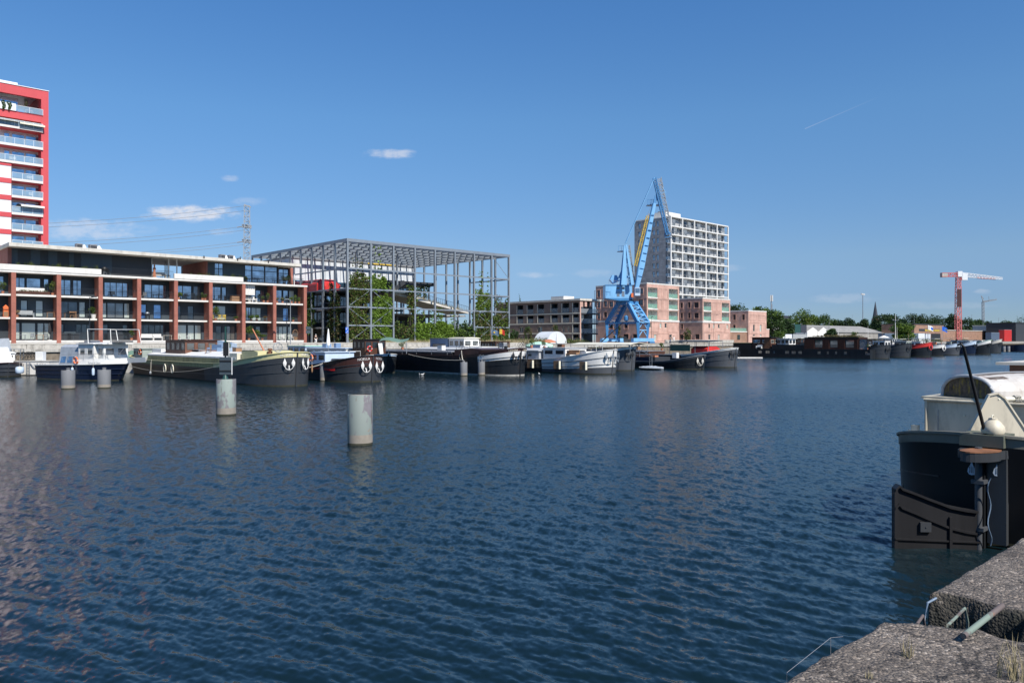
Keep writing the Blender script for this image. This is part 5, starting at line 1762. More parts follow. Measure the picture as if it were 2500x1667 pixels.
# grey brown brick block
u0=ucol(1416,BW)
Yc=ycol(1416,BW)
gb=thing('apartment_block','low grey-brown brick apartment block with recessed balconies left of the blue crane','building',UW(u0,BW,GZ),TH)
Z=lambda py:zat(py,Yc)
o0=UW(u0,BW)
def sv(px):
 t=(px-1250)/F
 return(o0.x-t*o0.y)/(ST+t*CT)
Q=lambda x:1200+x/5.6
S_=lambda y:680+y/5.6
vd=sv(1212)
zt=Z(S_(300))
fl=[GZ,Z(S_(745)),Z(S_(605)),Z(S_(468)),zt]
sops,wops=[],[]
for(a,a2)in((350,432),(490,572),(632,718),(815,905),(965,1060),(1112,1190)):
 A,B=vd-sv(Q(a)),vd-sv(Q(a2))
 sops.append((A,B,fl[2]+.15,fl[3]-.35))
 sops.append((A,B,fl[3]+.15,fl[4]-.45))
A,B=vd-sv(Q(1112)),vd-sv(Q(1190))
sops.append((A,B,fl[1]+.15,fl[2]-.35));sops.append((A,B,GZ+.1,fl[1]-.35))
for(a,a2)in((375,432),(625,690),(810,842),(965,998),(1032,1064)):
 A,B=vd-sv(Q(a)),vd-sv(Q(a2));wops.append((A,B,fl[1]+.3,fl[2]-.7))
for(a,a2)in((385,432),(625,690),(1035,1066)):
 A,B=vd-sv(Q(a)),vd-sv(Q(a2));wops.append((A,B,GZ+.3,fl[1]-.6))
o_,ax_=(0,vd,0),Vector((0,-1,0))
mb=MB();wall(mb,o_,ax_,XA,vd,GZ,zt,sops+wops,.25);mb.build('side_wall','brick_brown',gb)
for op in wops:
 window(gb,o_,ax_,XA,op,.25,pane='glass_room',fw=.09,frame='cream_paint',mull=1)
for op in sops:
 a,b,c,d=op
 y0,y1=vd-a,vd-b
 mb=MB()
 mb.face([(.25,y0,c),(1.7,y0,c),(1.7,y0,d),(.25,y0,d)]);mb.face([(.25,y1,c),(.25,y1,d),(1.7,y1,d),(1.7,y1,c)])
 mb.face([(.25,y0,c),(.25,y1,c),(1.7,y1,c),(1.7,y0,c)]);mb.face([(.25,y0,d),(1.7,y0,d),(1.7,y1,d),(.25,y1,d)]);mb.face([(1.7,y0,c),(1.7,y1,c),(1.7,y1,d),(1.7,y0,d)])
 mb.build('loggia_lining','grey_cladding',gb)
 window(gb,o_,ax_,XA,(a+.2,b-.2,c+.05,d-.1),1.66,pane='glass_room',mull=1,fw=.1)
 mb=MB();mb.box(.03,.06,y1+.02,y0-.02,c,c+1.05);mb.build('glass_balustrade','balustrade_clear',gb)
 mb=MB();mb.box(-.04,.0-.002,y0-.005,y0+.13,c,d);mb.build('jamb_trim','cream_paint',gb)
mb=MB()
for z in fl[1:4]:
 mb.box(-.06,-.003,0,vd,z-.16,z+.06)
mb.build('string_course','cream_paint',gb)
mb=MB();mb.box(-.3,8,-.3,vd,zt,zt+.45);mb.build('roof_fascia','concrete_light',gb)
L=ucol(1462,BW)-u0
mb=MB();mb.box(-.05,.3,-.05,.0,GZ,zt-.01);mb.box(.302,1.0,-.02,.0,zt-1.4,zt-.01);mb.build('corner_pier','brick_pink',gb)
mb=MB();mb.box(.3,L,3.0,3.3,GZ,zt-.02);mb.build('inner_wall','char_cladding',gb)
mb=MB()
for z in fl[1:4]:
 mb.box(.31,L,.3,2.99,z-.3,z)
mb.build('gallery_floor','char_cladding',gb)
for q in range(3):
 x=1.6+q*1.9
 mb=MB();mb.box(x,x+.7,-.02,.3,zt-1.3,zt-.02);mb.build('hanging_pier','brick_pink',gb)
for z in fl[1:4]:
 mb=MB();mb.box(.32,L,.32,.36,z+.002,z+1.0);mb.build('glass_balustrade','balustrade_clear',gb)
mb=MB();mb.box(1.75,8,3.31,vd-.1,GZ,zt-.03);mb.build('core','char_cladding',gb)
mb=MB();mb.box(0,3.5,5,9,zt+.46,zt+1.2);mb.build('roof_plant_room','white_paint',gb)
# boats
HD=-math.pi/2+TH
HV=Vector((math.cos(HD),math.sin(HD),0))
LVv=Vector((-HV.y,HV.x,0))
BAND=(0,0,1,1,1,2)
class Hull:
 def __init__(s,root,L,B,hb,hm,hs,lb=3.6,ls=4.0,bow_len=9,stern_len=9,band=.3,rake=.25,counter=1.6,pb=2.0,qb=2.3):
  s.r,s.L,s.B,s.hb,s.hm,s.hs,s.lb,s.ls=root,L,B,hb,hm,hs,lb,ls
  s.bl,s.sl,s.band,s.rake,s.counter,s.pb,s.qb=bow_len,stern_len,band,rake,counter,pb,qb
  xs=[0,.002,.01,.025,.05,.09,.15,.22,.32,.44,.58,.74,.9,1.0]
  a=[-L+ls*q for q in xs]
  b=[-lb*q for q in xs][::-1]
  mid=list(np.linspace(-L+ls,-lb,14))[1:-1]
  s.xs=a+mid+b
 def h(s,x):
  f=max(0,1+x/s.bl)
  g=max(0,1-(x+s.L)/s.sl)
  return s.hm+(s.hb-s.hm)*f**1.7+(s.hs-s.hm)*g**1.7
 def hw(s,x):
  L=s.L
  b=1.0
  if x>-s.lb:
   t=min(1,(x+s.lb)/s.lb);b=max(0,1-t**s.pb)**(1/s.qb)
  elif x<-L+s.ls:
   t=min(1,(-L+s.ls-x)/s.ls);b=max(0,1-t**2.2)**(1/2.0)
  return b*s.B/2
 def pt(s,x,z,side):
  """hull surface point at station x, height z"""
  k=min(1,max(0,z/s.h(x)))
  f=(x+s.L)/s.L
  xx=x-s.rake*(1-k)*max(0,1+x/s.lb)+s.counter*(1-k)**1.3*max(0,1-(x+s.L)/(s.ls*1.6))
  return Vector((xx,side*s.hw(x)*(.94+.06*k),z))
 def rows(s,x):
  H=s.h(x)
  return[-.5,0.0,.13,H*.3,H*.62,H-s.band,H]
 def build(s,mats,override=None,gun='black',deck='deck_grey'):
  mb=MB()
  grid={}
  for side in(-1,1):
   for i,x in enumerate(s.xs):
    for j,z in enumerate(s.rows(x)):
     grid[side,i,j]=len(mb.v)
     mb.v.append(tuple(s.pt(x,z,side)))
   for i in range(len(s.xs)-1):
    for j in range(6):
     q=(grid[side,i,j],grid[side,i+1,j],grid[side,i+1,j+1],grid[side,i,j+1])
     if side==1:q=q[::-1]
     mb.f.append(q)
     m_=BAND[j]
     if override:
      o=override((s.xs[i]+s.xs[i+1])/2,j,side)
      if o is not None:m_=o
     mb.mi.append(m_)
  hull=mb.build('hull',mats,s.r,smooth=True)
  mb=MB()
  for i in range(len(s.xs)-1):
   x0,x1=s.xs[i],s.xs[i+1]
   A,B_,C_,D_=[s.pt(x,s.h(x)-.12,sd)for x,sd in((x0,-1),(x1,-1),(x1,1),(x0,1))]
   mb.face([A,B_,C_,D_])
  mb.build('deck',deck,s.r)
  for sd in(-1,1):
   mb=MB()
   sweep(mb,[s.pt(x,s.h(x),sd)+ZA*.03 for x in s.xs],.14,.07)
   mb.build('gunwale',gun,s.r)
  for sd in(-1,1):
   mb=MB()
   for fz in(.42,.70):
    sweep(mb,[s.pt(x,s.h(x)*fz,sd)for x in s.xs[2:-1]],.07,.07)
   mb.build('rub_rail',mats[1],s.r)
  mb=MB();mb.beam(s.pt(0,.0,1)+XA*.03,s.pt(0,s.hb,1)+XA*.03,.09,.12);mb.build('stem',mats[1],s.r)
  return hull
 def frame(s,x,z,side):
  p=s.pt(x,z,side)
  q=s.pt(x+.12,z,side)
  if x+.12>0:q=s.pt(x,z,side);p=s.pt(x-.12,z,side)
  t=(q-p);t.z=0;t.normalize()
  n=Vector((t.y,-t.x,0))if side<0 else Vector((-t.y,t.x,0))
  return s.pt(x,z,side),t,n
 def anchor(s,x,z,side,m='white_paint',size=1.0,tilt=0):
  p,t,n=s.frame(x,z,side)
  mb=MB()
  S_=size
  o=p+n*.12
  def q(a,b,c=0):return o+t*a*S_+ZA*b*S_*1.3+n*c*S_
  mb.tube([q(-.50,-.1,.16),q(-.40,-.28,.18),q(-.2,-.38,.18),q(0,-.42,.18),q(.2,-.38,.18),q(.40,-.28,.18),q(.50,-.1,.16)],.038*S_,8)
  mb.tube([q(0,-.42,.18),q(0,-.2,.1),q(0,.0,-.1)],.06*S_,8)
  for sg in(-1,1):
   c=q(.52*sg,.16,.2)
   pts=[c+ZA*b*S_*1.3+t*a*S_ for a,b in((0,-.34),(.18,-.10),(.22,.10),(0,.56),(-.22,.10),(-.18,-.10))]
   f0=[v-n*.03*S_ for v in pts];f1=[v+n*.0 for v in pts]
   ctr=c+n*.07*S_
   for k in range(6):
    mb.face([pts[k],pts[(k+1)%6],ctr]);mb.face([f0[(k+1)%6],f0[k],c-n*.06*S_])
    mb.face([f0[k],f0[(k+1)%6],pts[(k+1)%6],pts[k]])
  mb.build('anchor',m,s.r)
  mb=MB();mb.tube([p-n*.05+ZA*.1*S_,p+n*.03+ZA*.1*S_],.17*S_,12);mb.build('hawse_pipe','black',s.r)
 def lettering(s,txt,dist,zoff,size,side,m='cream_paint'):
  xs=np.linspace(-7,-.0005,400)
  P_=[s.pt(x,s.h(x)-zoff,side)for x in xs][::-1]
  acc=[0]
  for a,b in zip(P_[:-1],P_[1:]):acc.append(acc[-1]+(b-a).length)
  def bend(co):
   d=dist-co.x if side<0 else dist+co.x
   i=int(np.searchsorted(acc,max(.01,d)))
   i=min(max(i,1),len(P_)-2)
   t=(P_[i-1]-P_[i+1]);dz=t.z;t.z=0;t.normalize()
   n=Vector((t.y,-t.x,0))if side<0 else Vector((-t.y,t.x,0))
   f=(d-acc[i-1])/max(1e-6,acc[i]-acc[i-1])
   p=P_[i-1].lerp(P_[i],f)
   return p+ZA*co.y+n*(.02+co.z)
  text_mesh('name_lettering',txt,size,m,s.r,(0,0,0),(0,0,0),.004,bend)
 def hatch(s,x0,x1,hw,hc,cover,side='olive',rise=.25,seg=8,over=.06,name='hatch_cover'):
  n=14
  mb=MB();
  X=np.linspace(x0,x1,n)
  for sd in(-1,1):
   for a,b in zip(X[:-1],X[1:]):
    mb.face([(a,sd*hw,s.h(a)-.13),(b,sd*hw,s.h(b)-.13),(b,sd*hw,s.hm+hc),(a,sd*hw,s.hm+hc)])
  for a in(x0,x1):
   mb.face([(a,-hw,s.h(a)-.13),(a,hw,s.h(a)-.13),(a,hw,s.hm+hc),(a,-hw,s.hm+hc)])
  mb.build('coaming',side,s.r)
  z=s.hm+hc+.003
  w=hw+over
  step=(x1-x0)/seg
  mb=MB()
  for i in range(seg):
   a,b=x0+i*step+.02,x0+(i+1)*step-.02
   pr=[(-w,z-.1),(w,z-.1),(w,z+.05),(w*.5,z+rise*.8),(0,z+rise),(-w*.5,z+rise*.8),(-w,z+.05)]
   mb.prism(pr,'x',a,b)
  mb.build(name,cover,s.r)
def bxp(r,px,y=0.0):
 """local x on a hull-frame line y that lies in image column px"""
 t=(px-1250)/F
 o=r.location+LVv*y
 return-(o.x-t*o.y)/(HV.x-t*HV.y)
def bwz(r,py,x,y=0.0):
 p=r.location+HV*x+LVv*y
 return zat(py,p.y)
def boat(name,label,cat,px,py,dh=0.0,group=None):
 p=G(px,py)
 return thing(name,label,cat,(p.x,p.y,0),HD+dh,group)
def cabin(r,name,x0,x1,y0,y1,z0,z1,wallm,roofm,ns=3,nf=2,wz=(.4,.85),pane='glass_dark',over=.12,rt=.08,fw=.04,frame='frame_dark',rec=.05,camber=.0):
 ops_s,ops_f=[],[]
 H=z1-z0
 if ns:
  W_=x1-x0;g=W_/ns
  ops_s=[(g*i+g*.14,g*(i+1)-g*.14,z0+wz[0]*H,z0+wz[1]*H)for i in range(ns)]
 if nf:
  W2=y1-y0;g=W2/nf
  ops_f=[(g*i+g*.14,g*(i+1)-g*.14,z0+wz[0]*H,z0+wz[1]*H)for i in range(nf)]
 sides=(((x0,y0,0),XA,YA,x1-x0,ops_s),((x1,y1,0),-XA,-YA,x1-x0,ops_s),((x1,y0,0),YA,-XA,y1-y0,ops_f),((x0,y1,0),-YA,XA,y1-y0,ops_f))
 mb=MB()
 for o_,ax_,inw,W_,ops in sides:
  wall(mb,o_,ax_,inw,W_,z0,z1,ops,rec)
 cab=mb.build(name,wallm,r)
 for o_,ax_,inw,W_,ops in(sides[0],sides[2],sides[3]):
  for op in ops:
   window(cab,o_,ax_,inw,op,rec,frame=frame,pane=pane,fw=fw)
 mb=MB()
 w=(y1-y0)/2+over;yc=(y0+y1)/2
 mb.prism([(yc-w,z1+.002),(yc+w,z1+.002),(yc+w,z1+rt),(yc+w*.5,z1+rt+camber*.8),(yc,z1+rt+camber),(yc-w*.5,z1+rt+camber*.8),(yc-w,z1+rt)],'x',x0-over,x1+over)
 mb.build('roof',roofm,cab)
 return cab
def lifering(label,p,rz,m='orange',group='life rings'):
 r=thing('life_ring',label,'life ring',p,rz,group)
 mb=MB()
 for k in range(4):
  pts=[(0,.31*math.cos(a),p[2]+.31*math.sin(a))for a in np.linspace(k*math.pi/2+.12,(k+1)*math.pi/2-.12,7)]
  mb.tube(pts,.075,8)
 mb.build('ring',m,r,smooth=True)
 for k in range(4):
  a=k*math.pi/2
  mb=MB();mb.tube([(0,.31*math.cos(a-.13),p[2]+.31*math.sin(a-.13)),(0,.31*math.cos(a+.13),p[2]+.31*math.sin(a+.13))],.082,8);mb.build('band','white_paint',r,smooth=True)
def fender(label,p,m='white_paint',R=.16,H=.6):
 r=thing('fender',label,'fender',p,0,'boat fenders')
 mb=MB();mb.lathe((0,0,p[2]),[(.03,-H/2),(R*.8,-H/2+.06),(R,-H*.25),(R,H*.25),(R*.8,H/2-.06),(.03,H/2)],12);mb.build('body',m,r,smooth=True)
 mb=MB();mb.tube([(0,0,p[2]+H/2),(0,0,p[2]+H/2+1.0)],.012,5);mb.build('lanyard','rope',r)
def rope(label,pts,rr=.025,m='rope'):
 mb=MB();mb.tube([Vector(p)for p in pts],rr,6)
 o=mb.build('mooring_rope',m,loc=tuple(pts[0]),smooth=True);tag(o,label,'rope','mooring ropes')
def W(r,x,y,z):
 a=r.rotation_euler.z
 h=Vector((math.cos(a),math.sin(a),0));l=Vector((-h.y,h.x,0))
 p=r.location+h*x+l*y
 return Vector((p.x,p.y,z))
def mast(label,p,H,rr=.06,m='white_paint',yard=0.0,group='boat masts'):
 r=thing('mast',label,'mast',p,HD,group)
 mb=MB();mb.tube([(0,0,p[2]),(0,0,p[2]+H)],rr,8,r2=rr*.6);mb.build('pole',m,r)
 if yard:
  mb=MB();mb.tube([(-yard/2,0,p[2]+H*.82),(yard/2,0,p[2]+H*.82)],rr*.5,6);mb.build('crosstree',m,r)
  for q in(-1,1):
   mb=MB();mb.box(q*yard*.4-.12,q*yard*.4+.12,-.1,.1,p[2]+H*.83,p[2]+H*.83+.2);mb.build('lamp','steel',r)
r=boat('barge','long black barge with olive bulwarks, white hatches and two white anchors behind the sign pile','barge',726,943.5)
h=Hull(r,38.5,5.2,2.95,1.75,2.25,lb=4.6,ls=3.6,bow_len=13,stern_len=9,band=.40)
h.build(['fouling','charcoal_hull','olive_light'],lambda x,j,sd:(3 if j<5 and x<-13 and j>1 else(4 if j==5 and x<-14 else None)),gun='olive_light')if False else None
h.build(['fouling','charcoal_hull','olive_light','near_black','olive'],lambda x,j,sd:(3 if 1<j<5 and x<-15 else(4 if j==5 and x<-12 else None)),gun='olive_light')
h.anchor(-.11,1.82,-1,size=.68);h.anchor(-.11,1.82,1,size=.68)
h.lettering('NOVERIS',.86,.21,.27,-1,'white_paint');h.lettering('NOVERIS',.80,.21,.27,1,'white_paint')
h.hatch(-31,-7.5,2.15,.62,'white_paint','olive',rise=.48,seg=11)
z=h.h(-5)-.12
mb=MB();mb.prism([(-6.9,z),(-3.6,z),(-3.6,2.95),(-4.4,3.05),(-6.9,3.0)],'y',-1.9,1.6);mb.build('fore_cabin','olive_light',r)
mb=MB();mb.box(-9.2,-7.2,-2.2,-1.2,h.h(-8)-.1,h.h(-8)+.8);mb.build('deck_locker','cream_paint',r)
x0,x1=bxp(r,399,-1.6),bxp(r,462,0)
zc=3.2
cabin(r,'wheelhouse',bxp(r,404,-1.7),bxp(r,452,-1.7),-1.7,1.7,2.0,3.95,'wood_mid','wood_dark',4,3,wz=(.48,.88),pane='glass_room',over=.18,frame='wood_dark')
cabin(r,'aft_cabin',-37.2,-34.1,-1.75,1.75,h.h(-36)-.15,2.95,'grey_green','grey_green',3,0,wz=(.35,.75),pane='glass_sky')
mb=MB();mb.box(-31.2,-28.4,-1.6,1.6,1.9,3.0);mb.build('trunk_cabin','white_paint',r)
lifering('orange life ring on the aft cabin of the olive-railed barge',W(r,-34.6,-1.84,2.6),HD+math.pi/2)
for j,x in enumerate((-24.2,-22.0)):
 p=W(r,x,-2.65,1.0)
 rr_=thing('porthole_tyre',('left','right')[j]+' white ring fender on the side of the olive-railed barge','fender',p,HD+math.pi/2,'white ring fenders')
 mb=MB();mb.tube([(0,.3*math.cos(a),1.0+.42*math.sin(a))for a in np.linspace(0,2*math.pi,17)],.07,8,cap=False);mb.build('ring','cream_paint',rr_,smooth=True)
mb=MB();mb.tube([W(r,-2.9,-1.2,3.0),W(r,-2.9,-1.2,3.9),W(r,-5.8,-1.2,5.6)],.05,6)
mb=MB();mb.tube([(-4.3,-.8,2.7),(-6.8,-.9,5.0)],.07,8,r2=.05);mb.build('derrick','terracotta',r)
mb=MB();mb.lathe((-3.3,-.9,2.75),[(.2,0),(.22,.25),(.1,.3),(.22,.36),(.2,.5),(.01,.52)],12);mb.build('winch','rust',r)
mb=MB();mb.tube([(-2.6,-.5+.42*math.cos(a),3.35+.42*math.sin(a))for a in np.linspace(0,2*math.pi,15)],.035,6,cap=False)
for a in(0,1.05,2.1):mb.beam((-2.6,-.5-.42*math.cos(a),3.35-.42*math.sin(a)),(-2.6,-.5+.42*math.cos(a),3.35+.42*math.sin(a)),.03)
mb.build('hand_wheel','steel',r)
rope('long thin line drooping along the side of the olive-railed barge',sag(W(r,-35,-2.8,1.0),W(r,-5,-2.75,2.3),.9,20),.02)
rope('short rope with a weight hanging at midships of the olive-railed barge',[W(r,-28,-2.75,1.9),W(r,-28,-2.8,.6)],.02)
fender('small pear fender hanging at midships of the olive-railed barge',W(r,-28,-2.85,.4),'steel',.13,.4)
fender('thin fender hanging at the right cheek of the olive-railed barge',W(r,-2.3,2.65,1.4),'wood',.08,.7)
def dinghy_cov(label,p,rz,L=4.5,B=1.7,m='tarp_blue',hull_m='pale_blue',H=.7):
 rt=thing('covered_dinghy',label,'dinghy',p,rz,'small tenders')
 z0=p[2]
 def sec(f,up):
  w=B/2*max(.04,(1-abs(2*f-1)**3.0))
  x=(f-.5)*L
  return x,w
 mb=MB();n=12
 R0,R1,R2=[],[],[]
 for i in range(n+1):
  x,w=sec(i/n,0)
  R0.append((x,w*.55,z0));R1.append((x,w,z0+H*.55))
 for i in range(n):
  for sg in(1,-1):
   a,b,c,d=R0[i],R0[i+1],R1[i+1],R1[i]
   mb.face([(q[0],q[1]*sg,q[2])for q in(a,b,c,d)])
  mb.face([R0[i],R0[i+1],(R0[i+1][0],-R0[i+1][1],z0),(R0[i][0],-R0[i][1],z0)])
 mb.build('hull',hull_m,rt,smooth=True)
 mb=MB();g=random.Random(int(L*100))
 ridge=[(sec(i/n,0)[0],0,z0+H*(.75+.35*math.sin(math.pi*i/n))+g.uniform(-.03,.03))for i in range(n+1)]
 for i in range(n):
  for sg in(1,-1):
   a=(R1[i][0],R1[i][1]*sg*1.04,R1[i][2]-.06);b=(R1[i+1][0],R1[i+1][1]*sg*1.04,R1[i+1][2]-.06)
   mb.face([a,b,ridge[i+1],ridge[i]])
 mb.build('tarpaulin',m,rt,smooth=True)
dinghy_cov('blue tarpaulin-covered dinghy lying on the white hatch of the olive-railed barge, right',W(r,-22.8,1.4,2.62),HD+1.0,6.0,2.0,'tarp_blue','pale_blue',1.3)
dinghy_cov('silver-grey covered dinghy lying on the white hatch of the olive-railed barge, left',W(r,-25.2,.6,2.62),HD+.8,3.6,1.6,'tarp_grey','steel',.8)
table('low grey slatted bench-table on the hatch of the olive-railed barge',W(r,-20.3,-.6,2.6),HD,2.2,.8,'steel','deck tables',h=.4)
bench('pale blue-grey padded seat on the hatch of the olive-railed barge',W(r,-18.6,.4,2.6),HD+.3,1.5,'blue_paint')
bikes=[]
p=G(310,930)
an=rad(-29)
r=thing('motor_cruiser','white motor cruiser with navy hull and orange life ring behind the two left grey piles','boat',(p.x,p.y,0),an)
L=12.8
h=Hull(r,L,4.4,1.70,1.45,1.35,lb=4.8,ls=1.4,bow_len=12,stern_len=3,band=.05,rake=1.2,counter=.3,pb=1.8,qb=1.25)
h.build(['fouling','navy_hull','white_paint'],None,gun='white_paint',deck='white_paint')
CL=Vector((-math.sin(an),math.cos(an),0));CH=Vector((math.cos(an),math.sin(an),0))
def cx(px,y=-2.0):
 t=(px-1250)/F
 o=r.location+CL*y
 return-(o.x-t*o.y)/(CH.x-t*CH.y)
def cz(py,x,y=-2.0):
 return zat(py,(r.location+CH*x+CL*y).y)
mb=MB()
X=np.linspace(cx(182),cx(310),10)
for sd in(-1,1):
 for a,b in zip(X[:-1],X[1:]):
  mb.face([h.pt(a,h.h(a),sd)+ZA*.07,h.pt(b,h.h(b),sd)+ZA*.07,h.pt(b,h.h(b),sd)+ZA*(.55+.0)-YA*sd*.08,h.pt(a,h.h(a),sd)+ZA*.55-YA*sd*.08])
mb.build('bulwark','white_paint',r)
xa,xb=cx(192),cx(303)
z0=1.9
cabin(r,'wheelhouse',cx(222,-1.3),cx(253,-1.3),-1.3,1.3,1.7,cz(840.5,cx(240)),'white_paint','white_paint',2,2,wz=(.42,.80),pane='glass_dark',over=.35,camber=.12,frame='white_paint')
cabin(r,'saloon',cx(184),cx(221.5),-1.7,1.7,1.5,cz(840,cx(200)),'white_paint','white_paint',2,0,wz=(.48,.82),pane='glass_sky',over=.15,frame='white_paint')
mb=MB();x0,x1=cx(137),cx(183.5);zt_,zb_=cz(841,x0),1.2
mb.prism([(-1.8,zb_),(1.8,zb_),(1.5,zt_-.25),(1.1,zt_),(-1.1,zt_),(-1.5,zt_-.25)],'x',x0,x1)
mb.build('canvas_enclosure','tarp_grey',r)
for a,b in((141,153),(157,178)):
 mb=MB();xa_,xb_2=cx(a),cx(b)
 mb.face([(xa_,-1.75,1.75),(xb_2,-1.75,1.75),(xb_2,-1.56,2.75),(xa_,-1.56,2.75)]);mb.build('canvas_window','glass_sky',r)
mb=MB()
for y in(-1.6,1.6):
 mb.tube([(cx(206),y,3.6),(cx(202),y*.95,cz(803.5,cx(202)))],.035,6)
 mb.tube([(cx(262),y,3.6),(cx(258),y*.95,cz(803.5,cx(258)))],.035,6)
 mb.tube([(cx(202),y*.95,cz(803.5,cx(202))),(cx(258),y*.95,cz(803.5,cx(258)))],.035,6)
mb.tube([(cx(202),-1.52,cz(803.5,cx(202))),(cx(202),1.52,cz(803.5,cx(202)))],.035,6)
mb.build('radar_arch','white_paint',r)
mb=MB()
xs_=[-7+i*1.1 for i in range(7)]
for x in xs_:
 for sd in(-1,):
  p0=h.pt(x,h.h(x),sd)+ZA*.5;mb.tube([p0,p0+ZA*.55],.018,5)
mb.tube([h.pt(x,h.h(x),-1)+ZA*1.05 for x in xs_]+[h.pt(-.1,2.25,-1)+ZA*1.05],.02,5)
mb.build('handrail','steel',r)
lifering('orange life ring hanging on the side of the white and navy cruiser',W(r,cx(191),-2.25,2.0),an+math.pi/2)
for j,x in enumerate((cx(185),cx(236))):
 fender(('left','right')[j]+' dark curved fender on the navy hull of the cruiser',W(r,x,-2.35,.95),'pale_blue',.13,.75)
mb=MB()
text_mesh('name_lettering','Serena & Oliver',.30,'steel',r,(cx(235),-2.21,1.78),(math.pi/2,0,0),.004)
mb=MB();mb.box(cx(166),cx(190),-.9,.9,3.62,3.72);mb.box(cx(170),cx(186),-.5,.5,3.75,3.95)
mb.build('roof_rack','hatch_grey',r)
mb=MB();mb.box(cx(238),cx(262),-.7,.7,cz(840.5,cx(260))+.22,cz(840.5,cx(260))+.34);mb.build('solar_panel','slate',r)
rope('curved mooring line at the stern of the white and navy cruiser',sag(W(r,-L+.5,-1.0,1.6),P(88,888,88),.8),.03)
r=boat('motor_boat','grey boat with maroon rail cut off by the left edge of the photo','boat',22,921)
h=Hull(r,14,3.8,1.55,1.2,1.2,lb=4.2,ls=1.5,bow_len=8,stern_len=3,band=.14,rake=.7,counter=.3,pb=1.9,qb=1.4)
h.build(['fouling','grey_hull','maroon'],None,gun='maroon',deck='grey_hull')
cabin(r,'cabin',-11,-4.6,-1.4,1.4,1.1,2.5,'white_paint','white_paint',3,2)
mb=MB();mb.prism([(-1.3,2.6),(1.3,2.6),(1.0,4.2),(-.9,4.0)],'x',-8.5,-5.5);mb.build('sprayhood','tarp_grey',r)
mb=MB();mb.prism([(-6.5,1.35),(-2.6,1.35),(-2.9,1.9),(-5.2,2.9),(-6.3,3.9)],'y',-.9,.9);mb.build('white_cover','cloth_white',r)
fender('big pale ball fender at the bow of the cut-off boat',W(r,-.1,1.0,.75),'pale_blue',.42,.8)
lifering('small orange life ring on the cut-off boat at the left edge',W(r,-4.4,-1.0,1.9),HD)
p=G(8,914.5);Yp=p.y
r=thing('pontoon','white floating pontoon with cables and ladder between the left boats','pontoon',(P(27,0,88).x,88,0),0)
pp=lambda px,Y=88:(px-1250)/F*Y-r.location.x
mb=MB()
x=pp(27)
for q in range(5):
 x2=x+(pp(121)-pp(27))/5
 mb.box(x,x2-.03,0,2.2,.02,zat(883,88));x=x2
mb.build('float_panel','concrete_white',r)
mb=MB();mb.box(pp(26.5),pp(121.5),-.06,2.3,zat(883,88)+.002,zat(880.5,88));mb.build('deck','concrete_old',r)
mb=MB();mb.box(pp(26),pp(122),-.12,-.002,-.2,.12);mb.build('waterline_beam','black',r)
mb=MB()
for a in(66,73.5):
 mb.tube([(pp(a),-.1,.3),(pp(a),-.1,zat(882,88))],.035,6)
z=.35
while z<zat(884,88):
 mb.tube([(pp(66),-.1,z),(pp(73.5),-.1,z)],.025,6);z+=.17
mb.build('ladder','galvanised',r)
for(a,b,dz)in((28,46,.9),(40,60,.7),(92,112,.8),(76,100,.5)):
 mb=MB();mb.tube(sag((pp(a),-.13,1.45),(pp(b),-.13,1.35),dz,10),.04,6);mb.build('cable_loop','hatch_grey',r)
zD=zat(880.5,88)+.003
for j,(px,w_)in enumerate(((22,1.1),(99.5,.85))):
 rr_=thing('storage_cabinet',('left','right')[j]+' white storage cabinet standing on the pontoon','cabinet',(P(px,0,88.9).x,88.9,zD),0,'white pontoon cabinets')
 hh=1.0
 mb=MB();mb.box(-w_/2,w_/2,-.3,.3,zD,zD+hh);mb.build('body','white_panel',rr_)
 mb=MB();mb.box(-w_/2+.04,w_/2-.04,-.33,-.302,zD+.05,zD+hh-.05);mb.build('door','white_paint',rr_)
rr_=thing('metal_rack','tall open metal rack standing on the pontoon between the cabinets','rack',(P(42,0,89.2).x,89.2,zD),0)
mb=MB()
for a in(-.55,.55):
 for b in(-.3,.3):mb.box(a-.03,a+.03,b-.03,b+.03,zD,zD+1.3)
for z in(zD+.6,zD+1.26):mb.box(-.58,.58,-.33,.33,z,z+.05)
mb.build('frame','galvanised',rr_)
def bicycle(label,p,rz,group='bicycles'):
 r=thing('bicycle',label,'bicycle',p,rz,group)
 z=p[2]
 for x in(-.52,.52):
  mb=MB();mb.tube([(x+.34*math.cos(a),0,z+.35+.34*math.sin(a))for a in np.linspace(0,2*math.pi,15)],.025,5,cap=False)
  for a in np.linspace(0,math.pi,4)[:-1]:mb.beam((x-.33*math.cos(a),0,z+.35-.33*math.sin(a)),(x+.33*math.cos(a),0,z+.35+.33*math.sin(a)),.006)
  mb.build('wheel','rubber',r)
 mb=MB()
 for a,b in(((-.52,.35),(-.18,.85)),((-.52,.35),(-.05,.32)),((-.05,.32),(-.2,.95)),((-.05,.32),(.36,.82)),((-.18,.8),(.36,.85)),((.52,.35),(.34,.98))):
  mb.tube([(a[0],0,z+a[1]),(b[0],0,z+b[1])],.018,6)
 mb.tube([(.34,-.28,z+1.02),(.34,0,z+.98),(.34,.28,z+1.02)],.015,5)
 mb.build('frame','black',r)
 mb=MB();mb.box(-.34,-.08,-.08,.08,z+.95,z+1.0);mb.build('saddle','black',r)
for j,px in enumerate((62,72,80)):
 bicycle(('leftmost','middle','rightmost')[j]+' of the three dark bicycles parked on the pontoon',(P(px,0,89.0+j*.35).x,89.0+j*.35,zD),(.5,1.1,.15)[j])
rr_=thing('tented_boat','grey boat under a dark green tent cover left of the olive-railed barge','boat',(P(338,0,97).x,97,0),0)
s_=97/F
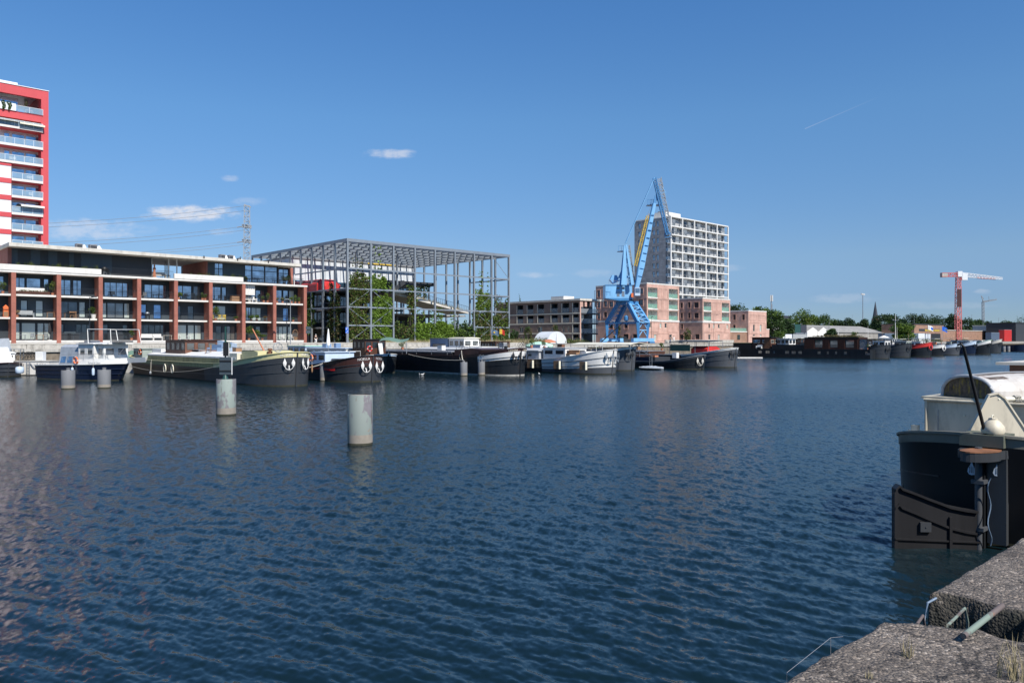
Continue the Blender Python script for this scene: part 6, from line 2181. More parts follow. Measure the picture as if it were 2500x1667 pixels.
mb=MB();mb.prism([(-25*s_,.0),(22*s_,.0),(26*s_,zat(876,97)),(-28*s_,zat(874,97))],'y',-1.1,1.1);mb.build('hull','concrete_old',rr_)
mb=MB()
zt_=zat(854,97);zb_=zat(874,97)+.01
A=[(-27*s_,-1.2,zb_),(20*s_,-1.2,zb_-.05),(20*s_,1.2,zb_),(-27*s_,1.2,zb_)]
mb.face([A[0],A[1],(2*s_,0,zt_)]);mb.face([A[1],A[2],(2*s_,0,zt_)]);mb.face([A[2],A[3],(-20*s_,0,zt_-.1),(2*s_,0,zt_)]);mb.face([A[3],A[0],(-20*s_,0,zt_-.1)]);mb.face([A[0],(2*s_,0,zt_),(-20*s_,0,zt_-.1)])
mb.build('tent_cover','tarp_green',rr_)
r=boat('barge','barge with maroon bow, red side stripe and white anchors, second bow from the left','barge',911,933)
h=Hull(r,30,5.1,2.5,1.45,1.7,lb=4.4,ls=3.0,bow_len=9,stern_len=6,band=.22)
h.build(['fouling','charcoal_hull','maroon'],lambda x,j,sd:(2 if j==4 or(j==3 and x<5 and False)else None),gun='black',deck='deck_grey')
h.anchor(-.12,1.36,-1,size=.74);h.anchor(-.12,1.30,1,size=.74)
h.lettering('NOELLA',.85,.26,.32,-1,'white_paint');h.lettering('NOELLA',.85,.26,.32,1,'hatch_light')
mb=MB()
X=np.linspace(-7.4,-2.9,8)
for a,b in zip(X[:-1],X[1:]):
 za,zb=1.2,1.22
 t0,t1=.03+.13*(a+7.4)/4.5,.03+.13*(b+7.4)/4.5
 pa_,pb_=h.pt(a,za,-1),h.pt(b,zb,-1)
 mb.face([pa_+Vector((0,-.015,-t0)),pb_+Vector((0,-.015,-t1)),pb_+Vector((0,-.015,t1)),pa_+Vector((0,-.015,t0))])
mb.build('red_stripe','stripe_red',r)
h.hatch(-22,-9.5,2.2,.75,'blue_paint','blue_paint',rise=.05,seg=5)
mb=MB();mb.box(-22.2,-9.3,-2.42,-2.3,1.5,2.3);mb.build('side_panel','blue_paint',r)
mb=MB()
for q in range(9):mb.box(-22.1+q*1.55,-22.0+q*1.55,-2.5,-2.425,1.5,2.28)
mb.build('panel_ribs','pale_blue',r)
cabin(r,'deckhouse',-8.9,-6.0,-1.7,1.6,1.5,2.75,'pale_blue','pale_blue',2,0,wz=(.4,.8))
mb=MB();mb.box(-5.6,-4.2,-1.2,1.0,h.h(-5)-.1,h.h(-5)+.45);mb.build('hatch_box','grey_hull',r)
mb=MB();mb.tube([(-3.2,-.6,2.0),(-3.2,-.6,2.9),(-3.2,.6,2.9),(-3.2,.6,2.0)],.03,6);mb.build('windlass_frame','white_paint',r)
lifering('orange and white life ring on the blue deckhouse of the maroon barge',W(r,-8.5,-1.85,2.2),HD+math.pi/2)
parasol_closed('closed white parasol standing on the blue deck behind the maroon bow',W(r,bxp(r,801.5,.6),.6,2.2),'cloth_white',3.0)
rope('slack grey mooring line from the maroon bow to the grey pile',sag(G(789,931)+Vector((0,.5,1.85)),W(r,-3.5,-2.4,2.2),.45),.035)
rope('second slack line from the grey pile to the olive-railed barge',sag(G(789,931)+Vector((0,.5,1.8)),W(r,-2.0,-8.6,2.0),.5),.035)
fender('grey-white curved fender left of the grey pile',W(r,-4.5,-4.8,1.2),'pale_blue',.14,.8)
pq=UW(ucol(948,79),79)
r=thing('houseboat','pale blue cabin boat with dark wheelhouse between the maroon bow and the long black barge','barge',(pq.x,pq.y,0),HD)
h=Hull(r,27,5.0,2.3,1.7,1.8,lb=3.2,ls=3.0,bow_len=7,stern_len=6,band=.22)
h.build(['fouling','black_hull','pale_blue'],None,gun='white_paint')
cabin(r,'deckhouse',-16.5,-6.5,-1.9,1.9,1.65,2.9,'white_paint','pale_blue',5,3,wz=(.35,.8))
cabin(r,'wheelhouse',-5.6,-2.8,-1.5,1.5,2.0,4.05,'wood_dark','black',3,3,wz=(.5,.86),over=.2)
cabin(r,'aft_house',-22,-17,-1.8,1.8,1.65,3.15,'pale_blue','mint',3,0)
mb=MB();mb.box(-15,-14,-.4,.4,3.0,3.5);mb.box(-12,-11.4,-.4,.3,3.0,3.6);mb.build('roof_boxes','blue_paint',r)
lifering('red and white life ring on the left of the cabin behind the maroon bow',W(r,-2.2,-1.2,2.95),HD,'red_paint')
mb=MB();mb.beam((-2.0,.4,1.9),(-2.5,.5,3.6),.5,.05);mb.build('banner','cloth_white',r)
c=P(962,834,92)
rr_=thing('canvas_canopy','teal green canvas canopy on deck posts right of the dark wheelhouse','canopy',(c.x,92,2.4),0)
mb=MB()
for i in range(6):
 x0_,x1_=-1.6+i*.55,-1.6+(i+1)*.55
 zz0,zz1=zat(833-3*math.sin(i*1.1),92),zat(833-3*math.sin((i+1)*1.1),92)
 mb.face([(x0_,-1,zz0),(x1_,-1,zz1),(x1_,1,zz1+.35),(x0_,1,zz0+.35)])
mb.build('cloth','tarp_green',rr_)
for x in(-1.5,1.6):
 mb=MB();mb.box(x-.03,x+.03,-1,-.94,2.4,zat(834,92));mb.build('post','steel',rr_)
r=boat('barge','very long black barge with flat grey hatch and black-on-white anchors, third bow from the left','barge',1272.7,917)
h=Hull(r,38.5,5.1,3.05,2.15,2.3,lb=4.6,ls=3.4,bow_len=9,stern_len=8,band=.30)
def ov(x,j,sd):
 if j==4 and x>(-5.2 if sd<0 else-9):return 3
 if j==5 and x<-9:return 4
 if j==3 and-2.4<x and False:return 3
 return None
h.build(['concrete_old','black_hull','maroon','white_paint','black_hull'],ov,gun='maroon')
h.anchor(-.10,2.0,-1,'black',.78);h.anchor(-.10,2.0,1,'black',.78)
h.lettering('LAGUNA',.95,.17,.27,-1);h.lettering('LAGUNA',.85,.17,.27,1)
h.hatch(-36,-9.5,2.35,.42,'hatch_grey','black_hull',rise=.12,seg=12)
mb=MB();mb.prism([(-9.2,2.1),(-5.2,2.3),(-4.2,2.9),(-6.2,3.05),(-9.2,2.85)],'y',-2.2,2.0);mb.build('fore_cabin','maroon',r)
mb=MB();mb.tube([(-3.0,-.4+.4*math.cos(a),3.35+.4*math.sin(a))for a in np.linspace(0,2*math.pi,13)],.04,6,cap=False);mb.lathe((-2.8,.2,2.8),[(.2,0),(.2,.5),(.01,.52)],10);mb.build('windlass','black',r)
mb=MB();mb.tube([(-35.5,-2.5,2.75),(-10,-2.5,2.75)],.03,6)
for q in range(9):mb.tube([(-35+q*3.1,-2.5,2.2),(-35+q*3.1,-2.5,2.75)],.02,5)
mb.build('handrail','steel',r)
for j,px in enumerate((1113,)):
 rope('slack mooring line from the left pile along the black barge',sag(W(r,-18,-2.6,2.2),Vector((P(1131.5,0,88).x,88,1.75)),.25),.035)
rope('slack mooring line from the grey piles to the fore deck of the black barge',sag(Vector((P(1131.5,0,87.5).x,87.5,1.75)),W(r,-7.4,-2.6,2.75),.5),.04)
rope('coiled and hanging line on the side of the black barge near its bow',[W(r,-7.4,-2.6,2.7),W(r,-7.2,-2.68,2.0),W(r,-7.5,-2.7,1.7),W(r,-7.7,-2.7,2.2),W(r,-7.3,-2.7,2.6),W(r,-7.0,-2.7,1.6),W(r,-6.7,-2.7,.9)],.035)
for j in(0,1):
 px=1170+j*7
 c=P(px,883,88.6)
 mb=MB();zz=1.5
 mb.tube([(0,0,zz),(0,0,zat(867,88.6)),(.16,0,zat(866,88.6)),(.2,0,zat(869,88.6))],.025,6)
 o=mb.build('mooring_hook','steel',loc=(0,0,0));o.location=(c.x,88.6,0)
 tag(o,('left','right')[j]+' of two bent steel rods standing on the right pile by the black barge','hook','bent rods on the pile')
pq=UW(ucol(1262,80),80)
r=thing('houseboat','boat with a grey and a white wheelhouse behind the long black barge','barge',(pq.x,pq.y,0),HD)
h=Hull(r,27,5.0,2.2,1.8,1.9,lb=3.2,ls=3.0,bow_len=7,stern_len=6,band=.25)
h.build(['fouling','black_hull','white_paint'],None,gun='white_paint')
xg0,xg1=bxp(r,1050,-1.7),bxp(r,1093,-1.7)
zt_=bwz(r,826.5,xg1)
cabin(r,'grey_wheelhouse',xg0,xg1,-1.7,1.2,1.7,zt_,'blue_paint','hatch_grey',1,1,wz=(.42,.68),over=.15)
xg2,xg3=bxp(r,1096,-1.7),bxp(r,1133,-1.7)
cabin(r,'white_wheelhouse',xg2,xg3,-1.7,1.2,1.9,bwz(r,826.5,xg3),'white_paint','cream_paint',3,2,wz=(.55,.85),over=.15,pane='glass_room',camber=.12)
cabin(r,'low_cabin',bxp(r,1134.5,-1.7),bxp(r,1176,-1.7),-1.7,1.5,1.8,bwz(r,847,xg3),'white_paint','white_paint',3,0,wz=(.45,.8))
pq=UW(ucol(1262,88),88)
r=thing('houseboat','boat with a dark wooden glazed deckhouse left of the white and maroon bow','barge',(pq.x,pq.y,0),HD)
h=Hull(r,18,4.6,2.0,1.7,1.8,lb=3.2,ls=2.6,bow_len=6,stern_len=5,band=.2)
h.build(['fouling','black_hull','black_hull'],None)
cabin(r,'deckhouse',bxp(r,1168,-1.6),bxp(r,1210,-1.6),-1.6,1.4,1.9,bwz(r,834.5,-8),'wood_dark','wood_dark',6,3,wz=(.45,.88),pane='glass_room')
r=boat('barge','black barge with big white bow, pale deckhouse and three wooden side fenders','barge',1497.9,914)
h=Hull(r,38.5,5.1,2.85,1.62,2.2,lb=4.6,ls=3.4,bow_len=10,stern_len=8,band=.30)
h.build(['fouling','grey_hull','white_paint','white_paint','black_hull'],lambda x,j,sd:(3 if j in(4,)and x>-9.5 else(4 if x<=-9.5 and j>1 else(3 if j==3 and x>-9.5 else None))),gun='white_paint')
h.anchor(-.10,1.85,-1,'galvanised',.78);h.anchor(-.10,1.85,1,'galvanised',.78)
mb=MB()
ops=[(1.0+q*1.25,1.75+q*1.25,1.95,2.3)for q in range(19)if q not in(4,5)]
wall(mb,(-35.5,-2.3,0),XA,YA,25.5,1.6,2.62,ops,.04);mb.box(-35.5,-10,2.2,2.3,1.6,2.62);mb.box(-10.05,-10,-2.28,2.2,1.6,2.62);mb.box(-35.5,-35.4,-2.28,2.2,1.6,2.62)
dk=mb.build('deckhouse','hatch_light',r)
for op in ops:window(dk,(-35.5,-2.3,0),XA,YA,op,.06,frame='concrete_light',pane='glass_room',fw=.03)
mb=MB();mb.prism([(-2.55,2.62),(2.5,2.62),(2.5,2.72),(0,2.98),(-2.55,2.72)],'x',-35.8,-9.8);mb.build('roof','hatch_light',r)
cabin(r,'fore_cabin',-9.6,-5.9,-1.9,1.9,1.7,3.0,'white_paint','hatch_light',2,2,wz=(.45,.8),over=.1)
mb=MB();mb.box(-4.6,-3.4,-1.0,1.0,h.h(-4)-.1,h.h(-4)+.5);mb.tube([(-2.2,-.5,2.4),(-2.2,-.5,3.4),(-2.2,.6,3.4),(-2.2,.6,2.4)],.04,6);mb.build('windlass','white_paint',r)
bench('slatted wooden bench on the foredeck of the white-bowed barge',W(r,-5.2,-1.5,h.h(-5)-.1),HD,1.9,'wood')
for j,px in enumerate((1296,1361,1425)):
 x=bxp(r,px,-2.7)
 p=W(r,x,-2.78,.55)
 rr_=thing('wooden_fender',('leftmost','middle','rightmost')[j]+' of three brown wooden plank fenders on the white-bowed barge','fender',p,HD,'wooden plank fenders')
 mb=MB();mb.box(-.45,.45,-.16,.1,.55,1.5);mb.build('planks','wood',rr_)
 mb=MB();mb.box(.452,.52,-.2,.1,.55,1.5);mb.build('edge_board','cream_paint',rr_)
dinghy_cov('pale green tarpaulin-covered tender behind the white-bowed barge deckhouse',UW(ucol(1316,90),90,2.3),HD+.3,5.0,2.4,'mint','mint',1.3)
rr_=thing('deck_cabin','square white hatch cabin between the green covers left of the white bow','cabin',UW(ucol(1318,86),86,2.2),HD)
mb=MB();mb.box(-.9,.9,-.8,.8,2.2,3.25);mb.build('body','white_panel',rr_)
mb=MB();mb.box(-.95,.95,-.85,.85,3.255,3.32);mb.build('lid','white_paint',rr_)
r=boat('barge','dark grey barge with thin white rim and black anchor beside the white bow','barge',1545.5,905.2)
h=Hull(r,38.5,5.1,3.05,2.0,2.3,lb=4.6,ls=3.4,bow_len=9,stern_len=8,band=.22)
h.build(['fouling','grey_hull','white_paint'],None,gun='white_paint')
h.anchor(-.10,1.9,-1,'black',.78)
h.hatch(-35,-9,2.1,.6,'hatch_grey','char_cladding',rise=.12,seg=10)
mb=MB();mb.box(-6,-4,-1.2,1.2,h.h(-5)-.1,h.h(-5)+.6);mb.build('deck_locker','hatch_grey',r)
c0=UW(ucol(1412,80),80)
rr_=thing('canvas_canopy','long flat cream canvas canopy over the deck beside the white-bowed barge','canopy',W(r,-10,0,2.4),HD)
xa_,xb_=bxp(rr_,1414,0),bxp(rr_,1554,-.5)
zc=lambda x:zat(838,W(rr_,x,0,0).y)
mb=MB()
X=np.linspace(xa_,xb_,9)
for a,b in zip(X[:-1],X[1:]):
 for(y0,y1,d0,d1)in((-1.9,0,-.12,.12),(0,1.9,.12,-.12)):
  mb.hexa([(a,y0,zc(a)+d0-.06),(b,y0,zc(b)+d0-.06),(b,y1,zc(b)+d1-.06),(a,y1,zc(a)+d1-.06),(a,y0,zc(a)+d0),(b,y0,zc(b)+d0),(b,y1,zc(b)+d1),(a,y1,zc(a)+d1)])
mb.build('cloth','cream_paint',rr_)
for x in X[::2]:
 mb=MB();mb.tube([(x,-1.8,2.4),(x,-1.8,zc(x)-.19)],.03,6);mb.build('post','steel',rr_)
 mb=MB();mb.tube([(x,1.8,2.4),(x,1.8,zc(x)-.19)],.03,6);mb.build('post','steel',rr_)
parasol_closed('closed white parasol standing between the mint cover and the cream canopy',UW(ucol(1359.5,92),92,2.2),'cloth_white',3.0)
c=UW(ucol(1339,101),101,2.6)
rr_=thing('open_parasol','open faded pink-red parasol on a barge left of the blue crane','parasol',c,0)
zt_=zat(828,c.y)
mb=MB();mb.lathe((0,0,0),[(1.75,zt_-.62),(1.2,zt_-.34),(.5,zt_-.08),(.02,zt_)],10,cap=False);mb.build('canopy','terracotta',rr_)
mb=MB();mb.tube([(0,0,2.6),(0,0,zt_-.05)],.03,6);mb.build('pole','wood',rr_)
r=boat('work_boat','low dark flat boat with railings, navy stripe and a ladder, before the black canopy barge','boat',1717,902)
h=Hull(r,28,4.6,1.95,1.0,1.2,lb=3.2,ls=2.0,bow_len=6,stern_len=5,band=.22)
h.build(['fouling','black_hull','grey_hull'],None,gun='hatch_grey')
mb=MB();mb.box(-26.5,-7.2,-2.35,-2.31,1.05,1.55);mb.build('navy_panel','navy_hull',r)
mb=MB();mb.box(-26.6,-7.0,-2.3,2.2,1.0,1.6);mb.build('platform','char_cladding',r)
mb=MB()
for z in(2.0,2.3,2.62):mb.tube([(-26,-2.2,z),(-9,-2.2,z)],.03,6)
for q in range(10):mb.tube([(-26+q*1.88,-2.2,1.6),(-26+q*1.88,-2.2,2.62)],.035,6)
mb.tube([(-9,-2.2,2.62),(-6.8,-2.2,1.7)],.035,6);mb.tube([(-13,-2.2,2.62),(-11,-2.2,1.62)],.035,6)
mb.build('railing','steel',r)
mb=MB();mb.box(-10,-6.4,-2.2,-1.4,1.62,1.85);mb.build('gangplank','terracotta',r)
mb=MB()
for dx in(-.22,.22):mb.tube([(-6.9+dx,-2.5,.1),(-6.9+dx,-2.5,1.7)],.03,6)
for q in range(7):mb.tube([(-7.12,-2.5,.2+q*.23),(-6.68,-2.5,.2+q*.23)],.022,5)
mb.build('ladder','steel',r)
h.anchor(-.10,.95,-1,'concrete_light',.75)
h.lettering('ROSA',1.2,.11,.18,-1)if False else None
mb=MB();mb.box(-4.5,-3.8,-.8,-.2,1.5,2.25);mb.build('white_locker','white_paint',r)
mb=MB()
for q in range(3):
 mb.box(-15.5+q*.9,-14.7+q*.9,-2.75,-2.7,.45,.95)
mb.build('side_rack','hatch_grey',r)
for j,(px,py,l,m1,m2)in enumerate(((1573,893,'small red and white boat moored at the foot of the dark grey bow','hatch_light','red_paint'),(1590,899,'small grey inflatable with outboard beside the red and white boat','tarp_grey','steel'))):
 c=G(px,py+4)
 dinghy_cov(l,(c.x,c.y,.02),HD+.2,3.6,1.5,m1,m2,1.0 if j==0 else .5)
r=boat('barge','dark grey barge with white rim under a black canopy, before the pink blocks','barge',1797,897.5)
h=Hull(r,34,5.1,2.85,1.75,2.0,lb=3.6,ls=3.4,bow_len=9,stern_len=8,band=.20)
h.build(['fouling','grey_hull','white_paint','black_hull'],lambda x,j,sd:(3 if x<-8 and j>1 else None),gun='white_paint')
h.anchor(-.10,1.9,-1,'black',.75);h.anchor(-.10,1.9,1,'black',.75)
h.hatch(-30,-14,2.1,.5,'hatch_grey','wood_dark',rise=.1,seg=6)
xa_,xb_=bxp(r,1652,0),bxp(r,1738,-1)
zc2=lambda x:zat(832,W(r,x,0,0).y)
mb=MB();X=np.linspace(xa_,xb_,7)
for i_,(a,b)in enumerate(zip(X[:-1],X[1:])):
 mb.hexa([(a,-2.0,zc2(a)-.2),(b,-2.0,zc2(b)-.2),(b,2.0,zc2(b)),(a,2.0,zc2(a)),(a,-2.0,zc2(a)-.1),(b,-2.0,zc2(b)-.1),(b,2.0,zc2(b)+.1),(a,2.0,zc2(a)+.1)])
mb.build('canopy','char_cladding',r)
for x in X[::2]:
 for y in(-1.9,1.9):
  mb=MB();mb.tube([(x,y,1.8),(x,y,zc2(x)-.1)],.035,6);mb.build('canopy_post','steel',r)
mb=MB();mb.box(xa_+.2,(xa_*.45+xb_*.55),-2.02,-1.97,bwz(r,856,xa_),bwz(r,841,xa_));mb.build('green_screen','sign_green',r)
x0_,x1_=bxp(r,1703,0),bxp(r,1742,0)
mb=MB();mb.prism([(-1.7,1.7),(1.7,1.7),(1.7,2.7),(.8,3.05),(-.8,3.05),(-1.7,2.7)],'x',x0_,x1_);mb.build('red_cabin','red_paint',r)
mast('tall thin dark mast on the black canopy barge',W(r,bxp(r,1719,-1),-1,1.9),zat(812,117)-1.9,.035,'hatch_grey')
p=G(2137,876);
r=thing('houseboat','long black houseboat carrying a rust-brown container house with three big windows','houseboat',(p.x,p.y,0),HD)
xx=lambda px,y=-2.6:bxp(r,px,y)
zz_=lambda py,x,y=-2.6:bwz(r,py,x,y)
L=-xx(1785)
mb=MB()
x_=[(-L,.2),(-L+1,1.95),(0,1.95),(0,-.4),(-L+.6,-.4)]
ops=[]
for a,b in((1851,1860),(1868.5,1879),(1887,1892.5),(1916,1927),(1932,1943),(1948,1958),(1995,2004),(2018,2023.5),(2038,2044),(2060,2068),(2112,2124)):
 ops.append((xx(a)+L,xx(b)+L,.85,1.55))
wall(mb,(-L,-2.6,0),XA,YA,L,-.4,1.95,ops,.06)
mb.box(-L,0,-2.54,2.6,1.9,1.951);mb.face([(0,-2.6,-.4),(0,2.6,-.4),(0,2.6,1.95),(0,-2.6,1.95)]);mb.face([(-L,-2.6,-.4),(-L,-2.6,1.95),(-L,2.6,1.95),(-L,2.6,-.4)]);mb.face([(-L,2.6,-.4),(-L,2.6,1.95),(0,2.6,1.95),(0,2.6,-.4)])
hb=mb.build('hull','black_hull',r)
for q,op in enumerate(ops):window(hb,(-L,-2.6,0),XA,YA,op,.06,pane='glass_sky' if q in(0,1,2,10)else 'glass_room',fw=.05)
mb=MB();mb.box(-L-.0,-.0,-2.7,-2.601,1.85,2.02);mb.build('rub_rail','black',r)
x0_,x1_=xx(1790,-2.2),xx(1834,-2.2)
mb=MB();mb.box(x0_,x1_,-2.2,2.2,1.96,zz_(838,x0_));mb.build('aft_cabin','black_hull',r)
mb=MB();mb.box(x0_,x1_,-2.3,2.3,zz_(838,x0_)+.002,zz_(838,x0_)+.12);mb.build('green_roof','leaf_c',r)
x0_,x1_=xx(1836,-2),xx(1881,-2)
cabin(r,'wheelhouse',x0_,x1_,-2.0,1.8,1.96,zz_(824,x0_),'rust_dark','black',2,2,wz=(.5,.8),pane='glass_room',over=.3,frame='cream_paint')
mb=MB();mb.box(xx(1866,-2.03),x1_-.04,-2.06,-2.004,1.97,zz_(826,x0_));mb.build('red_panel','rust',r)
x0_,x1_=xx(1884,-2.2),xx(1963,-2.2)
mb=MB();mb.box(x0_,x1_,-2.2,2.2,1.96,zz_(841,x0_));mb.build('low_house','black_hull',r)
mb=MB()
for f in np.linspace(0,1,7):
 x=x0_+(x1_-x0_)*f;mb.box(x-.03,x+.03,-2.1,-2.04,zz_(841,x0_)+.002,zz_(832,x0_))
mb.box(x0_,x0_+(x1_-x0_)*.5,-2.12,-2.03,zz_(832,x0_),zz_(831.2,x0_));mb.build('deck_railing','black',r)
x0_,x1_=xx(1964.5,-2.3),xx(2097,-2.3)
zb_,zt_=1.97,zz_(824.5,x1_)
ops=[]
for a,b in((1989,2008),(2025.5,2045),(2063.5,2085)):
 ops.append((xx(a,-2.3)-x0_,xx(b,-2.3)-x0_,zb_+.35,zt_-.45))
mb=MB();wall(mb,(x0_,-2.3,0),XA,YA,x1_-x0_,zb_,zt_,ops,.15)
wall(mb,(x1_,-2.3,0),YA,-XA,4.5,zb_,zt_,[],.1);wall(mb,(x1_,2.2,0),-XA,-YA,x1_-x0_,zb_,zt_,[],.1);wall(mb,(x0_,2.2,0),-YA,XA,4.5,zb_,zt_,[],.1)
x=0
W_=x1_-x0_
while x<W_-.2:
 if not any(a-.12<x+.05<b+.02 for a,b,_,_ in ops):
  mb.box(x0_+x,x0_+x+.10,-2.37,-2.302,zb_+.12,zt_-.12)
 x+=.26
mb.box(x0_,x1_,-2.36,-2.302,zt_-.115,zt_);mb.box(x0_,x1_,-2.36,-2.302,zb_,zb_+.115)
ct=mb.build('container_house','rust_dark',r)
for op in ops:window(ct,(x0_,-2.3,0),XA,YA,op,.15,pane='glass_room',fw=.08,mull=0)
mb=MB();mb.box(x0_-.05,x1_+.05,-2.4,2.25,zt_+.002,zt_+.1);mb.build('container_roof','black',r)
mb=MB();mb.box(x0_+.3,x1_-.5,-1.5,1.5,zt_+.102,zt_+.25);mb.leaves(((x0_+x1_)/2,0,zt_+.4),((x1_-x0_)/2,1.5,.22),500,.14,3);mb.build('roof_garden','leaf_dull',r)
x0_,x1_=xx(2098.5,-2.2),xx(2117,-2.2)
mb=MB();
for x in(x0_,x1_):
 for y in(-2.2,1.8):mb.box(x-.05,x+.05,y-.05,y+.05,1.96,zt_-.3)
mb.box(x0_-.06,x1_+.06,-2.26,1.86,zt_-.3,zt_-.2);mb.build('porch_frame','black',r)
mb=MB();mb.box(x0_+.06,x1_-.06,-2.21,-2.19,2.0,zt_-.31);mb.build('porch_glass','balustrade_clear',r)
bench('white tub-shaped seat on the deck of the black houseboat beside its wheelhouse',W(r,xx(1853,-2.4),-2.3,1.96),HD,1.3)
mb=MB();c=G(1835,874)
rr_=thing('floating_dock','small pale floating dock beside the stern of the black houseboat','dock',(P(1825,0,168).x,168,0),0)
mb=MB();mb.box(-3.2,3.0,-.8,.8,.08,.34);mb.build('deck','concrete_white',rr_)
mb=MB();mb.box(-3.1,-1.0,-.75,.75,-.3,.078);mb.box(.8,2.9,-.75,.75,-.3,.078);mb.build('floats','black',rr_)
specs=[(2173,876,30,2.95,2.0,'charcoal_hull','charcoal_hull','charcoal_hull','hatch_grey','dark grey bow with black anchor right of the black houseboat','black','HOOP',None),(2224,872.3,34,3.2,2.1,'charcoal_hull','charcoal_hull','black','cream_paint','black-grey bow with white cabin, second bow right of the black houseboat','black',None,'white_paint'),(2275,871,34,3.4,2.0,'black_hull','red_paint','red_paint','hatch_grey','black barge with bright red bow top','red_paint',None,'grey_green'),(2307,869,30,2.9,1.9,'black_hull','white_paint','white_paint','hatch_grey','black barge with small white bow rail and white anchor right of the red bow','white_paint',None,'white_paint'),(2344,867,34,3.1,1.9,'grey_hull','pale_blue','pale_blue','hatch_grey','low barge with pale blue-grey bow in the middle of the far right row','black',None,None),(2384,865.5,34,3.7,2.0,'navy_hull','pale_blue','pale_blue','hatch_grey','barge with pale blue raised bow mostly hidden behind the white and mint bow','black',None,None),(2420,865,34,4.0,2.1,'black_hull','white_paint','mint','black','black barge with white and mint-green stripe on its raised bow','black',None,'hatch_light'),(2446,861.3,34,4.2,2.2,'charcoal_hull','concrete_light','white_paint','hatch_grey','dark barge with beige striped bow, last full bow at the far right','black',None,'white_paint'),]
for j,(px,py,L,hb_,hm_,mh,mb_,mg,hc_,l,anch,txt,cab)in enumerate(specs):
 r=boat('barge',l,'barge',px,py,group='row of moored barges at the far right')
 h=Hull(r,L,5.1,hb_,hm_,hm_+.3,lb=3.8,ls=3.4,bow_len=10,stern_len=8,band=.3 if j in(0,1)else .85,rake=.3)
 if j in(6,):
  h.build(['fouling',mh,mb_,'mint'],lambda x,jj,sd:(1 if jj==5 and x<-8 else None),gun=mg)
 elif j in(2,3,4,7):
  lim={2:-5,3:-4,4:-9,7:-6}[j]
  h.build(['fouling',mh,mb_],lambda x,jj,sd,lim=lim:(1 if jj==5 and x<lim else None),gun=mg)
 else:
  h.build(['fouling',mh,mb_],None,gun=mg)
 h.anchor(-.10,hb_*.62,-1,anch,.9)
 h.hatch(-L+4,-8.5,2.0,.55,hc_,'char_cladding',rise=.15,seg=8)
 if cab:
  cabin(r,'deck_cabin',-8,-5.2,-1.6,1.6,hm_,hm_+1.7,cab,'white_paint',2,2,wz=(.4,.8))
 cabin(r,'wheelhouse',-L+5,-L+8,-1.6,1.6,hm_+.3,hm_+2.3,('white_paint','wood_dark','grey_green','white_paint','hatch_light','wood','white_paint','white_paint')[j],('white_paint','cream_paint','black')[j%3],3,2,wz=(.45,.85),over=.3)
 mb=MB();mb.box(-3.4,-2.4,-.7,.7,h.h(-3)-.1,h.h(-3)+.5);mb.lathe((-1.8,0,h.h(-2)-.1),[(.15,0),(.15,.6),(.01,.62)],10);mb.build('windlass','black',r)
 if j%2==1:
  mb=MB();mb.box(-L+9,-10,-2.1,2.1,hm_+2.3,hm_+2.38);mb.build('awning','cream_paint',r)
  for x in np.linspace(-L+9.2,-10.2,5):
   mb=MB();mb.tube([(x,-2,hm_+.5),(x,-2,hm_+2.3)],.03,5);mb.build('awning_post','steel',r)
 if txt:h.lettering('HOOP',2.0,.4,.28,-1,'concrete_light')if False else None
p=G(2512,858.5)
r=thing('barge','dark blue-black hull at the far right edge behind the distant piles','barge',(p.x,p.y,0),HD,'row of moored barges at the far right')
h=Hull(r,30,5.2,2.6,2.3,2.3,band=.2);h.build(['fouling','navy_hull','black'],None)
cabin(r,'deckhouse',-24,-12,-2.0,2.0,2.2,3.9,'pale_blue','white_paint',5,3)
for(px,w,py,y_,l,hz,mm)in((2186,82,768,0,'tall white mast with floodlights on a barge right of the container house',0,'white_paint'),):
 c=UW(ucol(px,w),w,2.5);mast(l,c,zat(py,c.y)-2.5,.09,mm,1.6)
c=UW(ucol(2158,86),86,2.5)
rr_=thing('open_parasol','open white parasol behind the dark grey bow right of the container house','parasol',c,0)
zt_=zat(819,c.y)
mb=MB();mb.lathe((0,0,0),[(1.5,zt_-.6),(.8,zt_-.3),(.02,zt_)],8,cap=False);mb.build('canopy','cloth_white',rr_)
mb=MB();mb.tube([(0,0,2.5),(0,0,zt_-.05)],.03,6);mb.build('pole','wood',rr_)
def gull(label,px,py):
 c=G(px,py);c.z=.0
 r=thing('gull',label,'gull',(c.x,c.y,0),rnd.uniform(0,6),'gulls on the water')
 mb=MB()
 n=10
 prof=[(-.22,.01,.13),(-.12,.06,.1),(0,.09,.09),(.1,.075,.1),(.15,.045,.15),(.18,.04,.2),(.22,.035,.22),(.26,.01,.21)]
 b0=0
 for x,rr,z in prof:
  for k in range(n):
   a=2*math.pi*k/n;mb.v.append((x,rr*math.cos(a),z+rr*.8*math.sin(a)))
 for i in range(len(prof)-1):
  for k in range(n):
   mb.f.append((i*n+k,i*n+(k+1)%n,(i+1)*n+(k+1)%n,(i+1)*n+k));mb.mi.append(0)
 mb.build('body','cloth_white',r,smooth=True)
 mb=MB();mb.lathe((.28,0,.2),[(.012,0),(.012,.01)],6);mb.beam((.25,0,.21),(.32,0,.2),.02,.015,w2=.004);mb.build('beak','yellow',r)
for(px,py,l)in((1024,916,'left gull of a pair swimming before the long black barge'),(1031,916,'right gull of a pair swimming before the long black barge'),(1317,915,'single gull swimming right of the white and maroon bow'),(1120,912,'gull beside the left pile by the long black barge')):
 gull(l,px,py)
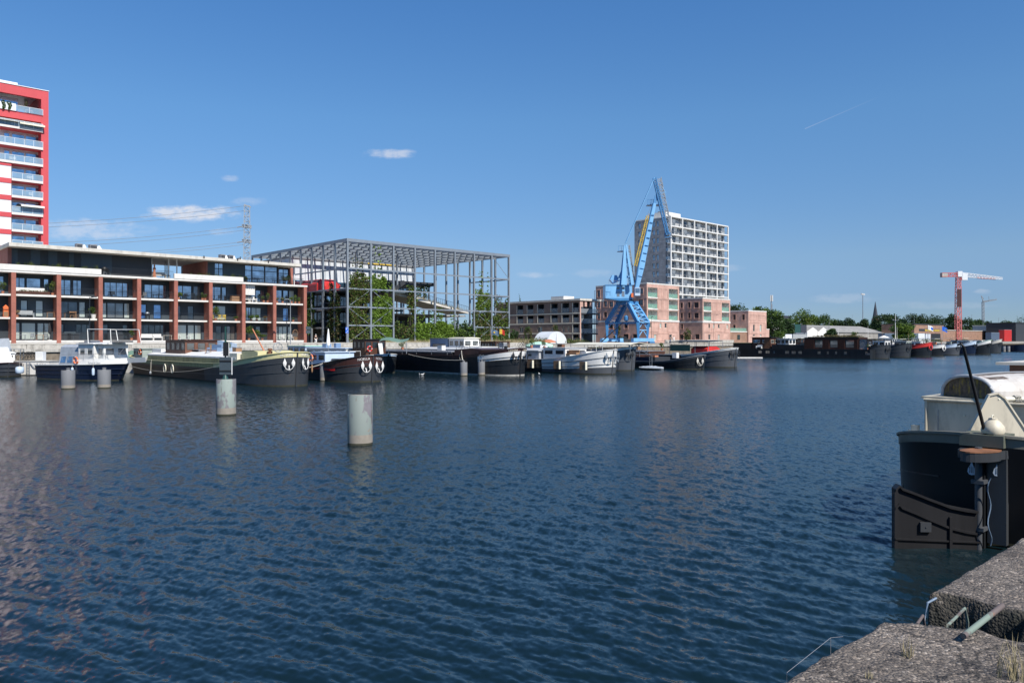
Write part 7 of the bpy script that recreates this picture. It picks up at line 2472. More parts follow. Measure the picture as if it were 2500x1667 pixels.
def deckbox(label,p,rz,m,w=.9,h_=.6):
 r=thing('deck_box',label,'box',p,rz,'deck boxes');z=p[2]
 mb=MB();mb.box(-w/2,w/2,-.3,.3,z,z+h_);mb.build('body',m,r)
 mb=MB();mb.box(-w/2-.03,w/2+.03,-.33,.33,z+h_+.003,z+h_+.06);mb.build('lid','hatch_grey' if m!='hatch_grey' else 'concrete_light',r)
NTH=['first','second','third','fourth','fifth','sixth','seventh','eighth']
g=random.Random(77)
for j,(px,py,L,hb_,hm_,*_r)in enumerate(specs):
 p=G(px,py);o=Vector((p.x,p.y,0))
 at_=lambda x,y,z:o+HV*x+LVv*y+ZA*z
 zt_=hm_+.72
 n_=f'on the {NTH[j]} bow of the far right row'
 deckbox('coloured deck box '+n_,at_(-10.5,-1.0,zt_),HD,('wood','blue_paint','red_paint','white_paint','olive','terracotta','grey_green','cream_paint')[j],1.2,.7)
 plant('leafy potted plant '+n_,at_(-12.5,-1.2,zt_),g.uniform(.6,1.2),.45,'terracotta',seed=200+j,group='potted plants on the decks',n=180)
 chair('deck chair '+n_,at_(-14.2,-.8,zt_),HD+g.uniform(-1,1),('white_paint','wood','steel','white_paint')[j%4],'deck chairs')
 mast('thin white mast '+n_,at_(-16-j,0,zt_),g.uniform(3.0,5.5),.05,'white_paint' if j%2 else 'wood')
def at_bow(px,py):
 p=G(px,py);return lambda x,y,z:Vector((p.x,p.y,0))+HV*x+LVv*y+ZA*z
for(px,py,z,nm,items)in((726,943.5,2.62,'olive-railed barge',((-14,.8,'b','wood'),(-16.2,-1.2,'c','wood'),(-12.3,-.9,'p',0))),(1272.7,917,2.72,'long black barge',((-13,-1.2,'b','white_paint'),(-21,-1.4,'p',0),(-27,-1.2,'c','wood'),(-11,.6,'k',0))),(1497.9,914,3.0,'white-bowed barge',((-13,-.6,'p',0),(-18,-1.0,'b','hatch_grey'),(-15.5,.5,'k',0),(-23,-1,'c','white_paint'))),(1545.5,905.2,2.78,'dark grey barge with the white rim',((-12,-.9,'b','rust'),(-15,-1.2,'p',0),(-19,-1.2,'k',0),(-23,-1.0,'c','wood'))),(1717,902,1.62,'low work boat',((-12,-1.2,'b','rust'),(-15,0,'c','terracotta'),(-18,-1.2,'p',0),(-21,-.8,'k',0),(-24,-1.0,'b','olive'))),(1797,897.5,2.38,'black canopy barge',((-10.5,-.8,'k',0),(-9,-.2,'c','steel'),(-12.2,-1.2,'p',0),(-17,-1.2,'b','wood'))),(2137,876,1.97,'black houseboat',((-24.6,-2.0,'k',0),(-1.2,-1.2,'p',0)))):
 at_=at_bow(px,py);seen=0
 for x,y,kd,m_ in items:
  q=at_(x,y,z)
  if kd=='b':
   seen+=1;deckbox(('low ' if seen==1 else 'olive ')+m_.replace('_paint','').replace('_',' ')+f' coloured deck box on the {nm}',q,HD,m_)
  elif kd=='c':chair(f'garden chair on the deck of the {nm}',q,HD-.6,m_,'deck chairs')
  elif kd=='p':plant(f'green potted plant on the deck of the {nm}',q,.9,.45,'terracotta',seed=int(px),group='potted plants on the decks',n=220)
  else:bicycle(f'dark bicycle standing on the {nm}',q,HD+.9)
  # blue harbour crane
cu,cw=0,0
c0=Vector(((1531-1250)/F*172,172,GZ))
cr=thing('harbour_crane','big light blue harbour crane on a four-legged portal in front of the pink blocks','crane',tuple(c0),0)
def cf(u,w,z):return(CT*u-ST*w,ST*u+CT*w,z)
zr=lambda py,Y=170:zat(py,Y)
zk,zt_=zr(787),zr(741)
for w_ in(-4.3,4.3):
 near=w_<0
 for u_ in(-1.75,1.75):
  mb=MB()
  mb.beam(cf(u_*.9,w_,GZ+1.0),cf(u_,w_,zk),.35,.35,w2=.75,h2=.75)
  mb.beam(cf(u_,w_,zk),cf(u_*.75,w_*.33,zt_),.75,.8)
  mb.build('leg','crane_blue',cr)
 mb=MB()
 A=lambda f,s_:Vector(cf(1.75*s_*(1-.25*f),w_*(1-.67*f),zk+(zt_-zk)*f))+Vector(cf(0,(-.42 if near else .42),0))
 for i in range(5):
  f0,f1=i/5,(i+1)/5
  mb.beam(A(f0,-1),A(f0,1),.16);mb.beam(A(f0,-1 if i%2 else 1),A(f1,1 if i%2 else-1),.13)
 for i in range(2):
  z0_,z1_=GZ+1.2+i*(zk-GZ-1.2)/2,GZ+1.2+(i+1)*(zk-GZ-1.2)/2
  mb.beam(cf(-1.7,w_,z0_),cf(0,w_,z1_),.13);mb.beam(cf(1.7,w_,z0_),cf(0,w_,z1_),.13);mb.beam(cf(-1.7,w_,z1_),cf(1.7,w_,z1_),.16)
 for s_ in(-1,1):mb.beam(A(0,s_),A(1,s_),.18)
 mb.build('portal_truss','crane_pale',cr)
 mb=MB();mb.hexa([cf(u,w_+v,z)for z in(GZ+.35,GZ+1.1)for u,v in((-3.6,-.35),(3.6,-.35),(3.6,.35),(-3.6,.35))]);mb.build('base_beam','crane_pale',cr)
 for u_ in(-3.0,3.0):
  mb=MB();mb.hexa([cf(u_+a,w_+b,z)for z in(GZ+.05,GZ+.34)for a,b in((-.9,-.3),(.9,-.3),(.9,.3),(-.9,.3))]);mb.build('bogie','crane_blue',cr)
mb=MB()
for u_ in(-1.6,1.6):mb.beam(cf(u_,-4.0,zk-.1),cf(u_,4.0,zk-.1),.3,.3)
mb.build('cross_tie','crane_blue',cr)
mb=MB();mb.hexa([cf(u,w,z)for z in(zt_-.2,zr(735))for u,w in((-1.6,-1.9),(1.6,-1.9),(1.6,1.9),(-1.6,1.9))]);mb.build('portal_head','crane_blue',cr)
mb=MB();mb.lathe((0,0,0),[(1.5,zr(735)),(1.5,zr(733)),(1.15,zr(732)),(1.15,zr(729)),(1.6,zr(728))],20);mb.build('slewing_ring','char_cladding',cr,smooth=True)
K=170/F
def cl(px,py,dy=0.0):
 return Vector(((px-1250)*K-c0.x,170-c0.y+dy,zat(py,170)))
mb=MB();a,b=cl(1478,728),cl(1543,697)
y0_,y1_=-2.2,2.4
mb.box(a.x,b.x,y0_,y1_,a.z,b.z);mb.build('machine_house','crane_pale',cr)
mb=MB();mb.prism([(a.x,a.z),(b.x+.3,a.z),(b.x-.6,a.z-.55),(a.x+3,a.z-.55)],'y',y0_,y1_);mb.build('house_floor','crane_blue',cr)
mb=MB();mb.box(a.x-.08,b.x+.08,y0_-.08,y1_+.08,b.z+.002,b.z+.14);mb.build('house_roof','crane_blue',cr)
for px,py,w_,h_ in((1509,703.5,7,5),(1521,703.5,7,5)):
 p=cl(px,py);mb=MB();mb.box(p.x-w_*K/2,p.x+w_*K/2,y0_-.05,y0_-.004,p.z-h_*K/2,p.z+h_*K/2);mb.build('window','glass_dark',cr)
for px in(1509,1521):
 p=cl(px,717);mb=MB()
 for q in range(6):mb.box(p.x-.3,p.x+.3,y0_-.05,y0_-.004,p.z-.6+q*.2,p.z-.47+q*.2)
 mb.build('louvre','steel',cr)
a,b=cl(1549,722),cl(1562,702)
mb=MB();mb.box(a.x,b.x,-2.6,-1.0,a.z,b.z);cb_=mb.build('driver_cab','pale_blue',cr)
mb=MB();mb.box(a.x+.1,b.x-.1,-2.64,-2.604,a.z+.6,b.z-.15);mb.box(b.x+.002,b.x+.04,-2.5,-1.1,a.z+.5,b.z-.15);mb.build('window','glass_sky',cb_)
mb=MB();mb.box(cl(1540,724).x,cl(1545,716).x,-2.75,-2.25,zat(726,170),zat(716,170));mb.build('light_box','orange',cr)
B0,B1=cl(1553,712),cl(1598.5,497)
mb=MB();mb.beam(B0,B0.lerp(B1,.28),.6,1.0,up=(0,1,0),w2=1.2,h2=1.0);mb.beam(B0.lerp(B1,.28),B1,1.2,1.0,up=(0,1,0),w2=.6,h2=.7);mb.build('main_boom','crane_pale',cr)
mb=MB();d_=(B1-B0).normalized();n_=Vector((-d_.z,0,d_.x))
for sgn in(-1,):
 mb.beam(B0+n_*.36+YA*.1,B0.lerp(B1,.28)+n_*.68+YA*.1,.14,1.15,up=(0,1,0));mb.beam(B0.lerp(B1,.28)+n_*.68+YA*.1,B1+n_*.36+YA*.1,.14,1.15,up=(0,1,0))
mb.build('boom_flange','crane_blue',cr)
for i in range(2,11):
 f=i/11.5;w_=1.1-.5*f
 p=B0.lerp(B1,f);mb=MB();mb.beam(p-n_*w_*.55-YA*.54,p+n_*w_*.35-YA*.54,.1,.12,up=(0,1,0));mb.build('boom_rib','crane_blue',cr)
mb=MB();mb.lattice(cl(1551,650),cl(1581,528),.55,.5,14,.05);mb.build('access_ladder','yellow',cr)
mb=MB();p,q=cl(1583,497),cl(1617,497);mb.box(p.x,q.x,-1.1,1.1,p.z-.12,p.z)
for f in(0,.2,.4,.6,.8,1):
 x=p.x+(q.x-p.x)*f*.5;mb.box(x-.03,x+.03,-1.1,-1.04,p.z,p.z+1.05)
mb.box(p.x,p.x+(q.x-p.x)*.5,-1.1,-1.04,p.z+1.0,p.z+1.06);mb.build('head_platform','crane_blue',cr)
ap=cl(1597.5,434)
mb=MB();mb.beam(cl(1598,497),cl(1599,478),.5,.5,w2=.2,h2=.2);mb.beam(cl(1604,490),cl(1603,474),.3,.3);mb.build('head_mast','crane_blue',cr)
J1=cl(1629.5,573)
mb=MB();mb.lattice(ap,J1,.6,.6,18,.07,rb=.04);mb.build('fly_jib','crane_blue',cr)
mb=MB();mb.lattice(cl(1609,432,1.6),cl(1632,528,1.6),1.3,.9,12,.06,rb=.045);mb.lattice(cl(1632,528,1.6),cl(1640,575,1.2),.9,.5,5,.05,rb=.04);mb.build('jib_gangway','steel',cr)
mb=MB();mb.beam(cl(1611,470),cl(1626,470),.1);mb.beam(cl(1626,470),cl(1618,458),.08);mb.beam(cl(1626,470),cl(1626,500),.04);mb.build('jib_bracket','crane_pale',cr)
mb=MB();p=J1;mb.lathe((0,0,0),[(.1,0),(.1,.01)],4)
mb=MB();mb.tube([p+Vector((.62*math.cos(a),0,.62*math.sin(a)))for a in np.linspace(0,6.283,15)],.12,6,cap=False);mb.box(p.x-.3,p.x+1.3,-.6,.6,p.z-.5,p.z-.4);mb.build('jib_sheave','crane_blue',cr)
at=cl(1527,594)
for dy in(-.5,.5):
 mb=MB();mb.tube([ap+YA*dy*.5,ap.lerp(at,.5)+YA*dy,at+YA*dy],.10,6);mb.build('tie_rod','crane_pale',cr)
mb=MB();mb.tube([cl(1590,500),cl(1578,533),cl(1551,600)],.03,5);mb.build('hoist_rope','steel',cr)
mb=MB()
for dy in(-1.4,1.4):
 mb.beam(cl(1528,598)+YA*dy*.4,cl(1542,697)+YA*dy,.35,.45,up=(0,1,0),w2=.6);mb.beam(cl(1525,600)+YA*dy*.4,cl(1521,697)+YA*dy,.3,.35,up=(0,1,0),w2=1.2)
for py in(625,650,675):
 f=(py-598)/99;mb.beam(cl(1525.5-3*f,py),cl(1528+14*f,py),.2)
mb.build('a_frame','crane_pale',cr)
mb=MB();mb.lattice(cl(1533,598,.8),cl(1546,690,.8),.9,.9,12,.06);mb.build('frame_ladder','steel',cr)
mb=MB();p,q=cl(1511,611),cl(1527,611);mb.box(p.x,q.x,-1,1,p.z-.1,p.z)
for x in(p.x,(p.x+q.x)/2,q.x-.05):mb.box(x,x+.05,-1,-.95,p.z,p.z+1.05)
mb.box(p.x,q.x,-1,-.95,p.z+1,p.z+1.06);mb.build('top_platform','crane_blue',cr)
mb=MB();p=cl(1502,679);mb.prism([(p.x-1.0,p.z-.3),(p.x-.2,p.z-1.1),(p.x+1.1,p.z-.5),(p.x+.5,p.z+.7),(p.x-.5,p.z+.75)],'y',-1.0,1.0);mb.beam(p+XA*.8,cl(1520,658),.5,.4);mb.beam(p+Vector((.6,0,-.6)),cl(1535,676),.22);mb.build('counterweight','crane_pale',cr)
mb=MB()
for px in(1484,1489,1496,1504):mb.tube([cl(px,696,-1.9),cl(px,685,-1.9)],.03,5)
mb.tube([cl(1484,685,-1.9),cl(1504,688,-1.9)],.03,5);mb.build('roof_railing','steel',cr)
mb=MB();p=cl(1529,778);mb.tube([p+ZA*.6,cl(1530,738)],.04,5);mb.tube([p+Vector((.3,0,.4)),cl(1534,738)],.03,5);mb.build('hook_rope','steel',cr)
mb=MB();mb.lathe(p-ZA*.6,[(.2,0),(.5,.3),(.5,1.0),(.25,1.3)],12);mb.tube([p+Vector((0,0,-.6)),p+Vector((0,0,-1.2)),p+Vector((.3,0,-1.4)),p+Vector((.45,0,-1.1))],.09,6);mb.build('hook_block','crane_blue',cr)
sp=P(1468,835,150);q=P(1523,786,150)
mb=MB();mb.tube([sp,q],.11,8,r2=.07);o=mb.build('derrick_spar','black',loc=tuple(sp));tag(o,'slanting black spar in front of the blue crane portal','spar')
# people
def person(label,p,H,top,legs,hair,rz,pose=0):
 r=thing('person',label,'person',p,rz,'people on the far quay')
 z=p[2];s=H/1.75
 def skin(name,V,E,R_,m,parent):
  me=bpy.data.meshes.new(name);me.from_pydata([(x*s,y*s,zz*s)for x,y,zz in V],E,[])
  me.materials.append(MT[m]);o=bpy.data.objects.new(name,me);COL.objects.link(o);o.parent=parent
  md=o.modifiers.new('skin','SKIN');
  for i,v in enumerate(me.skin_vertices[0].data):v.radius=(R_[i][0]*s,R_[i][1]*s);v.use_root=(i==0)
  o.modifiers.new('sub','SUBSURF').levels=1;o.modifiers['sub'].render_levels=1
  return o
 k=.10 if pose else .04
 V=[(0,0,.93),(0,0,1.15),(0,0,1.38),(0,0,1.50),(0,0,1.60),(0,0,1.70),(.18,0,1.40),(.24,0,1.14),(.20,-.14,.95),(.19,-.2,.88),(-.18,0,1.40),(-.24,0,1.14),(-.22,-.08,.92),(-.2,-.1,.84),(.09,0,.88),(.10,-k,.48),(.10,k,.08),(.10,-.1+k,.03),(-.09,0,.88),(-.10,k,.48),(-.10,-k,.08),(-.10,-.12-k,.03)]
 E=[(0,1),(1,2),(2,3),(3,4),(4,5),(2,6),(6,7),(7,8),(8,9),(2,10),(10,11),(11,12),(12,13),(0,14),(14,15),(15,16),(16,17),(0,18),(18,19),(19,20),(20,21)]
 R_=[(.15,.11),(.13,.10),(.15,.10),(.055,.055),(.085,.1),(.06,.07),(.055,.055),(.042,.042),(.034,.034),(.03,.02),(.055,.055),(.042,.042),(.034,.034),(.03,.02),(.085,.085),(.06,.06),(.042,.042),(.04,.03),(.085,.085),(.06,.06),(.042,.042),(.04,.03)]
 b=skin('body',V,E,R_,'skin',r)
 up=lambda idx,dr:[(R_[i][0]+dr,R_[i][1]+dr)for i in idx]
 def sub(name,idx,dr,m):
  mp={j:i for i,j in enumerate(idx)}
  skin(name,[V[j]for j in idx],[(mp[a],mp[c])for a,c in E if a in mp and c in mp],up(idx,dr),m,r)
 sub('trousers',[0,14,15,16,18,19,20],.014,legs)
 sub('shirt',[1,0,2,6,7,10,11],.018,top)
 mb=MB();mb.lathe((0,.015*s,z+1.6*s),[(.08*s,-.02*s),(.1*s,.05*s),(.085*s,.12*s),(.01,.155*s)],10);mb.build('hair',hair,r,smooth=True)
pz=2.95
person('woman with grey hair, black top and white trousers walking past the steel frame building',UW(ucol(771,112),112,GZ-.05),1.68,'cloth_black','cloth_white','hair_grey',TH-.4,1)
person('person in a dark top before the pink blocks, left of a pair',UW(ucol(1636,111),111,GZ),1.6,'cloth_black','jeans','black',TH)
person('person in pale clothes before the pink blocks, right of a pair',UW(ucol(1645,111),111,GZ),1.75,'cloth_white','cloth_white','wood_dark',TH+2.6)
# street furniture, poles
def lamp(label,px,w,pyt,arm=1.2,m='frame_dark',name='street_lamp',cat='street lamp',group='street lamps',head=True,rr=.07,z0=GZ):
 p=UW(ucol(px,w),w,z0);H=zat(pyt,p.y)
 r=thing(name,label,cat,p,TH,group)
 mb=MB();mb.tube([(0,0,z0),(0,0,H)],rr,8,r2=rr*.6);mb.build('pole',m,r)
 if head:
  mb=MB();mb.tube([(0,0,H-.1),(arm,0,H)],rr*.5,6);mb.build('arm',m,r)
  mb=MB();mb.box(arm-.3,arm+.3,-.14,.14,H-.02,H+.08);mb.build('lamp_head',m,r)
 return r
lamp('dark street lamp in front of the second bay of the apartment building',219,110.5,725,.5)
lamp('grey street lamp with curled head in front of the last bay of the apartment building',709,109,731,-.6,'steel')
lamp('thin dark pole left of the grey street lamp by the last bay',700,113,735,-.4)
lamp('dark street lamp in front of the tallest pink block',C(770),114,R_(480),.3,rr=.05)
lamp('dark street lamp in front of the middle pink block',C(1548),112,R_(452),1.6,rr=.05)
lamp('twin floodlight mast behind the grey-brown block',1451.5,135,709,1.2,'hatch_grey')
for px,py,w,l in((2024,787,150,'left of the white sheds'),(2187,787,150,'right of the white mast'),(2009,790,170,'behind the white sheds'),(2232,778,190,'left of the brick hall'),(2266,778,200,'behind the flags'),(2346,785,150,'right of the red crane'),(2372,768,200,'tall right of the red crane'),(2400,776,150,'by the grey crane'),(2438,776,200,'at the far right, left one'),(2453,776,200,'at the far right, right one'),(1954,790,150,'in front of the billboard'),(2081,768,300,'dark railway mast left of the tall floodlight mast')):
 lamp('distant slim pole '+l,px,w,py,1.0,'steel' if px%2 else 'hatch_grey','lamp_pole','pole','distant poles',head=(px%3!=0),rr=.13)
r=lamp('very tall railway floodlight mast left of the church spire',2106.5,330,720,0,'galvanised','floodlight_mast','mast',None,head=False,rr=.55)
z=zat(720,(r.location).y)
for q in range(4):
 mb=MB();mb.box(-3.5+q*2.0,-2.3+q*2.0,-.5,.5,z,z+1.3);mb.build('floodlight','concrete_white',r)
r=lamp('telecom mast with white antennas above the trees right of the pink blocks',1883,190,722,0,'steel','telecom_mast','mast',None,head=False,rr=.42)
z=zat(722,r.location.y)
for q,(x,y)in enumerate(((-.6,0),(.7,0),(0,-.6))):
 mb=MB();mb.box(x-.22,x+.22,y-.15,y+.15,z-2.6,z+.3);mb.build('antenna','white_paint',r)
mb=MB();mb.tube([(.9,0,GZ),(.9,0,z-4)],.12,6);mb.build('cable_duct','steel',r)
for px,py,l,cols in((2265.5,797,'white and blue flag on a pole before the brick hall',('cloth_white','sign_blue')),(2300,800,'blue flag on a pole right of the brick hall',('sign_blue','jeans')),(1213,803,'black, yellow and red flag on a slanting pole before the steel frame',('black','yellow','red_paint')),(1198,805,'light blue flag with yellow disc before the steel frame',('tarp_blue',))):
 near=px<1300
 w=96 if near else 118
 p=UW(ucol(px,w),w,2.4 if near else GZ)
 k=p.y/F
 zt_=zat(py-(2 if near else 4),p.y)
 r=thing('flag',l,'flag',p,0,'flags')
 mb=MB();mb.tube([(0,0,p.z),(0,0,zt_)],.035 if near else .08,6);mb.build('pole','wood' if near else 'steel',r)
 n=9;wd,hh=(20*k,12*k)if near else(13*k,11*k)
 mb=MB()
 for i in range(n):
  for j in range(4):
   def fp(a,b):return(wd*a/n*.95+.02,.12*math.sin(a*1.1+b*.4),zt_-hh*b/4-.45*hh*a/n-.05*math.sin(a*.9))
   mb.m=min(len(cols)-1,int(i/n*len(cols)))if near or j in(1,2)else 0
   mb.face([fp(i,j),fp(i+1,j),fp(i+1,j+1),fp(i,j+1)])
 mb.build('cloth',list(cols),r)
 if px==1198:
  mb=MB();mb.tube([(wd*.45,-.16,zt_-hh*.7),(wd*.45,-.2,zt_-hh*.7)],hh*.18,12);mb.build('emblem','yellow',r)
p=UW(ucol(846.5,112.5),112.5,GZ);z1=zat(799,p.y);k=p.y/F
r=thing('road_sign','blue road sign with small white symbols at the corner of the steel frame','sign',p,TH)
mb=MB();mb.tube([(0,0,GZ),(0,0,z1+.1)],.04,6);mb.build('post','steel',r)
mb=MB();mb.box(-.26,.26,-.09,-.05,z1-.5,z1);mb.box(-.26,.26,-.09,-.05,z1-.95,z1-.53);mb.build('plate','sign_blue',r)
mb=MB();mb.beam((-.2,-.1,z1-.9),(.2,-.1,z1-.58),.05,.02,up=(0,1,0));mb.box(-.18,-.1,-.1,-.092,z1-.42,z1-.1);mb.box(.02,.16,-.1,-.092,z1-.2,z1-.12);mb.build('symbol','white_paint',r)
p=UW(ucol(752,112.5),112.5,GZ);z1=zat(797,p.y)
r=thing('info_board','dark information board on a post right of the brick apartment building','sign',p,TH)
mb=MB();mb.tube([(0,0,GZ),(0,0,z1)],.05,6);mb.build('post','frame_dark',r)
mb=MB();mb.box(-.4,.4,-.1,-.05,z1-1.1,z1-.6);mb.box(-.4,.4,-.1,-.05,z1-.5,z1);mb.build('panel','grey_cladding',r)
# cranes and masts far away
YR=400.;k=YR/F
r=thing('tower_crane','tall red and white tower crane above the far right boats','crane',(P(2339,0,YR).x,YR,GZ),0)
X0=r.location.x
g_=lambda px,py:Vector(((px-1250)*k-X0,0,zat(py,YR)))
mb=MB();mb.lattice(g_(2339.5,700),g_(2339.5,677),1.8,1.8,5,.12);mb.lattice(Vector((0,0,GZ)),g_(2339.5,700),2.3,2.0,20,.13,rb=.07);mb.build('mast','crane_red',r)
mb=MB();p=g_(2338,728);mb.box(-1.2,.9,-1.5,-1.42,p.z-4.5,p.z+4.5);mb.build('banner','maroon',r)
mb=MB();mb.lattice(g_(2339,670),g_(2446,680),2.2,1.0,26,.09,up=(0,1,0));mb.build('jib','white_panel',r)
mb=MB();mb.lattice(g_(2385,678),g_(2430,681),.5,.5,10,.12);mb.build('jib_lower_chord','crane_red',r)
mb=MB();mb.lattice(g_(2339,671),g_(2298,671),1.8,1.8,8,.14);mb.build('counter_jib','crane_red',r)
mb=MB();a=g_(2298,677);mb.box(a.x,a.x+2.8,-1,1,a.z,a.z+2.3);mb.build('counterweight','concrete_old',r)
mb=MB();a=g_(2346,684);mb.box(a.x,a.x+2.8,-1.2,1.2,a.z,a.z+3.4);mb.build('cab','white_panel',r)
mb=MB();a=g_(2336,676);mb.box(a.x,a.x+2.2,-1.2,1.2,a.z,a.z+2.8);mb.build('slewing_head','white_panel',r)
YR2=560.;k2=YR2/F
r=thing('tower_crane','slim grey tower crane right of the red tower crane','crane',(P(2401,0,YR2).x,YR2,GZ),0)
X2=r.location.x
g2=lambda px,py:Vector(((px-1250)*k2-X2,0,zat(py,YR2)))
mb=MB();mb.lattice(Vector((0,0,GZ)),g2(2400,737),1.3,1.2,22,.10);mb.build('mast','steel',r)
mb=MB();mb.lattice(g2(2399,737),g2(2433,731),1.0,.6,12,.12);mb.tube([g2(2415,734),g2(2414,724)],.15,5);mb.build('jib','steel',r)
mb=MB();mb.beam(g2(2396,722),g2(2401,737),.5);mb.tube([g2(2396,722),g2(2402,730)],.15,5);mb.build('tower_head','steel',r)
YP=330.;kp=YP/F
r=thing('electricity_pylon','grey lattice electricity pylon behind the brick apartment building','pylon',(P(603,0,YP).x,YP,GZ),.3)
gp=lambda px,py:Vector(((px-603)*kp,0,zat(py,YP)))
mb=MB();mb.lattice(Vector((0,0,GZ)),Vector((0,0,zat(503,YP))),3.0,2.2,26,.13,rb=.09);mb.beam(gp(596,500),gp(612,506),.5);mb.build('lattice_body','steel',r)
for py in(552,588):
 mb=MB();mb.lattice(gp(591,py),gp(613,py+2),1.0,1.0,4,.16);mb.build('cross_arm','steel',r)
for py in(553,590):
 mb=MB();mb.tube([gp(596,py),gp(580,py+3)],.22,6);mb.build('insulator','hatch_grey',r)
for j,(a,b,drop)in enumerate((((596,503),(100,539),1.5),((596,515),(100,548),1.5),((580,555),(100,587),1.5),((596,562),(100,597),1.5),((580,592),(100,622),1.5),((596,597),(300,617),1.))):
 A_,B_=P(*a,YP),P(*b,YP-40)
 mb=MB();mb.tube(sag(A_,B_+(B_-A_)*.3,drop,16),.07,4)
 o=mb.build('power_line','steel',loc=tuple(A_));tag(o,f'thin power line running left from the pylon, {["first","second","third","fourth","fifth","sixth"][j]} from the top','power line','power lines')
 # buildings of the far right
def shed(name,label,px0,px1,w,pyt,mats,roof='flat',dep=14,pyr=None,cat='building',bands=None):
 u0,u1=ucol(px0,w),ucol(px1,w);Y=ycol((px0+px1)/2,w)
 r=thing(name,label,cat,UW(u0,w,GZ),TH);L=u1-u0;zt_=zat(pyt,Y)
 mb=MB();mb.box(0,L,0,dep,GZ,zt_);mb.build('wall',mats[0],r)
 mb=MB()
 if roof=='flat':mb.box(-.2,L+.2,-.2,dep+.2,zt_+.002,zt_+.4)
 elif roof=='ridge':zr_=zat(pyr,Y);mb.prism([(-.4,zt_+.002),(dep+.4,zt_+.002),(dep/2,zr_)],'x',-.3,L+.3)
 mb.build('roof',mats[1],r)
 return r,L,zt_,Y
r,L,zt_,Y=shed('industrial_hall','long low grey industrial hall with saw-like skylights behind the white sheds',2010,2165,145,812,('corrugated','corrugated'),'ridge',24,794)
for q in range(12):
 mb=MB();x=L*(q+.5)/12;zr_=zat(793,Y)
 mb.hexa([(x,4,zt_+.25*(zr_-zt_)),(x+3,4,zt_+.25*(zr_-zt_)),(x+3,9,zt_+.52*(zr_-zt_)),(x,9,zt_+.52*(zr_-zt_))]+[(x,4,zt_+.25*(zr_-zt_)+.3),(x+3,4,zt_+.25*(zr_-zt_)+.3),(x+3,9,zt_+.52*(zr_-zt_)+.3),(x,9,zt_+.52*(zr_-zt_)+.3)]);mb.build('skylight','concrete_white',r)
for j,(a,b)in enumerate(((1971,2000),(2000,2023))):
 w=135;u0,u1=ucol(a,w),ucol(b,w);Y=ycol(a,w)
 r=thing('gabled_shed',('left','right')[j]+' of the two white gabled sheds right of the pink blocks','shed',UW(u0,w,GZ),TH,'white gabled sheds')
 L=u1-u0;z1,z2=zat(810,Y),zat(799,Y)
 mb=MB();mb.prism([(0,GZ),(L,GZ),(L,z1),(L/2,z2),(0,z1)],'y',0,22);mb.build('wall','white_paint',r)
 for x0_,x1_,za,zb in((-.1,L/2,z1,z2),(L/2,L+.1,z2,z1)):
  mb=MB();mb.hexa([(x0_,.3,za+.03),(x1_,.3,zb+.03),(x1_,22,zb+.03),(x0_,22,za+.03),(x0_,.3,za+.2),(x1_,.3,zb+.2),(x1_,22,zb+.2),(x0_,22,za+.2)]);mb.build('roof','corrugated',r)
shed('low_shed','low shed with pale green roof left of the dark billboard',1903,1942,140,812,('container_grey','leaf_c'),'ridge',10,806)
r,L,zt_,Y=shed('brick_hall','brown brick hall with yellow lettering left of the red tower crane',2232,2304,132,793,('brick_tan','char_cladding'))
mb=MB();mb.box(L*.15,L*.85,-.05,-.003,zat(809,Y),zat(803,Y));mb.build('sign_board','char_cladding',r)
mb=MB();x=L*.34
for wl_ in(3,3,3,6):
 for q in range(wl_*2):
  mb.box(x,x+.42,-.12,-.055,zat(806.3,Y)-(.42 if q%3 else .3),zat(806.3,Y)+(.42 if q%2 else .3));x+=.56
 x+=.5
mb.build('sign_lettering','yellow',r)
mb=MB();mb.box(L*.55,L*.88,-.06,-.003,GZ,zat(814,Y));mb.build('gate','black',r)
shed('brick_hall','low brown brick hall directly below the red tower crane',2304,2416,138,808,('brick_tan','concrete_old'))
shed('dark_building','dark purple-black building at the right edge behind the boats',2480,2560,122,791,('char_cladding','black'))
shed('grey_building','pale grey low building left of the dark building at the right edge',2440,2480,140,796,('container_grey','concrete_light'))
shed('dark_hall','dark blue distant office block above the trees right of the telecom mast',1906,1932,330,772,('slate','slate'))
cols_=('container_grey','white_panel','container_grey','container_blue','container_blue','container_blue','white_panel','poly','container_blue','red_paint')
for j,(a,b,t_)in enumerate(((1886,1912,815),(1912,1934,816),(1936,1970,816),(2160,2185,814),(2186,2214,815),(2214,2242,814),(2242,2258,814),(2260,2272,815),(2420,2440,812),(2452,2470,805))):
 w=122;u0,u1=ucol(a,w),ucol(b,w);Y=ycol(a,w)
 r=thing('shipping_container',['grey ribbed container below the billboard, left','white container with faded graffiti below the billboard','beige-grey ribbed container before the white sheds','dark blue container left of the tall pole','second dark blue container left of the brick hall','slate blue container touching the brick hall','white container before the brick hall','pale container before the brick hall gate','dark container left of the red container','bright red container at the far right'][j],'container',UW(u0,w,GZ),TH,'containers on the far quay')
 zt_=zat(t_,Y);L=u1-u0-.15
 mb=MB();mb.box(0,L,0,2.5,GZ+.1,zt_)
 x=.3
 while x<L-.3:mb.box(x,x+.25,-.05,-.002,GZ+.3,zt_-.25);x+=.6
 mb.build('box',cols_[j],r)
 mb=MB();mb.box(-.03,L+.03,-.06,2.56,zt_+.002,zt_+.12);mb.build('top_frame','steel',r)
 if j==0:text_mesh('lettering','CAP',1.6,'red_paint',r,(1.8,-.12,(GZ+zt_)/2-GZ),(math.pi/2,0,0),.01)
w=128;Y=ycol(1953,w)
r=thing('billboard','large dark billboard on posts left of the white sheds','billboard',UW(ucol(1939,w),w,GZ),TH)
L1,L2=ucol(1953.5,w)-ucol(1939,w),ucol(1968,w)-ucol(1939,w)
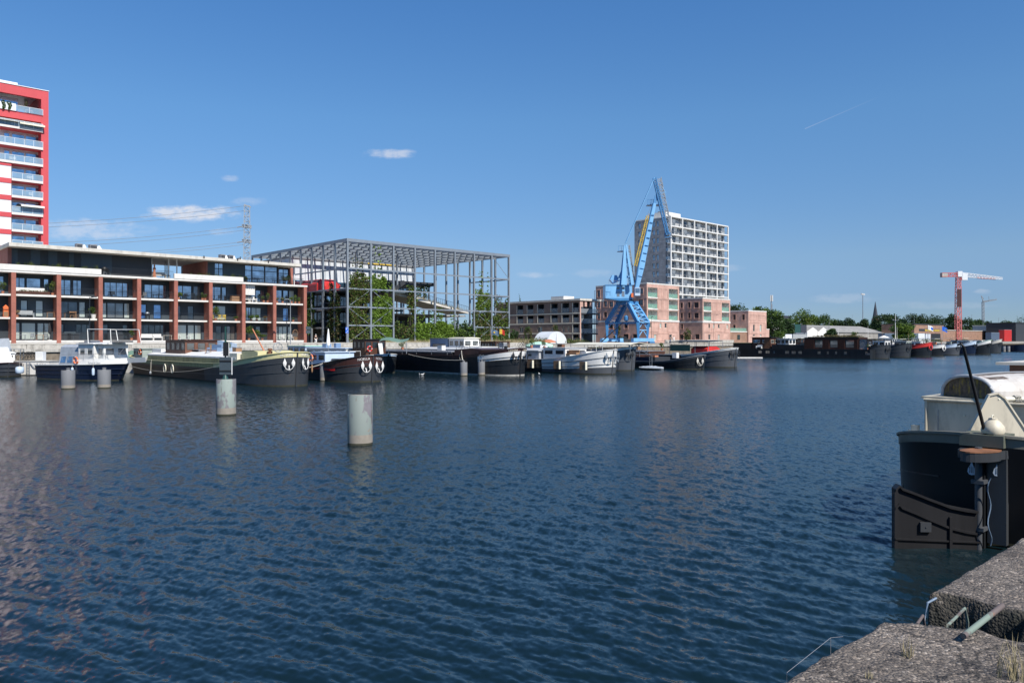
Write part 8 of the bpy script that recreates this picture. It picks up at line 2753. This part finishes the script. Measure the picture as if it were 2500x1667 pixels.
mb=MB();mb.box(0,L1,-.2,0,zat(812,Y),zat(792,Y));mb.build('left_panel','sign_green',r)
mb=MB();mb.box(L1+.1,L2,-.2,0,zat(812,Y),zat(793,Y));mb.build('right_panel','slate',r)
for x in(1,L2-1):mb=MB();mb.box(x,x+.3,.01,.3,GZ,zat(793,Y));mb.build('post','steel',r)
Y=640.;r=thing('church','dark slate church spire rising above the trees','church',(P(2137,0,Y).x,Y,GZ),.6)
mb=MB();mb.lathe((0,0,0),[(2.3,zat(778,Y)),(.1,zat(736,Y))],8);mb.build('spire','slate',r)
mb=MB();mb.box(-2.1,2.1,-2.1,2.1,GZ,zat(778,Y));mb.build('tower','brick_tan',r)
mb=MB();mb.box(-4,4,3.2,24,GZ,zat(800,Y));mb.build('nave','brick_tan',r)
w=114;u0=ucol(1336,w);Y=ycol(1360,w)
r=thing('arched_shelter','pale translucent arched shelter in front of the grey-brown block','shelter',UW(u0,w,GZ),TH)
L=ucol(1384,w)-u0;mb=MB();pr=[(L/2-L/2*math.cos(a),GZ+(zat(809,Y)-GZ)*math.sin(a))for a in np.linspace(0,math.pi,13)];mb.prism(pr,'y',0,4);mb.build('cover','poly',r)
def car(label,px,w,m,rz=0):
 p=UW(ucol(px,w),w,GZ);r=thing('parked_car',label,'car',p,TH+rz,'parked cars');z=GZ
 mb=MB();mb.prism([(-2.1,z+.3),(2.1,z+.3),(2.1,z+.75),(1.2,z+.95),(-1.9,z+.98),(-2.1,z+.8)],'y',-.85,.85);mb.build('body',m,r)
 mb=MB();mb.prism([(-1.5,z+.985),(1.15,z+.96),(.45,z+1.42),(-1.0,z+1.45)],'y',-.74,.74);mb.build('windows','glass_dark',r)
 mb=MB();mb.box(-.95,.4,-.72,.72,z+1.452,z+1.5);mb.build('roof',m,r)
 for x in(-1.3,1.3):
  for y in(-.8,.8):mb=MB();mb.tube([(x,y-.1,z+.32),(x,y+.1,z+.32)],.32,14);mb.build('wheel','rubber',r)
car('dark parked car under the blue crane',1520,117,'char_cladding');car('silver parked car left of the crane base',1585,124,'steel')if False else None
# trees
def tree(px,Y,pyt,wpx,lab_,seed,mats=('leaf_b','leaf_a','leaf_d'),n=2600,kind='tree',leaf=.30,group='trees of the far bank'):
 z1=zat(pyt,Y);H=z1-GZ;R0=wpx/2*Y/F;g=random.Random(seed)
 r=thing(kind,lab_,'tree',(P(px,0,Y).x,Y,GZ),seed,group)
 mb=MB();mb.tube([(0,0,GZ),(.1,0,GZ+H*.35),(-.1,.1,GZ+H*.75)],H*.03,8,r2=H*.008)
 for q in range(5):
  a=q*1.3;mb.tube([(0,0,GZ+H*(.3+.07*q)),(R0*.5*math.cos(a),R0*.5*math.sin(a),GZ+H*(.55+.06*q))],H*.012,5,r2=H*.004)
 mb.build('trunk','bark',r)
 mb=MB();ncl=26
 for q in range(ncl):
  a=g.uniform(0,6.28);f=g.random();zz=GZ+H*(.16+.76*f)
  env=(1-(abs(f-.42)/.62)**2.2)**.5 if kind!='poplar' else .8*(1-f**3)
  rr_=R0*env*g.uniform(.35,.85)
  mb.m=g.randrange(len(mats))
  mb.leaves((rr_*math.cos(a),rr_*math.sin(a),zz),(R0*.44,R0*.44,H*.15),n//ncl,leaf*(Y/300)**.5,g.randrange(1<<30),1,shell=.15)
 mb.build('crown',list(mats),r)
D3=('leaf_d','leaf_b','leaf_d');A3=('leaf_a','leaf_b','leaf_b')
T=[(1800,300,742,60,'round dark tree behind the gap left of the small pink block',D3),(1850,300,748,44,'mid green tree just right above the small pink block',A3),(1888,238,757,62,'tall bright green tree touching the small pink block on its right',A3),(1866,300,752,40,'low green tree behind the small pink block roof',('leaf_b','leaf_a')),(1921,260,780,34,'dark conifer-like tree left of the billboard',D3),(1957,330,754,56,'tall willow-like tree left in the broad group behind the billboard',('leaf_b','leaf_a')),(1962,300,769,50,'grey-green round tree behind the billboard',('leaf_b','leaf_c')),(1986,310,770,44,'second round tree right of the billboard',('leaf_b','leaf_a')),(2011,320,763,60,'largest round tree of the group behind the white sheds',('leaf_b','leaf_a','leaf_b')),(2040,330,776,44,'bright green tree at the right end of the round group',A3),(2028,240,803,30,'small bush tree right of the white sheds',D3),(2066,420,778,50,'dark tree below the railway mast',D3),(2105,430,778,40,'small dark round tree at the foot of the floodlight mast',D3),(2140,440,780,34,'low dark tree at the foot of the church spire',D3),(2160,420,767,60,'broad dark tree right of the church spire',D3),(2190,420,766,56,'dark tree behind the white mast',D3),(2222,420,768,56,'dark tree left behind the brick hall',D3),(2252,420,767,56,'dark tree behind the brick hall flags',D3),(2282,420,769,54,'dark tree behind the right end of the brick hall',D3),(2205,260,786,60,'lighter green bushy tree left of the brick hall',('leaf_a','leaf_b')),(2175,260,800,44,'low green bush tree by the tall poles',('leaf_a','leaf_b')),(2086,240,810,26,'small green bush before the industrial hall',('leaf_b','leaf_a')),(2312,440,777,50,'dark low tree left of the red crane mast',D3),(2328,420,768,40,'dark tree touching the red crane mast',D3),(2362,420,776,50,'dark tree right of the red crane mast',D3),(2386,430,781,40,'low dark tree left of the grey crane mast',D3),(2420,450,784,56,'low dark tree right of the grey crane mast',D3),(2455,460,784,56,'low dark tree above the red container',D3),(2494,360,766,26,'ragged dark pine tree at the right edge',D3),(2480,460,786,50,'low dark tree behind the ragged pine',D3),(1290,178,795,22,'young slim tree left of the arched shelter',('leaf_b','leaf_dull')),(1357,172,794,22,'young tree in front of the arched shelter',('leaf_b','leaf_dull')),(1508,178,795,20,'young tree seen through the crane portal',('leaf_b','leaf_dull')),(1678,190,800,18,'young slim tree in front of the middle pink block',('leaf_b','leaf_dull')),(1256,165,804,22,'small leafy tree at the left end of the grey-brown block',D3),(1268,260,724,12,'dark pointed conifer top above the grey-brown block',D3),(1218,170,722,26,'dull creeper-covered tree at the right end of the steel frame',('leaf_dull','leaf_b'))]
for j,(px,Y,pyt,w_,l,mm)in enumerate(T):
 if 1950<px<2190 and 255<Y<400:Y=430
 if px>2205 and Y>300:Y+=110
 small=w_<30
 tree(px,Y,pyt,w_,l,j+1,mm,700 if small else 3600,leaf=.2 if small else .34)
for j,(px,w,pyt,wd,l)in enumerate(((900,165,790,120,'behind the left half of the steel frame'),(1010,165,785,120,'behind the middle of the steel frame'),(1120,165,785,120,'behind the right half of the steel frame'),(1210,165,780,60,'behind the right end of the steel frame'))):
 Y=ycol(px,w);tree(px,Y,pyt,wd,'dark hedge tree '+l,80+j,D3,2600,leaf=.35)
mb=MB();g=random.Random(9)
for q in range(240):
 Y=g.uniform(470,760);px=g.uniform(1700,2640);z1=zat(g.uniform(788,800),Y)
 p=P(px,0,Y)
 mb.leaves((p.x,p.y,GZ+(z1-GZ)*.5),(9,9,(z1-GZ)*.55),60,1.0,g.randrange(1<<30),2,shell=.5)
o=mb.build('woodland',['leaf_d','leaf_b']);tag(o,'distant dark green woodland along the horizon on the right','woodland',kind='stuff')
mb=MB()
for q in range(60):
 px=g.uniform(1215,1425)if q<22 else g.uniform(1880,2420);w=g.uniform(112,117);p=UW(ucol(px,w),w,GZ+.4)
 mb.leaves(p,(g.uniform(.8,2.2),1.0,g.uniform(.4,.9)),90,.16,g.randrange(1<<30),3,shell=.2)
o=mb.build('scrub',['leaf_b','leaf_c','leaf_dull']);tag(o,'patches of low green and dry scrub along the far quay','shrubs',kind='stuff')
# near barge (right edge), its stern towards the camera
nb=thing('barge','black barge stern with folded rudder and cream cabin at the near quay','barge',UW(17.0,4.9,0),TH)
def hwN(x):return 2.32*max(0,1-(1-min(1,x/2.7))**2.1)**.5
def zdN(x):return 1.55+.6*max(0,1-x/3.5)**1.2
xsN=[0,.01,.04,.1,.2,.35,.55,.8,1.1,1.5,2.0,2.7,3.6,5,8,12,18,26,34,36,37.2,38]
def ptN(x,z,sd):
 k=min(1,max(0,z/zdN(x)))
 run=.25*(1-k)**2.5*max(0,1-x/5)
 hw=hwN(max(0,x-run*.9))*(.985+.015*k)if x<30 else 2.32*max(0,1-((x-34)/4.0)**2 if x>34 else 1)**.5
 return Vector((x,sd*hw,z))
RZ=lambda x:[-.6,0,.10,.5,.95,zdN(x)-.21,zdN(x)-.19,zdN(x)]
mb=MB();gr={}
for sd in(-1,1):
 for i,x in enumerate(xsN):
  for j,z in enumerate(RZ(x)):
   gr[sd,i,j]=len(mb.v);p=ptN(x,z,sd)
   if j==6:p.y+=sd*.02
   if j==7:p.y+=sd*.02
   mb.v.append(tuple(p))
 for i in range(len(xsN)-1):
  for j in range(7):
   q=(gr[sd,i,j],gr[sd,i+1,j],gr[sd,i+1,j+1],gr[sd,i,j+1])
   mb.f.append(q if sd<0 else q[::-1]);mb.mi.append(0 if j<2 else(2 if j==6 else 1))
mb.build('hull',['fouling','near_black','rim_grey'],nb,smooth=True)
mb=MB()
for i in range(len(xsN)-1):
 A,B_,C_,D_=[ptN(x,zdN(x)-.14,sd)for x,sd in((xsN[i],-1),(xsN[i+1],-1),(xsN[i+1],1),(xsN[i],1))]
 mb.face([A,B_,C_,D_])
mb.build('deck','deck_grey',nb)
for sd in(-1,1):
 mb=MB();sweep(mb,[ptN(x,zdN(x),sd)+ZA*.02 for x in xsN[1:]],.12,.05);mb.build('gunwale','rim_grey',nb)
mb=MB();mb.box(-.10,.06,-.07,.07,-.4,1.95);mb.build('sternpost','black_hull',nb)
mb=MB();mb.tube([(-.2,0,-.2),(-.2,0,1.95)],.065,14);mb.build('rudder_stock','grey_hull',nb,smooth=True)
for z in(.35,1.25):
 mb=MB();mb.box(-.28,.02,-.11,.11,z,z+.07);mb.build('pintle','grey_hull',nb)
mb=MB();mb.box(-.02,.12,-.42,-.10,.1,1.9);mb.build('stern_bracket','charcoal_hull',nb)
rd=(UW(15.72,6.05)-UW(17.0,4.9));E=Vector((-1.28,1.15,0));E0=Vector((-.2,0,0));dr_=(E-E0).normalized();nr_=Vector((-dr_.y,dr_.x,0))
Lr=(E-E0).length
top=[(0.05,.72),(.25,.74),(.55,.80),(.9,.93),(1.2,1.05),(1.45,1.14),(Lr-.08,1.2),(Lr,1.12)]
def rp(a,z,o):return E0+dr_*a+nr_*o+ZA*z
mb=MB();n_=len(top)
for a,b in zip(top[:-1],top[1:]):
 for o in(-.05,.05):
  q=[rp(a[0],-.5,o),rp(b[0],-.5,o),rp(b[0],b[1],o),rp(a[0],a[1],o)]
  mb.face(q if o>0 else q[::-1])
mb.face([rp(Lr,-.5,-.05),rp(Lr,-.5,.05),rp(Lr,top[-1][1],.05),rp(Lr,top[-1][1],-.05)])
mb.build('rudder_blade','rudder_black',nb)
for off,nm in((0,'rudder_top_rail'),(-.42,'rudder_stiffener')):
 mb=MB();sweep(mb,[rp(a,z+off*(1-.1*a),0)for a,z in top],.2 if off==0 else .17,.045);mb.build(nm,'rudder_black',nb)
mb=MB();mb.beam(rp(0.0,.14,.07),rp(Lr,.18,.07),.03,.03);mb.beam(rp(.55,-.3,.07),rp(.55,.62,.07),.05,.05,up=dr_);mb.beam(rp(Lr-.02,-.4,.0),rp(Lr-.02,1.13,.0),.14,.06,up=dr_);mb.build('rudder_edge','rudder_black',nb)
p=rp(1.02,.42,.075);mb=MB()
mb.hexa([p+dr_*a+nr_*b+ZA*c for c in(-.09,.09)for a,b in((-.1,-.02),(.1,-.02),(.1,.03),(-.1,.03))]);mb.lathe(p+nr_*.03,[(.015,-.01),(.015,.01)],8);mb.build('anode','charcoal_hull',nb)
zp=1.93
ell=lambda s_:[(-.42-.33*math.cos(a)*s_*.96-.40*math.sin(a)*s_*.73,-.10-.33*math.cos(a)*s_*.28+.40*math.sin(a)*s_*.68)for a in np.linspace(0,2*math.pi,25)[:-1]]
mb=MB();mb.prism(ell(.97),'z',zp-.20,zp-.03);mb.prism([(-.4,-.3),(.3,-.5),(.3,.4),(-.4,.3)],'z',zp-.19,zp-.032);mb.build('stern_platform','charcoal_hull',nb)
mb=MB();mb.prism(ell(1.0),'z',zp-.029,zp-.005);mb.build('platform_plate','rust',nb)
mb=MB();mb.box(-.12,.6,-.40,.36,zp+.02,zp+.25);mb.build('stern_block','dark_olive',nb)
mb=MB();mb.lathe((.15,-.15,zp+.27),[(.19,0),(.21,.05),(.19,.14),(.12,.23),(.08,.26),(.08,.29),(.01,.30)],20);mb.build('vent','cream_worn',nb,smooth=True)
mb=MB();mb.tube([(.15+.07*math.cos(a),-.15,zp+.62+.05*math.sin(a)-.05)for a in np.linspace(-.4,3.5,9)],.012,6);mb.build('vent_ring','cream_paint',nb)
xc,zt_=1.95,2.68
mb=MB();mb.box(xc,9,-1.75,1.72,1.5,zt_);mb.build('aft_cabin','cream_worn',nb)
mb=MB();mb.box(xc-.05,9.05,-1.8,1.77,zt_+.002,zt_+.05);mb.build('cabin_roof','cream_worn',nb)
mb=MB();mb.tube([(xc-.04,-1.75,zt_-.02),(xc-.04,1.72,zt_-.02)],.035,8);mb.tube([(xc-.03,1.68,zt_),(xc-.03,1.68,1.55)],.03,8);mb.build('corner_bead','cream_worn',nb,smooth=True)
mb=MB();mb.box(xc-.012,xc-.001,1.42,1.45,1.6,2.45);mb.build('weld_seam','concrete_old',nb)
for y,z in((.9,2.35),(-.1,2.2)):
 mb=MB();mb.tube([(xc-.03,y,z),(xc,y,z)],.02,8);mb.build('bolt','cream_paint',nb)
mb=MB();mb.prism([(-.32,1.60),(.42,1.60),(.42,2.12),(.12,2.83),(-.02,2.86),(-.12,2.80),(-.32,2.3)],'z',0,1)
mb=MB()
pb_=[(-.52,1.72),(-.52,2.05),(-.05,2.98),(.12,3.02),(.26,2.92),(.95,1.86),(.95,1.72)]
yb=-.22
dirb=Vector((.62,-.78,0)).normalized();nbk=Vector((dirb.y,-dirb.x,0))
def bp_(a,z,o):return Vector((1.0,.12,0))+dirb*a*.95+nbk*o+ZA*z
f0=[bp_(a,z-.1,-.03)for a,z in pb_];f1=[bp_(a,z-.1,.03)for a,z in pb_]
mb.face(f0);mb.face(f1[::-1])
for k in range(len(pb_)):
 j=(k+1)%len(pb_);mb.face([f0[k],f0[j],f1[j],f1[k]])
for k in range(len(pb_)-1):mb.beam(bp_(pb_[k][0],pb_[k][1]-.1,0),bp_(pb_[k+1][0],pb_[k+1][1]-.1,0),.03,.11,up=nbk)
mb.build('bracket_plate','cream_worn',nb)
mb=MB();mb.tube([bp_(.12,2.8,0),bp_(.12,2.8,0)+Vector((2.6,-2.0,.0))],.045,10);mb.build('boom_pole','cream_paint',nb,smooth=True)
c=bp_(.12,2.8,0)+Vector((.30,-.23,0));mb=MB()
for q in range(4):mb.tube([c+Vector((.03*q,-.02*q,0))+Vector((.035*math.cos(a),.045*math.cos(a),.065*math.sin(a)))for a in np.linspace(0,6.3,11)],.018,6,cap=False)
mb.build('rope_lashing','rope',nb)
mb=MB();a_=P(2405,1058,15.2);b_=P(2352,846,14.6)
lo=lambda v:Vector((CT*(v.x-nb.location.x)+ST*(v.y-nb.location.y),-ST*(v.x-nb.location.x)+CT*(v.y-nb.location.y),v.z))
mb.tube([lo(a_),lo(b_)],.033,10,r2=.026);mb.tube([lo(b_),lo(b_)+Vector((-.02,.03,.05)),lo(b_)+Vector((.0,.10,.03))],.022,8);mb.build('tiller_pole','black',nb,smooth=True)
p=ptN(2.0,0,1);mb=MB();mb.lathe((p.x,p.y-.25,0),[(.09,zdN(2)-.1),(.09,zdN(2)+.28),(.1,zdN(2)+.3),(.01,zdN(2)+.31)],14);mb.beam((p.x,p.y-.4,zdN(2)+.16),(p.x,p.y-.1,zdN(2)+.16),.035);mb.build('bollard','cream_paint',nb,smooth=True)
for sd,px,py in((1,2377,1141),(-1,2439,1144)):
 Yd=15.55 if sd>0 else 15.3
 t=(px-1250)/F
 best=min(((abs((nb.location.x+CT*q.x-ST*q.y)/(nb.location.y+ST*q.x+CT*q.y)-t),x)for x in np.linspace(.02,2.2,200)for q in[ptN(x,1.45,sd)]))[1]
 q0,q1=ptN(best,1.45,sd),ptN(best+.03,1.45,sd);tv=(q1-q0).normalized();nv=Vector((tv.y,-tv.x,0))*(1 if sd<0 else-1)
 Yq=nb.location.y+ST*q0.x+CT*q0.y;zc_=zat(py,Yq)
 outl=[(0,.13),(.02,.06),(.06,-.02),(.07,-.08),(.04,-.13),(0,-.14),(-.05,-.13),(-.075,-.08),(-.06,-.01),(-.03,.05)]
 mb=MB();f=[q0+tv*a*1.1+nv*.05+ZA*(zc_-q0.z+b)for a,b in outl];bk=[v-nv*.045 for v in f]
 mb.face(f)
 for k in range(len(f)):mb.face([f[k],bk[k],bk[(k+1)%len(f)],f[(k+1)%len(f)]])
 mb.m=1
 for k in(-.03,0,.03):mb.face([q0+tv*(k+a)+nv*.053+ZA*(zc_-q0.z+b)for a,b in((-.006,-.10),(.006,-.10),(.008,-.0),(.0,.04))])
 mb.build('drop_emblem',['pale_blue','charcoal_hull'],nb)
mb=MB();mb.box(6.2,9.5,-1.3,1.15,1.5,3.36);wh=mb.build('wheelhouse','wood_dark',nb)
mb=MB();mb.box(6.16,6.198,-.9,.8,2.3,3.1);mb.build('window','glass_dark',wh)
mb=MB();mb.box(5.95,9.7,-1.5,1.4,3.362,3.43);mb.build('roof','concrete_light',wh)
mb=MB();mb.box(6.3,6.5,.35,.55,3.432,4.6);mb.build('chimney_post','rust',wh)
dg_o=thing('overturned_dinghy','upturned white dinghy with mossy peeling transom lying on the cream cabin roof','dinghy',UW(17.0+2.35,4.9+.80,zt_+.06),TH-.42)
z0=zt_+.06
mb=MB();n=16;S=[]
for i in range(n+1):
 f=i/n;w=.68*(.80+.35*math.sin(math.pi*min(1,f*1.25+.15)))*(1 if f<.6 else(1-((f-.6)/.42)**2));hgt=.47+.05*math.sin(f*3)
 S.append([(f*2.6-.25,w*math.cos(a)*(1.0 if abs(math.cos(a))<.8 else 1.0),z0+hgt*(max(0,math.sin(a))**.72))for a in np.linspace(0,math.pi,15)])
for i in range(n):
 for k in range(14):
  mb.m=1 if(i<11 and k in(4,5,6,7))or(i in(1,2,3,8,9)and k==9)else 0
  mb.face([S[i][k],S[i+1][k],S[i+1][k+1],S[i][k+1]])
mb.build('hull',['peeling_white','peel_brown'],dg_o,smooth=True)
mb=MB();mb.face([(x+.02,y*.96,zz)for x,y,zz in S[0]][::-1]);mb.build('transom','mossy',dg_o)
mb=MB();mb.tube([Vector(p)for p in S[0]],.035,8);mb.build('transom_frame','hatch_light',dg_o,smooth=True)
mb=MB();mb.tube([Vector(S[i][7])+ZA*.01 for i in range(n)],.025,6);mb.build('keel','hatch_grey',dg_o)
for sd in(0,14):
 mb=MB();mb.tube([Vector(S[i][sd])for i in range(n+1)],.03,6);mb.build('gunwale','white_paint',dg_o,smooth=True)
rope('thin tangled lines hanging beside the rudder stock of the near barge',[UW(16.75,4.7,z)+Vector((.05*math.sin(z*9),.04*math.cos(z*7),0))for z in np.linspace(.1,1.4,16)],.012,'tarp_blue')
for sd in(-1,1):
 for zz,nm in((.95,'hull_seam'),):
  mb=MB();sweep(mb,[ptN(x,zz*zdN(x)/1.62,sd)for x in xsN[4:-3]],.02,.025);mb.build(nm,'black_hull',nb)
for q,x in enumerate((.5,1.2,2.2)):
 mb=MB();p=ptN(x,.7,1);mb.tube([p+ZA*(k_*.12-.2)for k_ in range(9)],.008,5);mb.build('plate_seam','black_hull',nb)
mb=MB()
for q in range(9):
 mb.lathe((xc-.02+.0,1.55-q*.37,zt_-.09),[(.0,0),(.012,.0),(.012,.012),(0,.012)],6)
rope('mooring rope coiled on the stern deck of the near barge',[UW(17.9,6.3,1.9)+Vector((.22*math.cos(a)*(1-a/60),.22*math.sin(a)*(1-a/60),a*.004))for a in np.linspace(0,22,70)],.022)
rope('mooring line running from the near barge bollard down to the water',[UW(19.0,7.2,1.9),UW(18.7,7.5,1.2),UW(18.6,7.55,.1)],.014)if False else None
